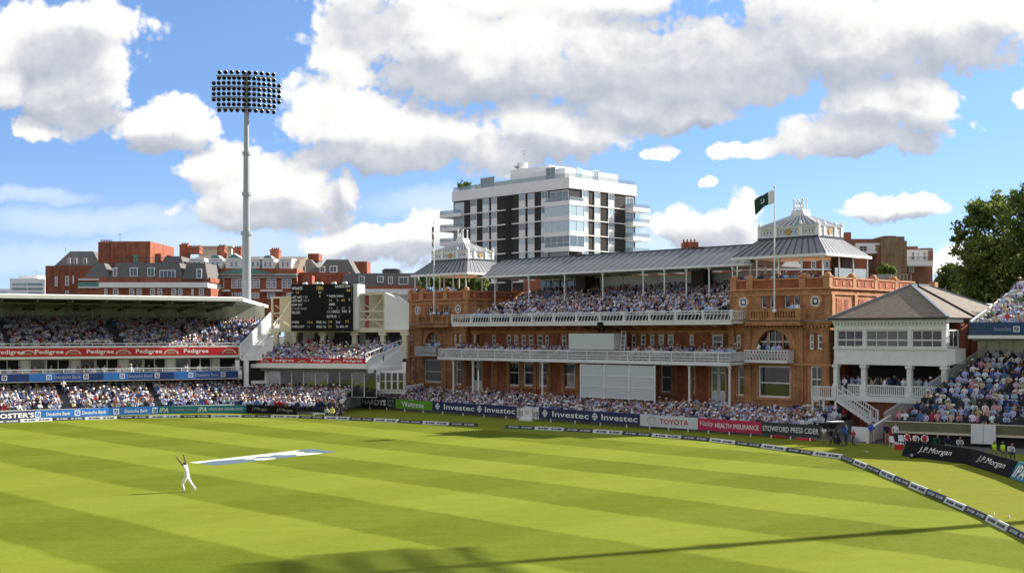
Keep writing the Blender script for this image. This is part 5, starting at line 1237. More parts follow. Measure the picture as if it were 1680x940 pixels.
# red banners under the upper tier and blue ones on the middle slab
mat('banner_red', (.50, .015, .018), .55); mat('banner_brown', (.34, .20, .12), .6); mat('banner_pale', (.55, .42, .34), .6)
def rosette(mb, x, z, r, y):
    n = 12
    for i in range(n):
        t0, t1 = PI*i/n, PI*(i+1)/n
        mb.quad(*[(x+q*r*math.cos(t), y, z-.28+q*r*.62*math.sin(t)) for q, t in ((.72, t0), (1, t0), (1, t1), (.72, t1))], 1)
        mb.quad(*[(x+q*r*math.cos(t), y, z-.28+q*r*.62*math.sin(t)) for q, t in ((.0, t0), (.5, t0), (.5, t1), (.001, t1))], 2)
def banner(fr, x0, x1, b, z0, z1, base, label, items, marks=None, name='hanging_banner', logo=None):
    r = fempty(name, fr, label, 'banner', a=x0, b=b, z=z0); L = x1-x0; Hh = z1-z0
    MB().box(0, L, 0, .04, 0, Hh).build('panel', base, r)
    letter_mesh([(s, L*fx, Hh*fz, -.004, L*fw, Hh*fh, mi, kw) for s, fx, fz, fw, fh, mi, kw in items], r, [M['text_white'], M['text_pale']])
    if marks:
        mb = MB()
        for m_ in marks: rosette(mb, L*m_, Hh*.5, Hh*.95, -.006)
        mb.build('rosette_emblem', [M['text_white'], M['banner_pale'], M['banner_brown']], r)
    if logo: dbmark(r, [L*q for q in logo], Hh*.5, Hh*.32, -.006)
    return r
PZ0, PZ1 = 6.58, 7.52
segs = [(-60, 50), (50, 135), (135, 216), (216, 294), (294, 391)]
lab = ['leftmost red banner with white lettering under the top tier, cut by the picture edge', 'red banner with white lettering above the open boxes, second from the left', 'middle red banner with white lettering along the left grandstand', 'red banner with white lettering, second from the stair end of the left grandstand', 'red banner with white lettering nearest the white end stair of the grandstand']
for (p0, p1), lb2 in zip(segs, lab):
    x0, x1 = LS.a(p0, -.02), LS.a(p1, -.02)
    fx, fw = ((.70, .46) if p0 == -60 else (.36, .60))
    if p1 == 391: fx, fw = .28, .45
    mk = {50: (.83,), 135: (.83,), 216: (.83,), 294: (.85,), -60: (.97,)}[p0]
    if p0 == 294: mk = (.62+.22,)
    banner(LS, x0, x1-.02, -.10, PZ0, PZ1, M['banner_red'], lb2, [('Pedigree', fx, .48, fw*.92, .66, 0, dict(bold=.02))], mk)
DZ0, DZ1 = 3.82, 4.68
lab = ['leftmost blue banner on the middle slab, cut by the picture edge', 'blue banner with white lettering on the middle slab, left of centre', 'blue banner with white lettering on the middle slab, right of centre', 'blue banner with white lettering on the middle slab, nearest the end stair']
for (p0, p1, cc), lb2 in zip(((-60, 48, 0), (48, 170, 1), (170, 285, 1), (285, 391, 1)), lab):
    x0, x1 = LS.a(p0, -.55), LS.a(p1, -.55); L = x1-x0
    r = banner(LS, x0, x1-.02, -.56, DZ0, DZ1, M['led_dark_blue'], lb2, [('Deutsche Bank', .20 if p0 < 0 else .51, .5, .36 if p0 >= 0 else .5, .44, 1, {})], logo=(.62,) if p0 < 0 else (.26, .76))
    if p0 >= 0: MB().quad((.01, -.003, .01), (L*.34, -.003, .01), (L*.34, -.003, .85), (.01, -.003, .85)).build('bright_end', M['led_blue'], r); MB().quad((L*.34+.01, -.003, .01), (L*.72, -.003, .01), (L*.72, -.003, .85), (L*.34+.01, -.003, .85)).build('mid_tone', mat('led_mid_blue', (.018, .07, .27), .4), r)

# ================================================================== scoreboard stand
sc = fempty('scoreboard_stand', AS, 'cream scoreboard stand between the left grandstand and the pavilion', 'stand')
bl = AS.a(421, 0); br_ = AS.a(600, 0)
def az(px, py, b): return AS.z(px, py, b)
z5 = az(510, 600, 0)
mb = MB(); mb.box(bl-1.0, br_+.1, -.35, .6, az(510, 604, 0), az(510, 597.5, 0)); mb.box(bl-.1, br_, .05, 7, az(510, 600, 0), az(510, 596, 0)); mb.build('front_ledge', M['white_render'], sc)
us_al, us_ar = lambda b: bl+.2-.15*b, lambda b: AS.a(600+66*max(b, 0)/8, b)-.1
stepped('au', AS, us_al, us_ar, .5, .85, 8, 5.15, .24, sc, seats='seat_dark')
# right-hand sloping flank
fl = MB(); P = [(br_, 0.0, 6.0), (us_ar(8), 8, 7.75), (us_ar(8)-.1, 7.0, 5.0), (us_ar(3), 1.4, 4.8), (br_, 0, 4.95)]
fl.poly(P[:3]+[P[3], P[4]]); fl.bar((br_, 0, 6.1), (us_ar(8), 8, 7.85), .16); fl.bar((br_+.3, 0.2, 4.7), (us_ar(8)-.1, 7.0, 4.95), .3, .5); fl.build('side_flank', M['white_render'], sc)
fr2 = MB()
for k in range(10): c = Vector((br_, 0, 6.1)).lerp(Vector((us_ar(8), 8, 7.85)), k/9); fr2.bar(c, c+Vector((0, 0, .7)), .05)
fr2.bar((br_, 0, 6.8), (us_ar(8), 8, 8.55), .08); fr2.build('flank_rail', M['white_paint'], sc)
# glazed room under the ledge
gz0, gz1 = 1.5, az(510, 604, .8)-.05; g0, g1 = AS.a(440, 1.0), AS.a(618, 1.0)
ng = 9
for k in range(ng): window(sc, (g0+(g1-g0)*k/ng, g0+(g1-g0)*(k+1)/ng-.02, gz0, gz1), 1.0, name='glazed_panel', frame=.06, gm='mirror_glass')
x0, x1 = g1+.1, AS.a(666, 2.2); 
dk_ = MB()
for k in range(4): window(sc, (x0+(x1-x0)*k/4, x0+(x1-x0)*(k+1)/4-.02, 2.4, 4.55), 1.6, name='side_window', frame=.09, nz=2)
MB().box(g0-2, g0-.05, .9, 1.1, 0, gz1).box(g0, AS.a(560, 1.2), 1.2, 3, 0, gz0-.1).box(x0, x1, 1.9, 2.1, 2.0, 4.7).build('lower_wall', M['white_render'], sc)
# columns and gallery behind the upper seats
zt_ = az(530, 545, 7.6); zfl = az(530, 568, 7.6)
for px in (453, 483, 530, 582, 628, 664): x = AS.a(px, 7.6); MB().box(x-.28, x+.28, 7.4, 7.9, zfl-1.5, zt_).box(x-.5, x+.5, 7.35, 7.95, zt_-.4, zt_-.003).build('column', M['cream_paint'], sc)
mb = MB(); x0, x1 = AS.a(445, 8), AS.a(670, 8.5)
mb.ext([(x0, 7.3, zt_), (AS.a(669, 7.3), 7.3, zt_), (AS.a(669, 12), 12, zt_), (x0, 12, zt_)], (0, 0, .35)); x1 = AS.a(667, 11.8); mb.build('upper_slab', M['cream_paint'], sc)
MB().box(x0, x1, 11.6, 11.8, zfl-2, zt_).build('gallery_back', M['slate_grey'], sc)
for px0, px1 in ((466, 478), (497, 516), (538, 548), (590, 600)): MB().box(AS.a(px0, 11.5), AS.a(px1, 11.5), 11.5, 11.58, zfl, zt_-.02).build('gallery_panel', M['white_render'], sc)
MB().box(x0, x1, 7.9, 11.6, zfl-.9, zfl-.7).build('gallery_floor', M['step_concrete'], sc)
zt2 = az(460, 486, 7.6)
# left cream bay: open frame with boarded back
def frame_bay(px0, px1, pyt, pyb, b, dep, backm):
    x0, x1 = AS.a(px0, b), AS.a(px1, b); z0 = zt_+.36; z1 = az((px0+px1)/2, pyt, b); mb = MB()
    for z in (z0+.1, z0+(z1-z0)*.5, z1-.1, z0+(z1-z0)*.27): mb.box(x0, x1, b, b+.12, z-.09, z+.09)
    for x in (x0+.1, x1-.1): mb.box(x-.12, x+.12, b-.02, b+.16, z0, z1)
    mb.bar((x0, b+.25, z0), (x1, b+.25, z1), .1); mb.bar((x0, b+.45, z0+(z1-z0)*.5), (x1, b+.45, z0), .1); mb.bar((x0, b+1.0, z0+(z1-z0)*.75), (x1, b+1.4, z0+(z1-z0)*.25), .12)
    mb.build('frame', M['cream_paint'], sc)
    bk = MB(); bk.quad((x0, b+dep, z0), (x1+.5, b+dep, z0), (x1+.5, b+dep, z1), (x0, b+dep, z1)); bk.quad((x0-.1, b+.2, z1+.05), (x1+.1, b+.2, z1+.05), (x1+.6, b+dep, z1+.05), (x0, b+dep, z1+.05)); bk.build('boarding', M[backm], sc)
    return x0, x1, z0, z1
frame_bay(445, 478.5, 487, 543, 7.4, 2.2, 'cream_paint')
X0, X1, Q0, Q1 = frame_bay(588, 632, 481, 541, 7.4, 3.2, 'cream_paint')
x0, x1 = AS.a(576.8, 6.9), AS.a(587, 6.9); mb = MB(); mb.box(x0, x1, 6.9, 9, zt_+.3, az(582, 466, 6.9)); mb.build('white_column', M['white_render'], sc)
# white wedge at the right
wx0, wx1 = AS.a(632, 7.4), AS.a(671, 8.6); zt3 = az(632, 480, 7.4); zt4 = az(671, 497, 8.6)
mb = MB(); mb.add([(wx0, 7.3, zt_+.36), (wx1, 8.6, zt_+.3), (wx1, 8.6, zt4), (wx0, 7.3, zt3), (wx0, 11, zt_+.36), (AS.a(671, 11.5), 11.5, zt_+.3), (AS.a(671, 11.5), 11.5, zt4), (wx0, 11, zt3)], ((0, 1, 2, 3), (4, 7, 6, 5), (3, 2, 6, 7), (0, 3, 7, 4), (1, 5, 6, 2))); mb.build('wedge_wall', M['white_render'], sc)
lw_ar = lambda b: AS.a(560+16*(b+8)/8, b)
stepped('al', AS, lambda b: AS.a(404, b)-2.0, lw_ar, -8.0, .82, 10, .3, .15, sc, seats='seat_dark')
seat_people(AS, us_al, us_ar, .5, .85, 8, 5.15, .24, 'scoreboard stand upper tier', hats=.25)
seat_people(AS, lambda b: AS.a(404, b)-1.0, lw_ar, -8.0, .82, 10, .3, .15, 'scoreboard stand lower tier', hats=.25)
for k in range(22): px = 500+160*random.random(); b = 8.5+random.random()*2; stand_people([AS.w(AS.a(px, b), b, zfl-.7)], AS.rot, 'scoreboard stand gallery')
banner(AS, bl, br_, -.02, az(510, 600, 0)+.32, az(510, 587.5, 0), M['banner_red'], 'red banner with three white names on the front of the scoreboard stand', [('Pedigree', .25, .48, .20, .66, 0, dict(bold=.02)), ('Pedigree', .595, .48, .18, .66, 0, dict(bold=.02)), ('Pedigree', .885, .48, .17, .66, 0, dict(bold=.02))], (.08, .425, .745))
# the scoreboard
bx0, bx1 = AS.a(477.5, 6.3), AS.a(576.5, 6.3); bz0, bz1 = az(527, 543.5, 6.3), az(527, 466, 6.3); L, Hh = bx1-bx0, bz1-bz0
sb = fempty('scoreboard', AS, 'large black cricket scoreboard with white and yellow lettering', 'scoreboard', a=bx0, b=6.3, z=bz0)
MB().box(0, L, 0, .5, 0, Hh).build('panel', M['board_black'], sb)
ms = [M['text_white'], M['text_yellow'], M['text_grey']]
def T(s, x0, x1, y, h, mi):      # x in 0..1 of the board from the left, y centre from the top
    return (s, L*(x0+x1)/2, Hh*(1-y), -.004, L*(x1-x0), Hh*h, mi, dict(bold=.012))
letter_mesh([T('WOAKES', .01, .19, .085, .062, 0), T('*', .01, .03, .17, .03, 0), T('15', .085, .135, .175, .05, 1), T('186', .43, .54, .08, .09, 1), T('for', .455, .51, .175, .05, 0), T('6', .47, .495, .25, .055, 1), T('BAIRSTOW', .735, .985, .055, .06, 0), T('48', .915, .985, .14, .055, 1),
             T('LAST WKT', .01, .19, .275, .052, 0), T('139', .21, .28, .275, .052, 2), T('LAST BAT', .01, .19, .35, .052, 0), T('ALI 3', .21, .305, .345, .052, 2), T('HOW OUT', .01, .19, .435, .052, 0), T('B YASIR SHAH', .01, .26, .515, .052, 2), T('FIELDER', .01, .155, .6, .052, 0),
             T('* YASIR SHAH', .595, .87, .255, .055, 0), T('26', .63, .685, .345, .05, 2), T('8', .76, .785, .345, .05, 2), T('62', .84, .895, .345, .05, 1), T('2', .955, .98, .335, .05, 0), T('AMIR', .63, .735, .43, .05, 0), T('13', .63, .685, .51, .05, 2), T('2', .76, .785, .51, .05, 2), T('30', .84, .895, .51, .05, 2), T('0', .955, .98, .505, .05, 2),
             T('DRS', .60, .68, .59, .052, 2), T('ENG', .695, .775, .585, .06, 0), T('2', .785, .81, .585, .05, 0), T('PAK', .85, .935, .58, .052, 0), T('1', .965, .98, .58, .052, 0), T('EXTRAS', .60, .755, .685, .055, 0), T('3', .79, .81, .69, .05, 2),
             T('OVERS', .01, .135, .805, .05, 0), T('66.0', .275, .36, .805, .05, 1), T('PAK 1st', .43, .585, .805, .055, 0), T('339', .62, .685, .80, .052, 1), T('2nd', .745, .815, .80, .052, 0), T('215', .90, .96, .79, .052, 1), T('OVERS LEFT', .01, .225, .9, .05, 0), T('19', .28, .315, .9, .05, 2), T('ENG 1st', .43, .585, .9, .055, 0), T('272', .62, .68, .9, .05, 1), T('To Win', .745, .885, .9, .055, 0), T('97', .905, .945, .9, .05, 0)], sb, ms)
for f in (.22, .4, .48, .7, .88): MB().ext([(L*f-.35, .1, Hh), (L*f+.35, .1, Hh), (L*f+.2, .1, Hh+.25), (L*f-.2, .1, Hh+.25)], (0, .3, 0)).build('lamp_hood', M['white_render'], sb)

# ================================================================== right stand
rs = fempty('two_tier_stand', RS, 'two tier stand at the right with glass fronted upper deck beside the annex', 'stand')
ra = lambda b: -1.2+.55*max(b, 0)
rr = lambda b: 22.0
stepped('rl', RS, ra, rr, .6, .82, 13, 1.35, .42, rs, seats='seat_dark')
mb = MB(); mb.box(-1.2, 22, .2, .5, 1.0, 1.75); mb.build('front_wall', mat('tinted_panel', (.16, .15, .08), .5, var=.2, scale=1), rs)
mb = MB(); mb.box(-1.2, 22, .1, .5, .82, .99); mb.box(-1.2, 22, .15, .5, 1.75, 1.8); mb.build('front_coping', M['cream_paint'], rs); MB().box(-1.2, 22, .5, .6, 0, 1.3).build('recess', M['dark_void'], rs)
mb = MB(); x0, x1 = RS.a(1594, 0), RS.a(1634, 0)
mb.box(x0, (x0+x1)/2-.02, -.3, .1, .25, 1.75); mb.box((x0+x1)/2+.02, x1, -.3, .1, .25, 1.75); mb.build('white_gate', M['white_paint'], rs)
mb = MB(); mb.bar((-1.3, .4, 2.4), (ra(11.5), 11.5, 8.1), .12); mb.quad((-1.3, .4, 1.3), (ra(11.5), 11.5, 7.0), (ra(11.5), 11.5, 8.0), (-1.3, .4, 2.3)); mb.build('end_screen', M['screen_glass'], rs)
mb = MB(); mb.add([(-1.35, .4, 0), (ra(11.5)-.1, 11.5, 0), (ra(11.5)-.1, 11.5, 6.9), (-1.35, .4, 1.3)], ((0, 1, 2, 3),)); mb.build('end_wall', M['mansion_brick'], rs)
mb = MB(); wx = RS.a(1604, 11.5); mb.box(wx, 24, 11.5, 11.7, 5.5, 9.0); mb.build('rear_wall', M['white_render'], rs)
mb = MB()
for px in (1618, 1640, 1662): x = RS.a(px, 11.4); mb.box(x-.02, x+.02, 11.46, 11.495, 5.5, 9.0)
mb.build('wall_joint', M['galvanised'], rs)
UB = 7.5; ux0 = RS.a(1588, UB); uz0, uz1, uz2 = RS.z(1640, 555.5, UB), RS.z(1640, 550, UB), RS.z(1640, 528.5, UB)
mb = MB(); mb.box(ux0, 24, UB, 26, uz0, uz1); mb.build('upper_slab', M['white_paint'], rs)
mb = MB(); mb.box(ux0+.1, 24, UB+.02, UB+.1, uz1, uz2); mb.build('glass_front', mat('blue_glass', (.03, .07, .14), .12, spec=.9), rs)
mb = MB(); ub1 = UB+15; usk = lambda b: ux0+.2+.16*(b-UB)
mb.quad((usk(UB), UB+.1, uz1), (usk(ub1), ub1, uz1+2.2), (usk(ub1), ub1, uz1+5.2), (usk(UB), UB+.1, uz2)); mb.build('side_glass', M['screen_glass'], rs)
mb = MB(); mb.bar((usk(UB), UB+.1, uz2+.1), (usk(ub1), ub1, uz1+5.25), .1); mb.build('side_rail', M['white_paint'], rs)
stepped('ru', RS, usk, rr, UB+.5, .8, 14, uz1+.1, .30, rs)
for px, py in ((1655, 668), (1690, 672)):
    b = 4.0; x = RS.a(px-14, b); zz = RS.z(px, py+20, b); mb = MB()
    mb.tube((x, b, zz), (x, b, zz+1.6), .05, .05, 6); mb.tube((x, b, zz+1.6), (x+1.3, b+.2, zz+1.6), .05, .05, 6); mb.tube((x+1.3, b+.2, zz+1.6), (x+1.3, b+.2, zz), .05, .05, 6); mb.build('vomitory_rail', M['white_paint'], rs)
seat_people(RS, lambda b: ra(b)+.2, rr, .6, .82, 13, 1.35, .42, 'right stand lower tier', hats=.22, dens=.92, clap=.25, mix='shade')
seat_people(RS, lambda b: usk(b)+.3, rr, UB+.5, .8, 14, uz1+.1, .30, 'right stand upper tier', hats=.5, dens=.93)
banner(RS, RS.a(1624, UB-.02), RS.a(1720, UB-.02), UB-.03, uz1+.15, uz2-.2, mat('banner_blue', (.02, .06, .15), .4), 'dark blue banner with faint lettering on the glass front of the right stand', [('Deutsche Bank', .22, .5, .30, .4, 1, {})], logo=(.46,), name='hanging_banner')
rf_ = MB(); rf_.box(18, 46, 14, 30, 19.6, 20.1); ro_ = rf_.build('roof', M['white_render'], rs)  # unseen roof, columns and rear wall, laid out to shade the boards
for x in (19, 28, 37, 45): MB().box(x-.25, x+.25, 28, 28.5, 0, 19.6).build('column', M['white_paint'], rs)
MB().box(18, 46, 29.5, 29.9, 9, 19.6).build('rear_wall', M['white_render'], rs)

# ================================================================== apartment tower behind the pavilion
TF = Frame(W(934, 0, 250)[:2], UE)
tw = fempty('apartment_tower', TF, 'tall white and black brick apartment tower with glass balconies behind the pavilion', 'apartment building')
ST = 3.125; ZT = CAMH+(HZ-309)/FPX*250
ta = lambda px: TF.a(px, 0)
def tb_(px):                                            # depth along the right face (a = 0) for a pixel
    r = Vector(((px-CX)/FPX, 1, 0)); # solve o + b*w on ray
    o, w = TF.o, TF.b; return (o.x-r.x*o.y)/(r.x*w.y-w.x)
TL, TR = ta(744), tb_(1042)
mb = MB(); mb.box(TL, 0, 0, TR, 0, ZT); mb.box(TL-.0, 0, 0, TR, ZT, ZT+.02); twm = mb
mb = MB(); mb.box(TL-.25, .25, -.25, TR+.25, ZT, ZT+2.3); mb.build('parapet', M['white_render'], tw)
bands = MB()
for k in range(1, 9):
    z = ZT-k*ST
    for p0, p1 in ((762, 830), (841, 905)): bands.box(ta(p0), ta(p1), -.30, -.005, z-.12, z+.12)
    bands.box(.005, .25, tb_(951), TR, z-.1, z+.1)
sp_ = MB(); cols_l = [(773, 783), (793, 803), (807, 816), (852.5, 862.5), (867, 877.5), (889, 900)]; cols_r = [(954, 964), (974.5, 983.5), (997, 1006.5)]
wp = {}
def tower_window(face, p0, p1, z0, z1):
    if face == 'l': x0, x1 = ta(p0), ta(p1)
    else: x0, x1 = tb_(p0), tb_(p1)
    key = (face, p0)
    if key not in wp:
        if face == 'l': o = window(tw, (x0, x1, 0, z1-z0), -.2, gm='window_blue', frame=.1, nx=2)
        else: o = window(tw, (x0, x1, 0, z1-z0), .2, gm='window_blue', frame=.1, nx=2, ax='y', sgn=-1)
        wp[key] = o
    else: o = copy_tree(wp[key], tw)
    o.location = (0, 0, z0); return o
for k in range(6):
    zt_k = ZT-k*ST-.15; zm = zt_k-1.45; zb_k = ZT-(k+1)*ST
    for p0, p1 in cols_l: sp_.box(ta(p0), ta(p1), -.22, -.005, zb_k, zm); tower_window('l', p0, p1, zm+.02, zt_k)
    for p0, p1 in cols_r: sp_.box(.005, .22, tb_(p0), tb_(p1), zb_k, zm); tower_window('r', p0, p1, zm+.02, zt_k)
twm.add(bands.v, bands.f, 1); twm.add(sp_.v, sp_.f, 1); twm.build('wall', [M['black_brick'], M['white_render']], tw)
# recesses put in by colour alone: flat near-black panels, no depth
mb = MB(); mb.box(ta(826), ta(841), -.02, .5, 0, ZT-.3)
for k in range(30): z = ZT-.8-k*.62; mb.box(ta(832), ta(840.5), -.06, -.021, z-.06, z+.06)
mb.build('stair_recess', M['dark_void'], tw); MB().box(-.02, .03, tb_(984), tb_(996), 0, ZT-.3).build('shaft_recess', M['dark_void'], tw)
# corner bays with balconies
bx_l, bx_r = ta(901), tb_(951)
for k in range(6):
    z0 = ZT-(k+1)*ST; z1 = z0+ST
    mb = MB(); mb.box(bx_l, 1.4, -1.4, bx_r, z0-.45, z0+.5); b = mb.build('balcony', M['white_render'], tw)
    if 1 <= k <= 3:
        g = MB(); g.box(bx_l+.1, 1.3, -1.3, bx_r-.1, z0+.5, z1-.46); g.build('bay_glazing', M['window_blue'], b)
        f = MB()
        for i in range(5): x = bx_l+.1+(1.2-bx_l)*i/4; f.box(x-.05, x+.05, -1.36, -1.305, z0+.5, z1-.46)
        for i in range(3): y = -1.3+(bx_r+1.2)*i/2; f.box(1.305, 1.36, y-.05, y+.05, z0+.5, z1-.46)
        f.box(bx_l+.1, 1.36, -1.36, -1.305, z0+1.3, z0+1.38); f.build('glazing_bar', M['white_paint'], b)
    else:
        g = MB(); g.box(bx_l+.05, 1.35, -1.36, -1.32, z0+.5, z0+1.3); g.box(1.31, 1.35, -1.3, bx_r, z0+.5, z0+1.3); g.build('glass_rail', M['rail_glass'], b)
        h = (bx_l+.3, -.1, z0+.55, z1-.3); window(tw, h, -.12, gm='window_blue', nx=3)
for side_ in (0, 1):
    for k in range(6):
        z0 = ZT-(k+1)*ST
        if side_ == 0:
            x0, x1, y0, y1 = TL-3.4, ta(762), -1.2, 4
            mb = MB(); mb.box(x0, x1, y0, y1, z0-.45, z0+.35); o = mb.build('balcony', M['white_render'], tw)
            g = MB(); g.box(x0+.1, x1-.1, y0+.05, y0+.1, z0+.35, z0+1.15); g.box(x0+.05, x0+.1, y0, y1, z0+.35, z0+1.15); g.build('glass_rail', M['rail_glass'], o)
            window(tw, (TL+.4, ta(761.5), z0+.4, z0+2.75), -.06, gm='window_blue', nx=3)
        else:
            x0, x1, y0, y1 = -4, 2.4, tb_(1025), TR+2.2
            mb = MB(); mb.box(x0, x1, y0, y1, z0-.45, z0+.35); o = mb.build('balcony', M['white_render'], tw)
            g = MB(); g.box(x1-.1, x1-.05, y0, y1-.1, z0+.35, z0+1.15); g.box(x0, x1-.12, y0+.02, y0+.07, z0+.35, z0+1.15); g.build('glass_rail', M['rail_glass'], o)
            window(tw, (y0+.3, TR-.6, z0+.4, z0+2.75), .06, gm='window_blue', nx=2, ax='y', sgn=-1)
# set back upper storeys
zp = ZT+2.3
pb_ = MB(); xa, xb, xc = TF.a(778, 2.5), TF.a(837, 2.5), TF.a(927, 2.5)
pb_.box(xa, xb, 2.5, TR-3, zp-.5, CAMH+(HZ-291.5)/FPX*262); pb_.box(xb, xc, 2.5, TR-1.5, zp-.5, CAMH+(HZ-276)/FPX*255)
zr = CAMH+(HZ-276)/FPX*255; pb_.box(TF.a(843, 7), TF.a(890, 7)+3, 6, 14, zr-.1, zr+1.7); pb_.tube((TF.a(857, 8), 8, zr+1.6), (TF.a(857, 8), 8, zr+3.3), 1.2, 1.2, 14)
pb_.build('penthouse', M['white_render'], tw)
for p0, p1 in ((788, 811),): window(tw, (TF.a(p0, 2.4), TF.a(p1, 2.4), zp+.2, zp+2.7), 2.4, gm='window_blue', nx=4)
for p0, p1 in ((895, 911),): window(tw, (TF.a(p0, 2.4), TF.a(p1, 2.4), zp+.2, zp+3.0), 2.4, gm='window_blue', nx=2)
for y0 in (6.0, 11.3): window(tw, (y0, y0+1.6, zp+.2, zp+2.8), xc+.1, gm='window_blue', nx=2, ax='y', sgn=-1)
g = MB(); g.box(TL, 0, -.1, -.05, zp, zp+.9); g.box(.05, .1, 0, TR, zp, zp+.9); g.build('glass_rail', M['rail_glass'], tw)
ae = MB(); ae.tube((TF.a(860, 8), 8, zr+3.3), (TF.a(860, 8), 8, zr+6.3), .06, .04, 5); ae.bar((TF.a(860, 8)-.9, 8, zr+5.9), (TF.a(860, 8)+.9, 8, zr+6.0), .06); ae.bar((TF.a(860, 8)-.6, 8, zr+5.2), (TF.a(860, 8)+.6, 8, zr+5.25), .06)
ae.lathe((TF.a(849, 7), 7, zr+2.1), [(.02, .0), (.5, .12), (.8, .35), (.82, .38)], 12); ae.build('aerial', M['galvanised'], tw)
pt = MB()
for x in (TL+1.2, TL+3.4): pt.lathe((x, 1.2, zp-.1), [(.3, 0), (.4, .5), (.3, .55)], 8)
pt.build('planter', M['concrete'], tw); pl = MB()
for k in range(260):
    x = random.choice((TL+1.2, TL+3.4)); c = Vector((x+random.gauss(0, .4), 1.2+random.gauss(0, .4), zp+1.1+random.gauss(0, .45))); u = Vector((random.uniform(-1, 1), random.uniform(-1, 1), random.uniform(-1, 1))).normalized()*.22; v = u.orthogonal().normalized()*.14; pl.quad(c-u-v, c+u-v, c+u+v, c-u+v)
mat('leaf_dark', (.07, .115, .022), .7, spec=.35, col2=(.13, .185, .035), scale=.5); mat('leaf_light', (.14, .19, .04), .7, spec=.35, col2=(.21, .25, .065), scale=.5); mat('bark', (.10, .075, .055), .9, var=.3, scale=2)
pl.build('roof_plant', M['leaf_dark'], tw)

# ================================================================== brick mansion blocks behind the left stand
def wx(px, d): return (px-CX)/FPX*d
def wz(py, d): return CAMH+(HZ-py)/FPX*d
def pbox(mb, p0, p1, y0, y1, d0, d1, m=0): mb.box(wx(p0, d0), wx(p1, d0), d0, d1, wz(y1, d0), wz(y0, d0), m)
def sash(parent, px0, px1, py0, py1, d, n=1, name='window', gm='window_glass', nx=2, nz=2):
    for k in range(n):
        w = (px1-px0)/n; h = (wx(px0+k*w+w*.06, d), wx(px0+(k+1)*w-w*.06, d), wz(py1, d), wz(py0, d))
        window(parent, h, d-.12, frame=.13, nx=nx, nz=nz, gm=gm)
D1 = 205.0
m1 = empty('mansion_block', (0, 0, 0), 0, 'red brick mansion block with dark mansard roof and square brick penthouse, at far left', 'apartment building')
mb = MB(); pbox(mb, 74.5, 180, 436, 520, D1+14, D1+40); pbox(mb, 161, 182, 397, 440, D1+8, D1+12); pbox(mb, 182, 246.5, 396, 440, D1+7, D1+22); pbox(mb, 246, 264, 416, 440, D1+10, D1+20)
pbox(mb, 128, 346, 472, 530, D1, D1+20); pbox(mb, 129, 345, 455.5, 463, D1-.1, D1+20); mb.build('wall', M['mansion_brick'], m1)
mb = MB(); pbox(mb, 162, 341, 463.2, 471.8, D1-.5, D1+20); pbox(mb, 128, 162, 470.5, 472.4, D1-.5, D1); pbox(mb, 128, 162, 457.5, 459.5, D1-.4, D1); mb.build('white_band', M['white_render'], m1)
mb = MB(); pbox(mb, 128, 162, 463, 470.4, D1-.2, D1+.1); mb.build('dark_band', M['copper_green'], m1)
rf = MB()
def mansard(mb, p0, p1, y0, y1, d, dep, lean=1.6):
    x0, x1, z0, z1 = wx(p0, d), wx(p1, d), wz(y1, d), wz(y0, d)
    mb.hip(x0, x1, d, d+dep, z0, x0+lean, x1-lean, d+lean, d+dep-lean, z1)
mansard(rf, 137, 181, 431, 456, D1+.3, 16); mansard(rf, 180, 300, 431, 456, D1+.2, 16, .8); mansard(rf, 299, 341, 431, 458, D1-.6, 14, .6); mansard(rf, 88, 166, 411, 437, D1+15, 20, 2.2); mansard(rf, 262, 302, 420, 436, D1+8, 10, .8)
ro = rf.build('mansard_roof', M['slate_grey'], m1)
ch = MB()
for k in range(7): x = wx(163+k*2.7, D1+9); ch.tube((x, D1+10, wz(397, D1+8)), (x, D1+10, wz(392, D1+8)), .13, .1, 6)
ch.build('chimney_pot', M['mansion_brick'], m1)
for p0, p1 in ((185, 193), (212, 227), (241, 255)): sash(m1, p0, p1, 439, 454, D1+.4, 1, nx=2, nz=1)
sash(m1, 260, 290, 443, 460, D1+.3, 1, nx=4, nz=1); sash(m1, 322, 332, 441, 457, D1-.7, 1, nx=1)
for p0, p1 in ((111, 116), (121, 127), (137, 143)): sash(m1, p0, p1, 423, 434, D1+15.5, 1, nx=1, nz=1)
for p0, p1, y0, y1 in ((90, 95, 454, 470), (107, 114, 453, 469), (119, 122, 452, 465), (107, 114, 477, 492)): sash(m1, p0, p1, y0, y1, D1+14, 1)
for p0, p1 in ((171, 177), (185, 195), (212, 221), (224, 233), (246, 255), (258, 267), (281, 290), (292, 300), (314, 318), (326, 335)): sash(m1, p0, p1, 473.5, 484.5, D1, 1)
dr = MB(); pbox(dr, 219, 227, 418, 436, D1+6.95, D1+7); pbox(dr, 252, 259.5, 420.5, 436, D1+9.95, D1+10); dr.build('green_door', M['copper_green'], m1)
rl = MB(); z = wz(431, D1)
for k in range(30): x = wx(190+k*3.6, D1+2); rl.bar((x, D1+2, z), (x, D1+2, z+1.0), .05)
rl.bar((wx(190, D1+2), D1+2, z+1.0), (wx(296, D1+2), D1+2, z+1.0), .06); rl.build('roof_rail', M['black_metal'], m1)
ae = MB(); ae.tube((wx(194, D1+8), D1+9, wz(396, D1+8)), (wx(194, D1+8), D1+9, wz(382, D1+8)), .05, .04, 5); ae.bar((wx(191, D1+8), D1+9, wz(384, D1+8)), (wx(197, D1+8), D1+9, wz(383, D1+8)), .05); ae.tube((wx(101, D1+16), D1+18, wz(412, D1+16)), (wx(101, D1+16), D1+18, wz(404, D1+16)), .05, .04, 5); ae.build('aerial', M['galvanised'], m1)
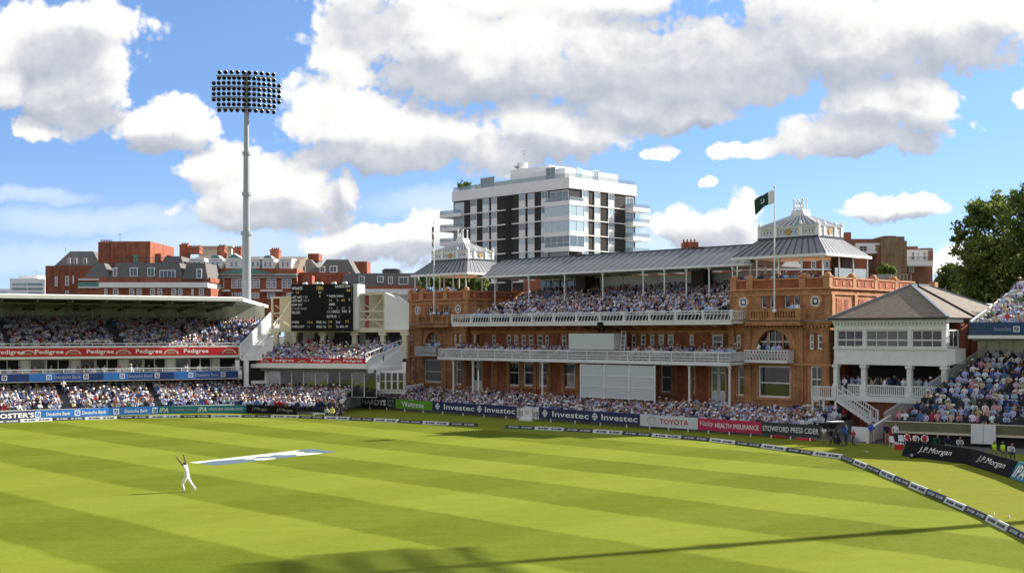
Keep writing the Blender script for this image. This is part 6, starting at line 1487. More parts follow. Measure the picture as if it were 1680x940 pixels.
# second block with white dormers and pediments
D2 = 214.0
m2 = empty('mansion_block', (0, 0, 0), 0, 'long red brick mansion block with white dormers and green pediments behind the mast', 'apartment building')
mb = MB(); pbox(mb, 338, 487, 456, 530, D2, D2+25); pbox(mb, 339, 487, 440.5, 448.5, D2-.2, D2+20); mb.build('wall', M['mansion_brick'], m2)
mb = MB(); pbox(mb, 340, 487, 448.7, 452, D2-.6, D2); pbox(mb, 340, 487, 453.5, 455.8, D2-.5, D2); mb.build('cornice', M['concrete'], m2)
rf = MB(); x0, x1 = wx(309, D2+4), wx(492, D2+4); rf.ext([(x0, D2+1.5, wz(441, D2)), (x0, D2+4.5, wz(425, D2)), (x0, D2+11, wz(414.5, D2)), (x0, D2+22, wz(425, D2)), (x0, D2+22, wz(441, D2))], (x1-x0, 0, 0)); rf.build('roof', M['slate'], m2)
for i, (p0, p1, kind) in enumerate(((311, 334, 0), (342, 364, 1), (370, 398, 2), (412, 426, 0), (430, 449, 1), (458, 478, 0))):
    d = D2+.6; mb = MB(); pbox(mb, p0, p1, 425, 440.6, d, d+5); pbox(mb, p0-1, p1+1, 423.6, 425.6, d-.3, d+5)
    o = mb.build('dormer', M['white_render'], m2)
    c = (p0+p1)/2
    sash(m2, c-7, c-.5, 429, 438, d, 1, name='dormer_window', nx=1); sash(m2, c+.8, c+7, 429, 438, d, 1, name='dormer_window', nx=1)
    if kind:
        cx_, w_, zb3 = wx(c, d), wx(p1, d)-wx(p0, d), wz(424, d); n = 12
        if kind == 1: q = [(cx_+w_*.42*math.cos(PI*i/n), d-.2, zb3+w_*.27*math.sin(PI*i/n)) for i in range(n+1)]
        else: q = [(cx_+w_*.5, d-.2, zb3), (cx_, d-.2, zb3+w_*.3), (cx_-w_*.5, d-.2, zb3)]
        MB().ext(q, (0, 2, 0)).build('pediment', M['white_render'], m2)
        ctr = Vector((cx_, d-.2, zb3)); MB().ext([(ctr+(Vector(v)-ctr)*.78)+Vector((0, -.06, .06)) for v in q], (0, .04, 0)).build('pediment_panel', M['copper_green'], m2)
c = wx(404, D2); zb3 = wz(449, D2); q = [(c+5, D2-.8, zb3), (c, D2-.8, zb3+1.1*1.0), (c-5, D2-.8, zb3)]; MB().ext(q, (0, .5, 0)).build('pediment', M['copper_green'], m2)
for p0, p1 in ((349.5, 368.5), (379.5, 398), (412, 427), (437, 454), (462, 479)): sash(m2, p0, p1, 457.5, 473, D2, 2, nx=2, nz=3)
for p0, p1 in ((352, 378), (429, 464)): MB().box(wx(p0, D2), wx(p1, D2), D2-1.0, D2-.02, wz(478.5, D2), wz(475.5, D2)).build('awning', M['white_render'], m2)
for p0, p1 in ((355, 366), (380, 400), (412, 426), (438, 452), (470, 480)): sash(m2, p0, p1, 480, 490, D2, 2)
for p0, p1, y0, y1 in ((294.5, 307, 401, 436), (356, 368, 404, 426), (382, 395, 406, 420), (443, 457, 409, 430), (307, 327, 405, 416)):
    mb = MB(); pbox(mb, p0, p1, y0, y1, D2+6, D2+8.4); pbox(mb, p0-.8, p1+.8, y0+1, y0+3.2, D2+5.9, D2+8.5); o = mb.build('chimney', M['mansion_brick'], m2)
    n = max(2, int((p1-p0)/3)); mb = MB()
    for k in range(n): x = wx(p0+(k+.5)*(p1-p0)/n, D2+6); mb.tube((x, D2+7.2, wz(y0, D2+6)), (x, D2+7.2, wz(y0-3.2, D2+6)), .16, .13, 7)
    mb.build('chimney_pot', M['mansion_brick'], o)
m3 = empty('rooftop_house', (0, 0, 0), 0, 'cream rendered top storey showing between the brick chimneys', 'building')
mb = MB(); pbox(mb, 326, 380, 405, 430, 250, 262); pbox(mb, 324, 382, 403.5, 405.5, 249.5, 262.5); mb.build('wall', M['cream_paint'], m3); sash(m3, 331, 336, 410, 417, 249.9, 1); sash(m3, 360, 366, 410, 417, 249.9, 1)
# dark roofs and grey mansard behind the scoreboard
m4 = empty('mansion_block', (0, 0, 0), 0, 'grey mansard roofed block above the white wedge of the scoreboard stand', 'apartment building')
mb = MB(); pbox(mb, 484, 572, 447, 530, D2+2, D2+25); pbox(mb, 580, 602, 429, 449, D2+16, D2+22); pbox(mb, 497, 512, 452, 475, D2-2, D2+1); pbox(mb, 505, 523, 416, 428, D2+14, D2+18); pbox(mb, 560, 690, 469, 474, D2-6, D2+10); mb.build('wall', M['mansion_brick'], m4)
rf = MB(); mansard(rf, 478, 528, 424, 448, D2+8, 20, 2.5); mansard(rf, 520, 583, 425, 448, D2+6, 20, 1.5); mansard(rf, 558, 690, 448, 469, D2-5, 16, .8); rf.build('mansard_roof', M['slate_grey'], m4)
mb = MB(); pbox(mb, 572, 690, 474, 484, D2-6.5, D2+10); mb.build('white_band', M['white_render'], m4)
mb = MB(); pbox(mb, 575, 690, 484, 560, D2-6, D2+10); mb.build('lower_wall', M['mansion_brick'], m4)
for p0, p1, y0, y1, d in ((588, 599, 453, 464, D2-5), (618, 630, 453, 464, D2-5), (636, 645, 454, 466, D2-5), (653, 671, 454, 467, D2-5), (488, 502, 436, 447, D2+7.5), (524, 534, 437, 447, D2+5.5), (540, 554, 436, 447, D2+5.5)): sash(m4, p0, p1, y0, y1, d+.1, 1, nx=2, nz=1)
for k in range(10): sash(m4, 640+k*5, 644.5+k*5, 485, 495, D2-6, 1, nx=2, nz=2)
mb = MB(); pbox(mb, 627, 656, 442, 448, D2+4, D2+9); pbox(mb, 630, 652, 440.8, 442.2, D2+3.5, D2+9.5); mb.build('plant_room', M['slate_grey'], m4)
tag(bpy.data.objects['mansion_block.001'], 'long red brick mansion block with white dormers and green pediments behind the mast')
m5 = empty('office_block', (0, 0, 0), 0, 'small pale office block on the skyline at the far left', 'office building')
mb = MB(); pbox(mb, 16, 74, 457, 520, 400, 430); pbox(mb, 30, 62, 452, 458, 405, 420); mb.build('wall', M['white_render'], m5)
for r in range(3):
    for k in range(2): MB().box(wx(20+k*26, 400), wx(44+k*26, 400), 399.8, 400.02, wz(468+r*7.5, 400), wz(464.5+r*7.5, 400)).build('window', M['window_blue'], m5)
MB().box(wx(44, 402), wx(44.6, 402), 410, 410.2, wz(453, 402), wz(443, 402)).build('aerial', M['galvanised'], m5)
m6 = empty('office_block', (0, 0, 0), 0, 'lower white block cut by the left picture edge on the skyline', 'office building')
mb = MB(); pbox(mb, -40, 16, 474, 520, 420, 440); mb.build('wall', M['white_render'], m6); MB().box(wx(-30, 420), wx(12, 420), 419.9, 420.05, wz(481, 420), wz(478, 420)).build('window', M['window_blue'], m6)
# buildings right of the pavilion and behind its terrace
D7 = 190.0
m7 = empty('brown_brick_building', (0, 0, 0), 0, 'brown brick block with flat roof between the right tower roof and the big tree', 'building')
mb = MB(); pbox(mb, 1446, 1484, 388, 520, D7, D7+10, 0); pbox(mb, 1472, 1488, 395, 520, D7+.5, D7+9, 0); pbox(mb, 1451, 1470, 387, 389, D7-.1, D7+9, 1); mb.build('wall', [M['brown_brick'], M['mansion_brick']], m7)
mb = MB(); pbox(mb, 1396, 1446, 392, 402, D7+1, D7+10); pbox(mb, 1440, 1446, 402, 520, D7+.5, D7+3); pbox(mb, 1386, 1396.5, 381, 520, D7+8, D7+12); mb.build('red_wall', mat('dull_brick', (.25, .115, .07), .9, var=.2), m7)
mb = MB(); pbox(mb, 1404, 1444, 399, 416, D7+.8, D7+6); mb.build('white_storey', M['white_render'], m7); sash(m7, 1434, 1444, 401, 413, D7+.8, 1); sash(m7, 1408, 1424, 403, 413, D7+.8, 1)
ae = MB(); ae.tube((wx(1480, D7), D7+4, wz(395, D7)), (wx(1480, D7), D7+4, wz(386, D7)), .05, .04, 5); ae.bar((wx(1476, D7), D7+4, wz(388, D7)), (wx(1487, D7), D7+4, wz(387, D7)), .05); ae.build('aerial', M['galvanised'], m7)
m8 = empty('terrace_house', (0, 0, 0), 0, 'low white and red brick house with a balcony, right of the brown brick block', 'building')
mb = MB(); pbox(mb, 1488, 1530, 410, 432, D7+4, D7+16); pbox(mb, 1486, 1531, 428, 436, D7+1, D7+5); mb.build('white_storey', M['white_render'], m8)
mb = MB(); pbox(mb, 1490, 1506, 404, 411, D7+5, D7+8); pbox(mb, 1512, 1530.5, 407, 411, D7+4.5, D7+9); pbox(mb, 1525, 1531, 411, 428, D7+3.4, D7+9); pbox(mb, 1488, 1530, 436, 500, D7+4, D7+16); mb.build('brick_wall', M['dull_brick'], m8)
for p0, p1 in ((1494, 1501), (1504, 1509), (1513, 1519)): sash(m8, p0, p1, 413, 427, D7+4, 1)
sash(m8, 1490, 1500, 437, 447, D7+4, 1); rl = MB()
for k in range(16): x = wx(1490+k*2.6, D7+1.4); rl.bar((x, D7+1.4, wz(428, D7+1)), (x, D7+1.4, wz(421.5, D7+1)), .04)
rl.bar((wx(1490, D7+1.4), D7+1.4, wz(421.5, D7+1)), (wx(1529, D7+1.4), D7+1.4, wz(421.5, D7+1)), .06); rl.build('balcony_rail', M['black_metal'], m8)
m9 = empty('flat_roofed_block', (0, 0, 0), 0, 'long red brick terrace with sash windows seen under the pavilion roof', 'building')
D9 = 186; mb = MB(); pbox(mb, 860, 1420, 424, 540, D9, D9+12); pbox(mb, 1122, 1146, 397, 412, D9+2, D9+5); mb.build('wall', M['mansion_brick'], m9)
mb = MB(); pbox(mb, 860, 1420, 441, 443.5, D9-.3, D9); mb.build('white_band', M['white_render'], m9)
for k in range(18): sash(m9, 1000+k*22, 1009+k*22, 428, 440, D9, 1, nx=2, nz=2)
mb = MB()
for k in range(4): x = wx(1124+k*6, D9+2); mb.tube((x, D9+3.5, wz(397, D9+2)), (x, D9+3.5, wz(391.5, D9+2)), .16, .13, 7)
mb.build('chimney_pot', M['mansion_brick'], m9)
PX = Frame((0, 0), (1, 0))
# rear wall of the pavilion yard, right
yw = fempty('yard_building', PV, 'red brick rear wing with roof terrace rail, between the right tower and the hipped roof', 'building')
yb_ = 30.0; xa_, xb_, xc_ = PV.a(1425, yb_), PV.a(1490, yb_), PV.a(1536, yb_+4)
mb = MB(); mb.box(xa_, xb_, yb_, yb_+8, 0, 14.0); mb.box(xb_-.5, xc_, yb_+4, yb_+9, 0, 13.6); mb.build('wall', M['mansion_brick'], yw)
for x, y in ((xb_-.4, yb_), (xc_-.4, yb_+4)): MB().box(x-.35, x+.35, y-.2, y+.5, 12, 14.7).build('parapet_pier', M['terracotta_trim'], yw)
mb = MB(); yq = yb_+.6
for k in range(12): x = xa_+(xb_-xa_)*k/11; mb.bar((x, yq, 14.0), (x, yq, 15.5), .045)
mb.bar((xa_, yq, 15.5), (xb_, yq, 15.5), .06); mb.bar((xa_, yq, 14.8), (xb_, yq, 14.8), .045); mb.build('terrace_rail', M['galvanised'], yw)
MB().box(xa_, xa_+2.2, yq+.3, yq+.4, 14.0, 15.6).build('terrace_screen', M['galvanised'], yw)
x = PV.a(1463, yb_-1); MB().tube((x, yb_-1, 9), (x, yb_-1, 14.6), .18, .18, 8).build('flue', M['black_metal'], yw)
fb = fempty('rooftop_shed', PV, 'low flat grey roof far right below the trees', 'shed'); 
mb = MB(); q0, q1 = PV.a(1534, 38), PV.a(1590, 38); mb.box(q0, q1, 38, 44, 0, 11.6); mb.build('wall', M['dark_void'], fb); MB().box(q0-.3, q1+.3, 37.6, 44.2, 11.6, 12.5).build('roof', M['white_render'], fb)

# ================================================================== trees
def tree(name, loc, h, blobs, leaves, size, label, trunk_r=.45, dark=.5, cat='tree', seed=1):
    r = random.Random(seed); root = empty(name, loc, 0, label, cat)
    tb = MB(); tb.tube((0, 0, 0), (.2, .1, h*.42), trunk_r, trunk_r*.7, 9)
    for (bx, by, bz, br) in blobs[:14]:
        tb.tube((.2, .1, h*.36), (bx*.55, by*.55, h*.36+(bz-h*.36)*.62), trunk_r*.42, trunk_r*.22, 6); tb.tube((bx*.55, by*.55, h*.36+(bz-h*.36)*.62), (bx, by, bz), trunk_r*.22, .05, 5)
    tb.build('trunk', M['bark'], root)
    tot = sum(b[3]**2 for b in blobs); V = []; F = []; mi = []
    for (bx, by, bz, br) in blobs:
        n = int(leaves*br*br/tot); nc = max(6, int(n/26))
        cl = []
        for _ in range(nc):
            while True:
                p = Vector((r.gauss(0, 1), r.gauss(0, 1), r.gauss(0, 1)))
                if p.length > .1: break
            p = p.normalized()*br*(r.random()**.28)*r.uniform(.75, 1.12); cl.append((Vector((bx, by, bz))+Vector((p.x, p.y, p.z*.86)), r.uniform(.35, .8)*br*.34+.18, r.random()))
        for i in range(n):
            c, cr, tone = cl[i % nc]; p = c+Vector((r.gauss(0, cr*.5), r.gauss(0, cr*.5), r.gauss(0, cr*.38)))
            nrm = Vector((r.uniform(-1, 1), r.uniform(-1, 1), r.uniform(-.2, 1.2))).normalized(); u = nrm.orthogonal().normalized(); u = Matrix.Rotation(r.uniform(0, 6.28), 3, nrm) @ u; v = nrm.cross(u); s = size*r.uniform(.6, 1.25)
            k = len(V); V += [p-u*s*.6, p-v*s*.34, p+u*s*.6, p+v*s*.34]; F.append((k, k+1, k+2, k+3)); mi.append(1 if tone > dark else 0)
    mb = MB(); mb.v = [tuple(x) for x in V]; mb.f = F; mb.m = mi; mb.sm = [False]*len(F); mb.build('crown', [M['leaf_dark'], M['leaf_light']], root)
    return root
def leafmat(m):
    n, l = m.node_tree.nodes, m.node_tree.links; b = n['Principled BSDF']
    tr = n.new('ShaderNodeBsdfTranslucent'); mxs = n.new('ShaderNodeMixShader'); mxs.inputs[0].default_value = .4; out = [x for x in n if x.type == 'OUTPUT_MATERIAL'][0]
    col = b.inputs['Base Color'].links[0].from_socket; l.new(col, tr.inputs[0]); l.new(b.outputs[0], mxs.inputs[1]); l.new(tr.outputs[0], mxs.inputs[2]); l.new(mxs.outputs[0], out.inputs[0])
leafmat(M['leaf_dark']); leafmat(M['leaf_light'])
def at_px(d, lst, base): return [(wx(px, d)-base[0], dy, wz(py, d)-0, rr/FPX*d) for px, py, rr, dy in lst]
d = 150; bs = (wx(1650, d), d, 0)
tree('plane_tree', bs, 22, at_px(d, [(1625, 350, 36, 0), (1590, 380, 26, -1), (1605, 420, 34, -2), (1585, 450, 22, 0), (1650, 385, 42, -3), (1640, 440, 46, -2), (1620, 480, 36, -1), (1665, 480, 40, -1), (1655, 335, 24, 2), (1612, 345, 22, 1), (1582, 410, 18, 1), (1600, 470, 22, -1), (1640, 500, 32, 0), (1570, 395, 12, 0), (1600, 500, 22, 2), (1660, 420, 40, 2), (1630, 410, 36, 3), (1615, 460, 30, 3)], bs), 21000, .46, 'big dense green tree behind the annex roof, leftmost of the tall ones', .7, .5, seed=3)
bs = (wx(1740, d), d-4, 0)
tree('plane_tree', bs, 26, at_px(d-4, [(1690, 330, 34, 0), (1720, 320, 44, 0), (1700, 380, 40, -2), (1710, 440, 46, -2), (1695, 480, 40, -1), (1745, 380, 44, 0), (1740, 450, 40, 0), (1675, 335, 18, 1), (1760, 330, 40, 0)], bs), 16000, .46, 'taller green tree cut by the right picture edge', .7, .5, seed=5)
d = 176; bs = (wx(1560, d), d, 0)
tree('garden_tree', bs, 16, at_px(d, [(1560, 450, 20, 0), (1545, 462, 14, 0), (1580, 455, 18, 1), (1592, 442, 16, 0), (1565, 470, 16, -1)], bs), 6000, .42, 'small sunlit tree between the low house and the big tree', .3, .35, seed=8)
d = 182; bs = (wx(1455, d), d, 0)
tree('garden_tree', bs, 15, at_px(d, [(1452, 440, 8, 0), (1460, 443, 8, 0), (1446, 445, 6, 0)], bs), 1400, .34, 'tuft of bright green leaves before the brown brick block', .2, .2, seed=9)
d = 205; bs = (wx(735, d), d, 0)
tree('garden_tree', bs, 14, at_px(d, [(700, 462, 14, 0), (722, 464, 14, 0), (745, 462, 14, 0), (768, 463, 14, 0), (790, 466, 12, 0)], bs), 5000, .42, 'green tree showing under the left tower roof', .3, .3, seed=12)
# lower trees and bushes filling behind the hipped roof
d = 160; bs = (wx(1610, d), d+4, 0)
tree('dark_tree', bs, 12, at_px(d+4, [(1585, 495, 22, 0), (1610, 500, 26, 0), (1640, 505, 28, 0), (1670, 500, 30, 0), (1625, 520, 24, 0)], bs), 7000, .44, 'low dark tree under the tall trees, right behind the hipped slate roof', .35, .8, seed=14)

# ================================================================== floodlight masts
def mast(name, x, y, yaw, label, d_px=None):
    r = empty(name, (x, y, 0), yaw, label, 'floodlight'); Ht = 44.5
    mb = MB()
    for z0, z1, r0, r1 in ((0, 22.9, .64, .60), (22.9, 28.3, .49, .47), (28.3, 33.8, .45, .43), (33.8, Ht, .37, .30)): mb.tube((0, 0, z0), (0, 0, z1), r0, r1, 12); mb.tube((0, 0, z1-.35), (0, 0, z1+.1), r0+.14, r0+.14, 12)
    mb.build('pole', M['galvanised'], r)
    mb = MB()
    for k in range(60): z = 1+k*.7; mb.bar((.62-.3*z/Ht, -.1, z), (.62-.3*z/Ht, .1, z), .05)
    mb.build('ladder', M['galvanised'], r)
    rows = (('t', 10), ('b', 12)), (('t', 14), ('b', 14)), (('t', 14), ('b', 14)), (('t', 12), ('b', 10)); half = (4.05, 4.75, 4.75, 4.1); zs = (44.15, 42.7, 41.25, 39.8)
    lens = MB().lathe((0, 0, 0), [(.001, -.30), (.17, -.26), (.27, -.08), (.30, .06), (.34, .10), (.29, .11)], 12, 0)
    lens.lathe((0, 0, .04), [(.28, 0), (.001, .0)], 12, 1)
    proto = None
    for (rw, h, z) in zip(rows, half, zs):
        mb = MB(); n = 14
        curve = lambda x: -.35+.05*x*x
        for i in range(n): xa, xb = -h+2*h*i/n, -h+2*h*(i+1)/n; mb.bar((xa, curve(xa), z), (xb, curve(xb), z), .16, .12)
        mb.bar((0, 0, z), (0, -.4, z), .3); mb.box(-h+.3, h-.3, .35, .95, z-.05, z); mb.build('lamp_bar', M['galvanised'], r)  # plate behind each bar, added to thicken the shadow of the head
        for pos, cnt in rw:
            for i in range(cnt):
                x = -h+.1+(2*h-.2)*(i+.5)/cnt
                if proto is None: proto = lens.build('lamp', [M['steel'], M['board_black']], r); o = proto
                else: o = proto.copy(); COL.objects.link(o); o.parent = r
                o.location = (x, curve(x)-.28, z+(.42 if pos == 't' else -.36)); o.rotation_euler = (R(114), 0, x*.05); o.scale = (.9, .9, 1.8)
    return r
dm = 166.0
mast('floodlight_mast', wx(404.5, dm), dm, R(12), 'tall grey floodlight mast with four rows of lamps, behind the left grandstand')
hx, hy = -4.9, 46.6
Lm = 42.0/math.tan(SUN_E)
mast('floodlight_mast', hx+Lm*.923, hy+Lm*.386, R(-67), 'second grey floodlight mast out of view to the right, casting its shadow on the outfield')
# ================================================================== flagpoles and flags
def flagpole(px, b, z0, ytop, label):
    x = PV.a(px, b); r = fempty('flagpole', PV, label, 'flagpole', a=x, b=b, z=z0); zt = PV.z(px, ytop, b)-z0
    mb = MB(); mb.tube((0, 0, 0), (0, 0, zt), .09, .05, 10); mb.ball((0, 0, zt+.08), .12, 8, 6); mb.lathe((0, 0, 0), [(.2, 0), (.2, .2), (.1, .3)], 10); mb.build('pole', M['white_paint'], r); return r, x, zt+z0
r1, x1, zt1 = flagpole(1270.5, 10.9, PV.z(1270, 512, 10.9), 308, 'white flagpole on the right tower flying a flag')
r2, x2, zt2_ = flagpole(712, 10.9, PV.z(712, 515, 10.9), 366, 'white flagpole on the left tower with a furled flag')
mat('flag_green', (.010, .05, .032), .8); mat('flag_white', (.72, .72, .70), .8)
def cloth(name, fr_pos, L, Hh, cols, label, cat='flag'):
    r = empty(name, fr_pos, 0, label, cat); n, k = 26, 10; v = []; f = []; m = []
    for j in range(k+1):
        for i in range(n+1):
            u, w = i/n, j/k
            v.append((-L*u*(.94-.06*w), .22*math.sin(u*7+w*1.2)*u+.1*math.sin(u*15)*u, -Hh*w-u*u*.75*(.8+.3*w)-u*.35+.05*math.sin(u*9+w*3)))
    for j in range(k):
        for i in range(n): a = j*(n+1)+i; f.append((a, a+1, a+n+2, a+n+1)); m.append(1 if i/n < .29 else 0)
    mb = MB(); mb.v = v; mb.f = f; mb.m = m; mb.sm = [True]*len(f); o = mb.build('cloth', cols, r)
    s = o.modifiers.new('thickness', 'SOLIDIFY'); s.thickness = .012
    return r, v, n
pf = PV.w(x1-.06, 10.9, zt1-.28)
fr_, fv, fn = cloth('flag', pf, 2.0, 1.2, [M['flag_green'], M['flag_white']], 'green and white flag with crescent flying from the right tower pole')
cr_ = MB()
def fp(u, w): return (-2.0*u*(.94-.06*w), .22*math.sin(u*7+w*1.2)*u+.1*math.sin(u*15)*u-.03, -1.2*w-u*u*.75*(.8+.3*w)-u*.35+.05*math.sin(u*9+w*3))
n = 14
for i in range(n):
    t0, t1 = .5+5.2*i/n, .5+5.2*(i+1)/n
    def ring(t, q): return fp(.63+.115*q*math.cos(t)+(.03 if q < 1 else 0), .48-.20*q*math.sin(t)-(.05 if q < 1 else 0))
    cr_.quad(ring(t0, 1), ring(t1, 1), ring(t1, .78), ring(t0, .78))
st_ = [fp(.70+.035*(1 if k % 2 == 0 else .4)*math.cos(2*PI*k/10), .36+.06*(1 if k % 2 == 0 else .4)*math.sin(2*PI*k/10)) for k in range(10)]
cr_.poly(st_); cr_.build('crescent_and_star', M['flag_white'], fr_)
pf = PV.w(x2-.02, 10.85, zt2_-.3); r = empty('flag', pf, 0, 'limp red and dark flag furled against the left tower pole', 'flag')
mb = MB()
for i in range(9): mb.tube((-.12+.03*math.sin(i*1.7), .02*math.cos(i), -.2-i*.32), (-.12+.03*math.sin((i+1)*1.7), .02*math.cos(i+1), -.2-(i+1)*.32), .13-.008*i, .12-.008*i, 8, i % 3)
mb.build('cloth', [mat('flag_red', (.35, .04, .05), .8), mat('flag_navy', (.03, .04, .12), .8), M['flag_white']], r)

# ================================================================== the stand across the ground, behind the camera (seen in the pavilion windows)
os_ = empty('grandstand', (0, -14, 0), 0, 'grandstand across the ground behind the viewpoint, seen only in reflections', 'grandstand')
mb = MB()
for k in range(14): mb.box(-110, 110, -2-k*1.6, -.4-k*1.6, 0, 1+k*.9 if k < 6 else 3.5+k*.95)
mb.build('seating_step', mat('opposite_seating', (.22, .22, .26), .9, col2=(.06, .06, .08), scale=1.6), os_)
mb = MB(); mb.box(-110, 110, -26, -6, 19, 19.5); mb.build('roof', M['white_render'], os_); mb = MB(); mb.box(-110, 110, -26.5, -26, 0, 19); mb.build('back_wall', M['concrete'], os_)
mb = MB(); mb.box(-110, 110, -.3, 0, 0, 1.1); mb.build('front_board', M['opposite_seating'], os_)
os2 = empty('grandstand', (-80, -10, 0), R(-90), 'grandstand along the side of the ground left of the view, seen only in reflections', 'grandstand')
mb = MB()
for k in range(14): mb.box(-122, 30, 2+k*1.6, 3.6+k*1.6, 0, 1+k*.9 if k < 6 else 3.5+k*.95)
mb.build('seating_step', M['opposite_seating'], os2); MB().box(-122, 30, 8, 28, 19, 19.5).build('roof', M['white_render'], os2); MB().box(-122, 30, 1.0, 1.2, 0, 1.1).build('front_board', M['opposite_seating'], os2)
os2.rotation_euler = (0, 0, R(90)); os2.location = (-80, -10, 0)
for c in os2.children: c.scale = (-1, 1, 1)

# ================================================================== fielder celebrating
def fielder():
    p = G(305, 807)
    r = empty('person', (p.x, p.y, .006), 0, 'fielder in cricket whites running with both arms raised on the outfield', 'person')
    J = {'pel': (.05, 0, .90, .165), 'bel': (.03, 0, 1.10, .16), 'che': (.0, 0, 1.33, (.17, .185)), 'nek': (-.05, 0, 1.51, .062), 'hd0': (-.09, 0, 1.62, .092), 'hd1': (-.10, 0, 1.73, .085),
         'hipl': (.03, -.09, .84, .115), 'knel': (-.19, -.10, .48, .088), 'ankl': (-.05, -.10, .10, .06), 'heel': (-.03, -.10, .05, .04), 'toel': (-.22, -.11, .045, .04),
         'hipr': (.08, .09, .84, .115), 'kner': (.25, .10, .50, .088), 'ankr': (.50, .10, .20, .06), 'toer': (.44, .10, .06, .038),
         'shol': (-.02, -.17, 1.45, .078), 'elbl': (-.22, -.27, 1.72, .048), 'wril': (-.42, -.25, 1.96, .036), 'hanl': (-.47, -.25, 2.04, .042), 'shor': (.0, .17, 1.46, .078), 'elbr': (-.10, .24, 1.75, .048), 'wrir': (-.17, .22, 1.99, .036), 'hanr': (-.18, .22, 2.07, .042)}
    E = [('pel', 'bel', 0), ('bel', 'che', 0), ('che', 'nek', 0), ('nek', 'hd0', 1), ('hd0', 'hd1', 1), ('pel', 'hipl', 0), ('hipl', 'knel', 0), ('knel', 'ankl', 0), ('ankl', 'toel', 3), ('pel', 'hipr', 0), ('hipr', 'kner', 0), ('kner', 'ankr', 0), ('ankr', 'toer', 3),
         ('che', 'shol', 0), ('shol', 'elbl', 0), ('elbl', 'wril', 1), ('wril', 'hanl', 1), ('che', 'shor', 0), ('shor', 'elbr', 0), ('elbr', 'wrir', 1), ('wrir', 'hanr', 1)]
    del J['heel']
    for t, s, base in (('l', -1, (-.47, -.25, 2.04)), ('r', 1, (-.18, .22, 2.07))):
        for i, (dy, ln) in enumerate(((-.032, .075), (-.011, .09), (.011, .085), (.032, .065))):
            J[f'f{t}{i}a'] = (base[0]-.02, base[1]+dy, base[2]+.045, .0105); J[f'f{t}{i}b'] = (base[0]-.02-ln*.35, base[1]+dy*1.25, base[2]+.045+ln, .0085)
            E += [('han'+t, f'f{t}{i}a', 1), (f'f{t}{i}a', f'f{t}{i}b', 1)]
        J[f'th{t}'] = (base[0]+.02, base[1]-s*.06, base[2]+.05, .011); E.append(('han'+t, f'th{t}', 1))
    def rule(c, m):
        if m == 1 and 1.5 < c.z < 1.9 and abs(c.y) < .12 and (c.z > 1.73 or (c.x > -.07 and c.z > 1.6) or (c.z < 1.6 and c.x < -.13)): return 2
        if m == 0 and c.z > 1.56: return 1
        return m
    me = skin_mesh(J, E, 2, extra=rule)
    for k in ('player_white', 'player_skin', 'player_hair', 'player_shoe'): me.materials.append(M[k])
    link(bpy.data.objects.new('body', me), r)
    f = MB(); f.ext([(-.185, -.02, 1.66), (-.185, .02, 1.66), (-.205, .015, 1.625), (-.205, -.015, 1.625)], (.02, 0, -.015)); f.ball((-.172, -.035, 1.675), .013, 6, 4, 1); f.ball((-.172, .035, 1.675), .013, 6, 4, 1); f.ball((-.17, 0, 1.585), .02, 6, 4, 2, (1, 1.4, .5))
    for s in (-1, 1): f.ball((-.085, s*.092, 1.665), .026, 6, 5, 0, (.6, .4, 1.2))
    f.build('face', [M['player_skin'], M['text_white'], M['player_hair']], r)
    g = MB(); g.lathe((.045, 0, .96), [(.172, 0), (.177, .02), (.172, .04)], 14); g.build('belt', M['player_white'], r)
    return r
fielder()

# ================================================================== camera crew, officials and people beside the boards
def stander(px, py, label, shirt=None, pose='t_rest', rot=0.0, col=None, scale=1.0, hat=None, tro=None):
    p = G(px, py); o = put_person(p.x, p.y, .004, rot, pose, 0, hat, label, None, scale, col=col); return o
stander(1388, 731, 'camera operator in blue and white jacket standing behind the television camera', pose='t_work', rot=R(-70), col=(.06, .14, .42))
stander(1352, 727, 'crew member in white shirt bending at the end of the dark advertising board', pose='t_fold', rot=R(-60), col=(.70, .70, .70), scale=.86)
stander(1429, 727, 'steward in bright blue shirt standing at the end of the sloping white wall', pose='t_fold', rot=R(10), col=(.05, .12, .45))
stander(1455, 730, 'man in dark navy top and shorts standing by the red fire point', pose='t_fold', rot=R(0), col=(.02, .025, .06))
stander(1469, 729, 'man in white shirt and dark tie standing beside the navy clad man', pose='t_rest', rot=R(0), col=(.70, .71, .73))
stander(1400, 730, 'crew member in red and white top crouched next to the camera operator', pose='t_fold', rot=R(20), col=(.45, .05, .06), scale=.72)
stander(1363, 730, 'crew member in black crouched under the television camera', pose='t_work', rot=R(-40), col=(.02, .02, .025), scale=.75)
p = LEFT_STANDER; put_person(p.x, p.y, p.z, LS.rot, 't_clap', 1, None, 'standing spectator in white top in the aisle of the left lower tier', col=(.75, .74, .72))
def sitter(px, py, label, col, pose='s_rest', rot=0.0, bib=None):
    p = G(px, py); o = put_person(p.x, p.y, .0, rot, pose, 0, None, label, None, 1, col=col)
    if bib:
        mb = MB(); mb.lathe((0, 0, .58), [(.172, 0), (.178, .2), (.19, .40), (.14, .47)], 12); b = mb.build('bib', M[bib], o); b.location = (0, .04, .0); b.scale = (1, .98, 1)
    return o
sitter(1488, 734, 'ball boy in red bib and white clothes, nearest the red cool box', (.75, .75, .75), rot=R(15), bib='bib_red')
sitter(1501, 735, 'ball boy in red bib and white clothes, middle one behind the leaning boards', (.75, .75, .75), 's_lean', R(5), 'bib_red')
sitter(1517, 736, 'ball boy in red bib and white clothes, furthest from the red cool box', (.75, .75, .75), rot=R(-20), bib='bib_red')
sitter(1534, 738, 'seated person in dark green top behind the first leaning board', (.03, .07, .05), 's_lean', R(10))
sitter(1553, 740, 'seated person in navy tracksuit bending forward behind the leaning board', (.02, .03, .09), 's_lean', R(0))
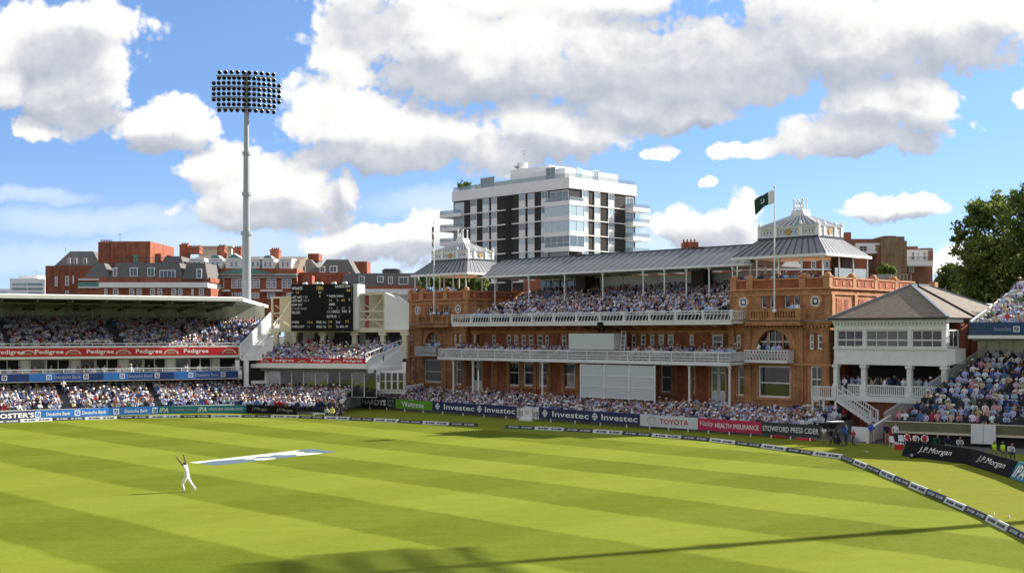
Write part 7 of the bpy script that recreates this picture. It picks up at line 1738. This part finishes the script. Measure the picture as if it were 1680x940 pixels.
sitter(1574, 742, 'seated person in pale grey top behind the join of the leaning boards', (.45, .46, .48), 's_lean', R(-10))
sitter(1631, 752, 'steward in yellow hi-vis vest seated nearest the low white gate', (.03, .03, .03), rot=R(0), bib='hi_vis')
sitter(1645, 753, 'steward in yellow hi-vis vest seated between another steward and a pale figure', (.03, .03, .03), rot=R(-10), bib='hi_vis')
sitter(1657, 754, 'seated person in white and navy top beside the hi-vis stewards', (.6, .6, .62), 's_lean', R(0))
sitter(536, 685.5, 'seated person in grey top and pale trousers at the end of the lower scoreboard crowd', (.40, .42, .42), 's_lean', R(10))
sitter(545, 686, 'seated steward in yellow top on the grass edge by the scoreboard crowd', (.55, .52, .12), 's_rest', R(5))
for k, px in enumerate((553, 558, 563, 549, 560)):
    pp = G(px, 684.5-k*.5); CAND.append((pp.x, pp.y, 0, random.uniform(-.5, .5), 't_rest' if k % 2 else 's_rest', 4, None, 'boundary edge', 0, 1.0, 0))
pq = G(527, 685); wb = empty('bench', (pq.x, pq.y, 0), 0, 'white bench end beside the seated people below the scoreboard crowd', 'bench')
MB().box(-.9, .5, -.2, .25, .40, .46).build('seat', M['seat_white'], wb)
for xx in (-.8, .4): MB().box(xx-.06, xx+.06, -.15, .2, 0, .398).build('leg', M['seat_white'], wb)
# television camera on its tripod
p = G(1373, 731); r = empty('television_camera', (p.x, p.y, 0), R(-60), 'large black television camera with sun hood on a tripod near the boundary', 'camera')
mb = MB(); mb.box(-.16, .16, -.35, .45, 1.45, 1.85); mb.build('body', M['black_metal'], r)
mb = MB(); mb.box(-.2, .2, -1.15, -.36, 1.43, 1.83); mb.box(-.24, .24, -1.35, -1.1, 1.40, 1.88); mb.build('lens_box', M['board_black'], r)
mb = MB(); mb.box(-.32, .32, -.9, .5, 1.95, 2.02); mb.build('sun_hood', M['hoarding_white'], r)
mb = MB(); mb.box(-.1, .1, .46, .7, 1.7, 1.95); mb.bar((.1, .3, 1.5), (.3, .9, 1.3), .04); mb.build('viewfinder', M['black_metal'], r)
for k in range(3): a = 2*PI*k/3; MB().bar((0, 0, 1.4), (.65*math.cos(a), .65*math.sin(a), .02), .07).build('tripod_leg', M['black_metal'], r)
MB().box(-.2, .2, -.2, .2, .15, .7).build('battery_pack', M['black_metal'], r)
p = G(1404, 730); r = empty('cable_reel', (p.x, p.y, 0), R(20), 'small wire cable reel on the grass beside the white wall', 'reel')
mb = MB(); n = 16
for yy_ in (-.15, .15):
    for i in range(n): a, b = 2*PI*i/n, 2*PI*(i+1)/n; mb.bar((.3*math.cos(a), yy_, .34+.3*math.sin(a)), (.3*math.cos(b), yy_, .34+.3*math.sin(b)), .035)
    for i in range(4): a = PI*i/4; mb.bar((.3*math.cos(a), yy_, .34+.3*math.sin(a)), (-.3*math.cos(a), yy_, .34-.3*math.sin(a)), .03)
mb.build('wheel', M['galvanised'], r); MB().tube((0, -.15, .34), (0, .15, .34), .14, .14, 10).build('drum', M['concrete'], r)
# cool box, chair, fire point, bags
p = G(1475, 737); r = empty('cool_box', (p.x, p.y, 0), R(10), 'red drinks cool box with white lid on the grass by the black board', 'cool box')
MB().box(-.27, .27, -.22, .22, .0, .42).build('body', M['bib_red'], r); MB().box(-.29, .29, -.24, .24, .423, .5).build('lid', M['hoarding_white'], r)
def chair(px, py, rot, label):
    p = G(px, py); r = empty('plastic_chair', (p.x, p.y, 0), rot, label, 'chair')
    MB().box(-.23, .23, -.23, .23, .42, .46).build('seat', M['seat_white'], r); MB().ext([(-.23, .2, .46), (.23, .2, .46), (.21, .3, .9), (-.21, .3, .9)], (0, .035, 0)).build('backrest', M['seat_white'], r)
    for x in (-.2, .2):
        for y in (-.2, .2): MB().bar((x, y, .42), (x*1.15, y*1.15, 0), .045).build('leg', M['seat_white'], r)
chair(1466, 734, R(20), 'white plastic chair beside the red cool box')
chair(1480, 732, R(5), 'white plastic chair behind the first ball boy')
p = G(1463, 727.8); r = empty('fire_point', (p.x, p.y, 0), 0, 'red cabinet standing behind the navy clad man', 'cabinet'); MB().box(-.3, .3, 0, .4, 0, 1.35).build('cabinet', M['bib_red'], r); MB().box(-.26, .26, -.03, -.003, .1, 1.25).build('door', M['hoarding_red'], r)
p = G(1497, 751); r = empty('kit_bag', (p.x, p.y, 0), R(30), 'grey and navy helmet shaped bag on the grass before the black board', 'bag'); mb = MB(); mb.ball((0, 0, .16), .26, 12, 8, 0, (1.3, .8, .65)); mb.build('bag', M['navy'], r); MB().ball((-.14, -.06, .18), .16, 10, 6, 0, (1, .8, .8)).build('pocket', M['concrete'], r)
for px, py, lb in ((1422, 742, 'small white bottle lying on the grass in front of the sloping wall'), (1415, 741, 'pale litter scrap on the grass near the cable reel'), (1541, 807, 'white cup just beyond the boundary cushions'), (1630, 845.5, 'small white cup by the mast shadow near the boundary'), (1655, 850, 'pale cup on the dry grass near the right picture edge')):
    p = G(px, py); nm = lb.split(' ')[2] if 'bottle' in lb or 'litter' in lb else 'cup'
    r = empty('bottle' if 'bottle' in lb else ('litter' if 'litter' in lb else 'paper_cup'), (p.x, p.y, .02), random.uniform(0, 3), lb, 'bottle' if 'bottle' in lb else ('litter' if 'litter' in lb else 'cup'))
    mb = MB()
    if 'bottle' in lb: mb.tube((-.1, 0, .04), (.08, 0, .04), .04, .04, 8); mb.tube((.08, 0, .04), (.15, 0, .04), .035, .015, 8)
    elif 'litter' in lb: mb.add([(-.15, -.1, .01), (.1, -.12, .06), (.17, .08, .02), (-.08, .1, .07)], ((0, 1, 2, 3),))
    else: mb.lathe((0, 0, 0), [(.035, 0), (.05, .12), (.046, .12), (.03, .01)], 10)
    mb.build('body', M['hoarding_white'], r)
# sloping white wall at the gap and white box
q0, q1 = G(1426, 727), G(1452, 717)
w = empty('sloping_wall', (q0.x, q0.y, 0), math.atan2(q1.y-q0.y, q1.x-q0.x), 'white wall sloping up beside the players gap', 'wall'); L = (q1-q0).length
L2 = L*1.0; mb = MB(); mb.add([(0, 0, 0), (L2*3.2, 0, 0), (L2*3.2, 0, 2.5), (0, 0, 1.15), (0, .25, 0), (L2*3.2, .25, 0), (L2*3.2, .25, 2.5), (0, .25, 1.15)], ((0, 1, 2, 3), (4, 7, 6, 5), (3, 2, 6, 7), (0, 3, 7, 4), (1, 5, 6, 2))); mb.build('wall', M['white_render'], w)
q0, q1 = G(1397, 722.5), G(1425, 725)
w = empty('low_wall', (q0.x, q0.y, 0), math.atan2(q1.y-q0.y, q1.x-q0.x), 'low white wall panel behind the cable reel and camera crew', 'wall'); L = (q1-q0).length
MB().box(0, L, 0, .2, 0, 1.2).build('wall', M['white_render'], w)
for px, py in ((1277, 718), (1322, 722)):
    p = G(px, py); r = empty('red_cover', (p.x, p.y, 0), PV.rot, 'red cloth heap under the dark advertising board' if px > 1300 else 'red cloth heap under the crimson advertising board', 'cover'); mb = MB(); mb.ball((0, 0, .05), .5, 12, 6, 0, (2.0, .7, .4)); mb.build('cloth', M['bib_red'], r)
# cameramen on the boarded box
c0_, c1_, zc_ = CAMBOX
for k, (f, lb) in enumerate(((.55, 'cameraman in black crouched over the camera on the boarded box'), (.95, 'cameraman in dark top at the ladder end of the boarded box'))):
    p = PV.w(c0_+(c1_-c0_)*f, 10.2, zc_-.65); put_person(p.x, p.y, p.z, PV.rot, 't_work', 4, None, lb, col=(.02, .02, .022), scale=.8)
cam2 = fempty('television_camera', PV, 'black television camera with hood on top of the boarded box', 'camera', a=c0_+(c1_-c0_)*.72, b=9.9, z=zc_)
MB().box(-.25, .25, -.5, .5, .75, 1.2).build('body', M['black_metal'], cam2); MB().box(-.32, .32, -.95, -.51, .7, 1.22).build('lens_box', M['board_black'], cam2)
for k in range(3): a = 2*PI*k/3+.5; MB().bar((0, 0, .75), (.5*math.cos(a), .5*math.sin(a), 0), .07).build('tripod_leg', M['black_metal'], cam2)

# ================================================================== the nearest spectators one by one, the rest as one crowd
n_done = sum(1 for o in bpy.data.objects if o.name.split('.')[0] == 'person' and o.parent is None and 'label' in o)
vis = [c for c in CAND if 0 < pix(c)[0] < 1680 and c[7] in ('right stand lower tier', 'right stand upper tier', 'annex verandah', 'tower foot', 'tower balcony')]
vis.sort(key=lambda c: c[1]+ (8 if 'upper' in c[7] else 0))
near = vis[:max(0, 296-n_done)]; ids = {id(c) for c in near}
rowc = {}
near.sort(key=lambda c: (c[7], c[8], pix(c)[0]))
for c in near:
    x, y, z, rot, pose, sh, hat, pl, row, sc_, k = c
    i = rowc[(pl, row)] = rowc.get((pl, row), 0)+1
    hx_ = f' and {hat}' if hat else ''
    NUM = 'one two three four five six seven eight nine ten eleven twelve thirteen fourteen'.split()
    place = {'right stand lower tier': f'right stand row {NUM[row]}', 'right stand upper tier': f'right upper deck row {NUM[row]}', 'annex verandah': 'on the white verandah', 'tower foot': 'at right tower foot', 'tower balcony': 'on a tower balcony'}[pl]
    wds = f'{SHIRTS[sh][0]} top{hx_}, {ORD[min(i-1, len(ORD)-1)]} from left, {place}'
    put_person(x, y, z, rot, pose, sh, hat, f'person in {wds}', 'spectators at the right of the ground', sc_, hatcol=random.choice(((.72, .70, .64), (.62, .54, .38), (.72, .73, .74), (.05, .07, .15))), col=tuple(q*random.uniform(.85, 1.05) for q in SHIRTS[sh][1]))
build_crowd([c for c in CAND if id(c) not in ids])
print('CAND', len(CAND), 'near', len(near), 'named', n_done)
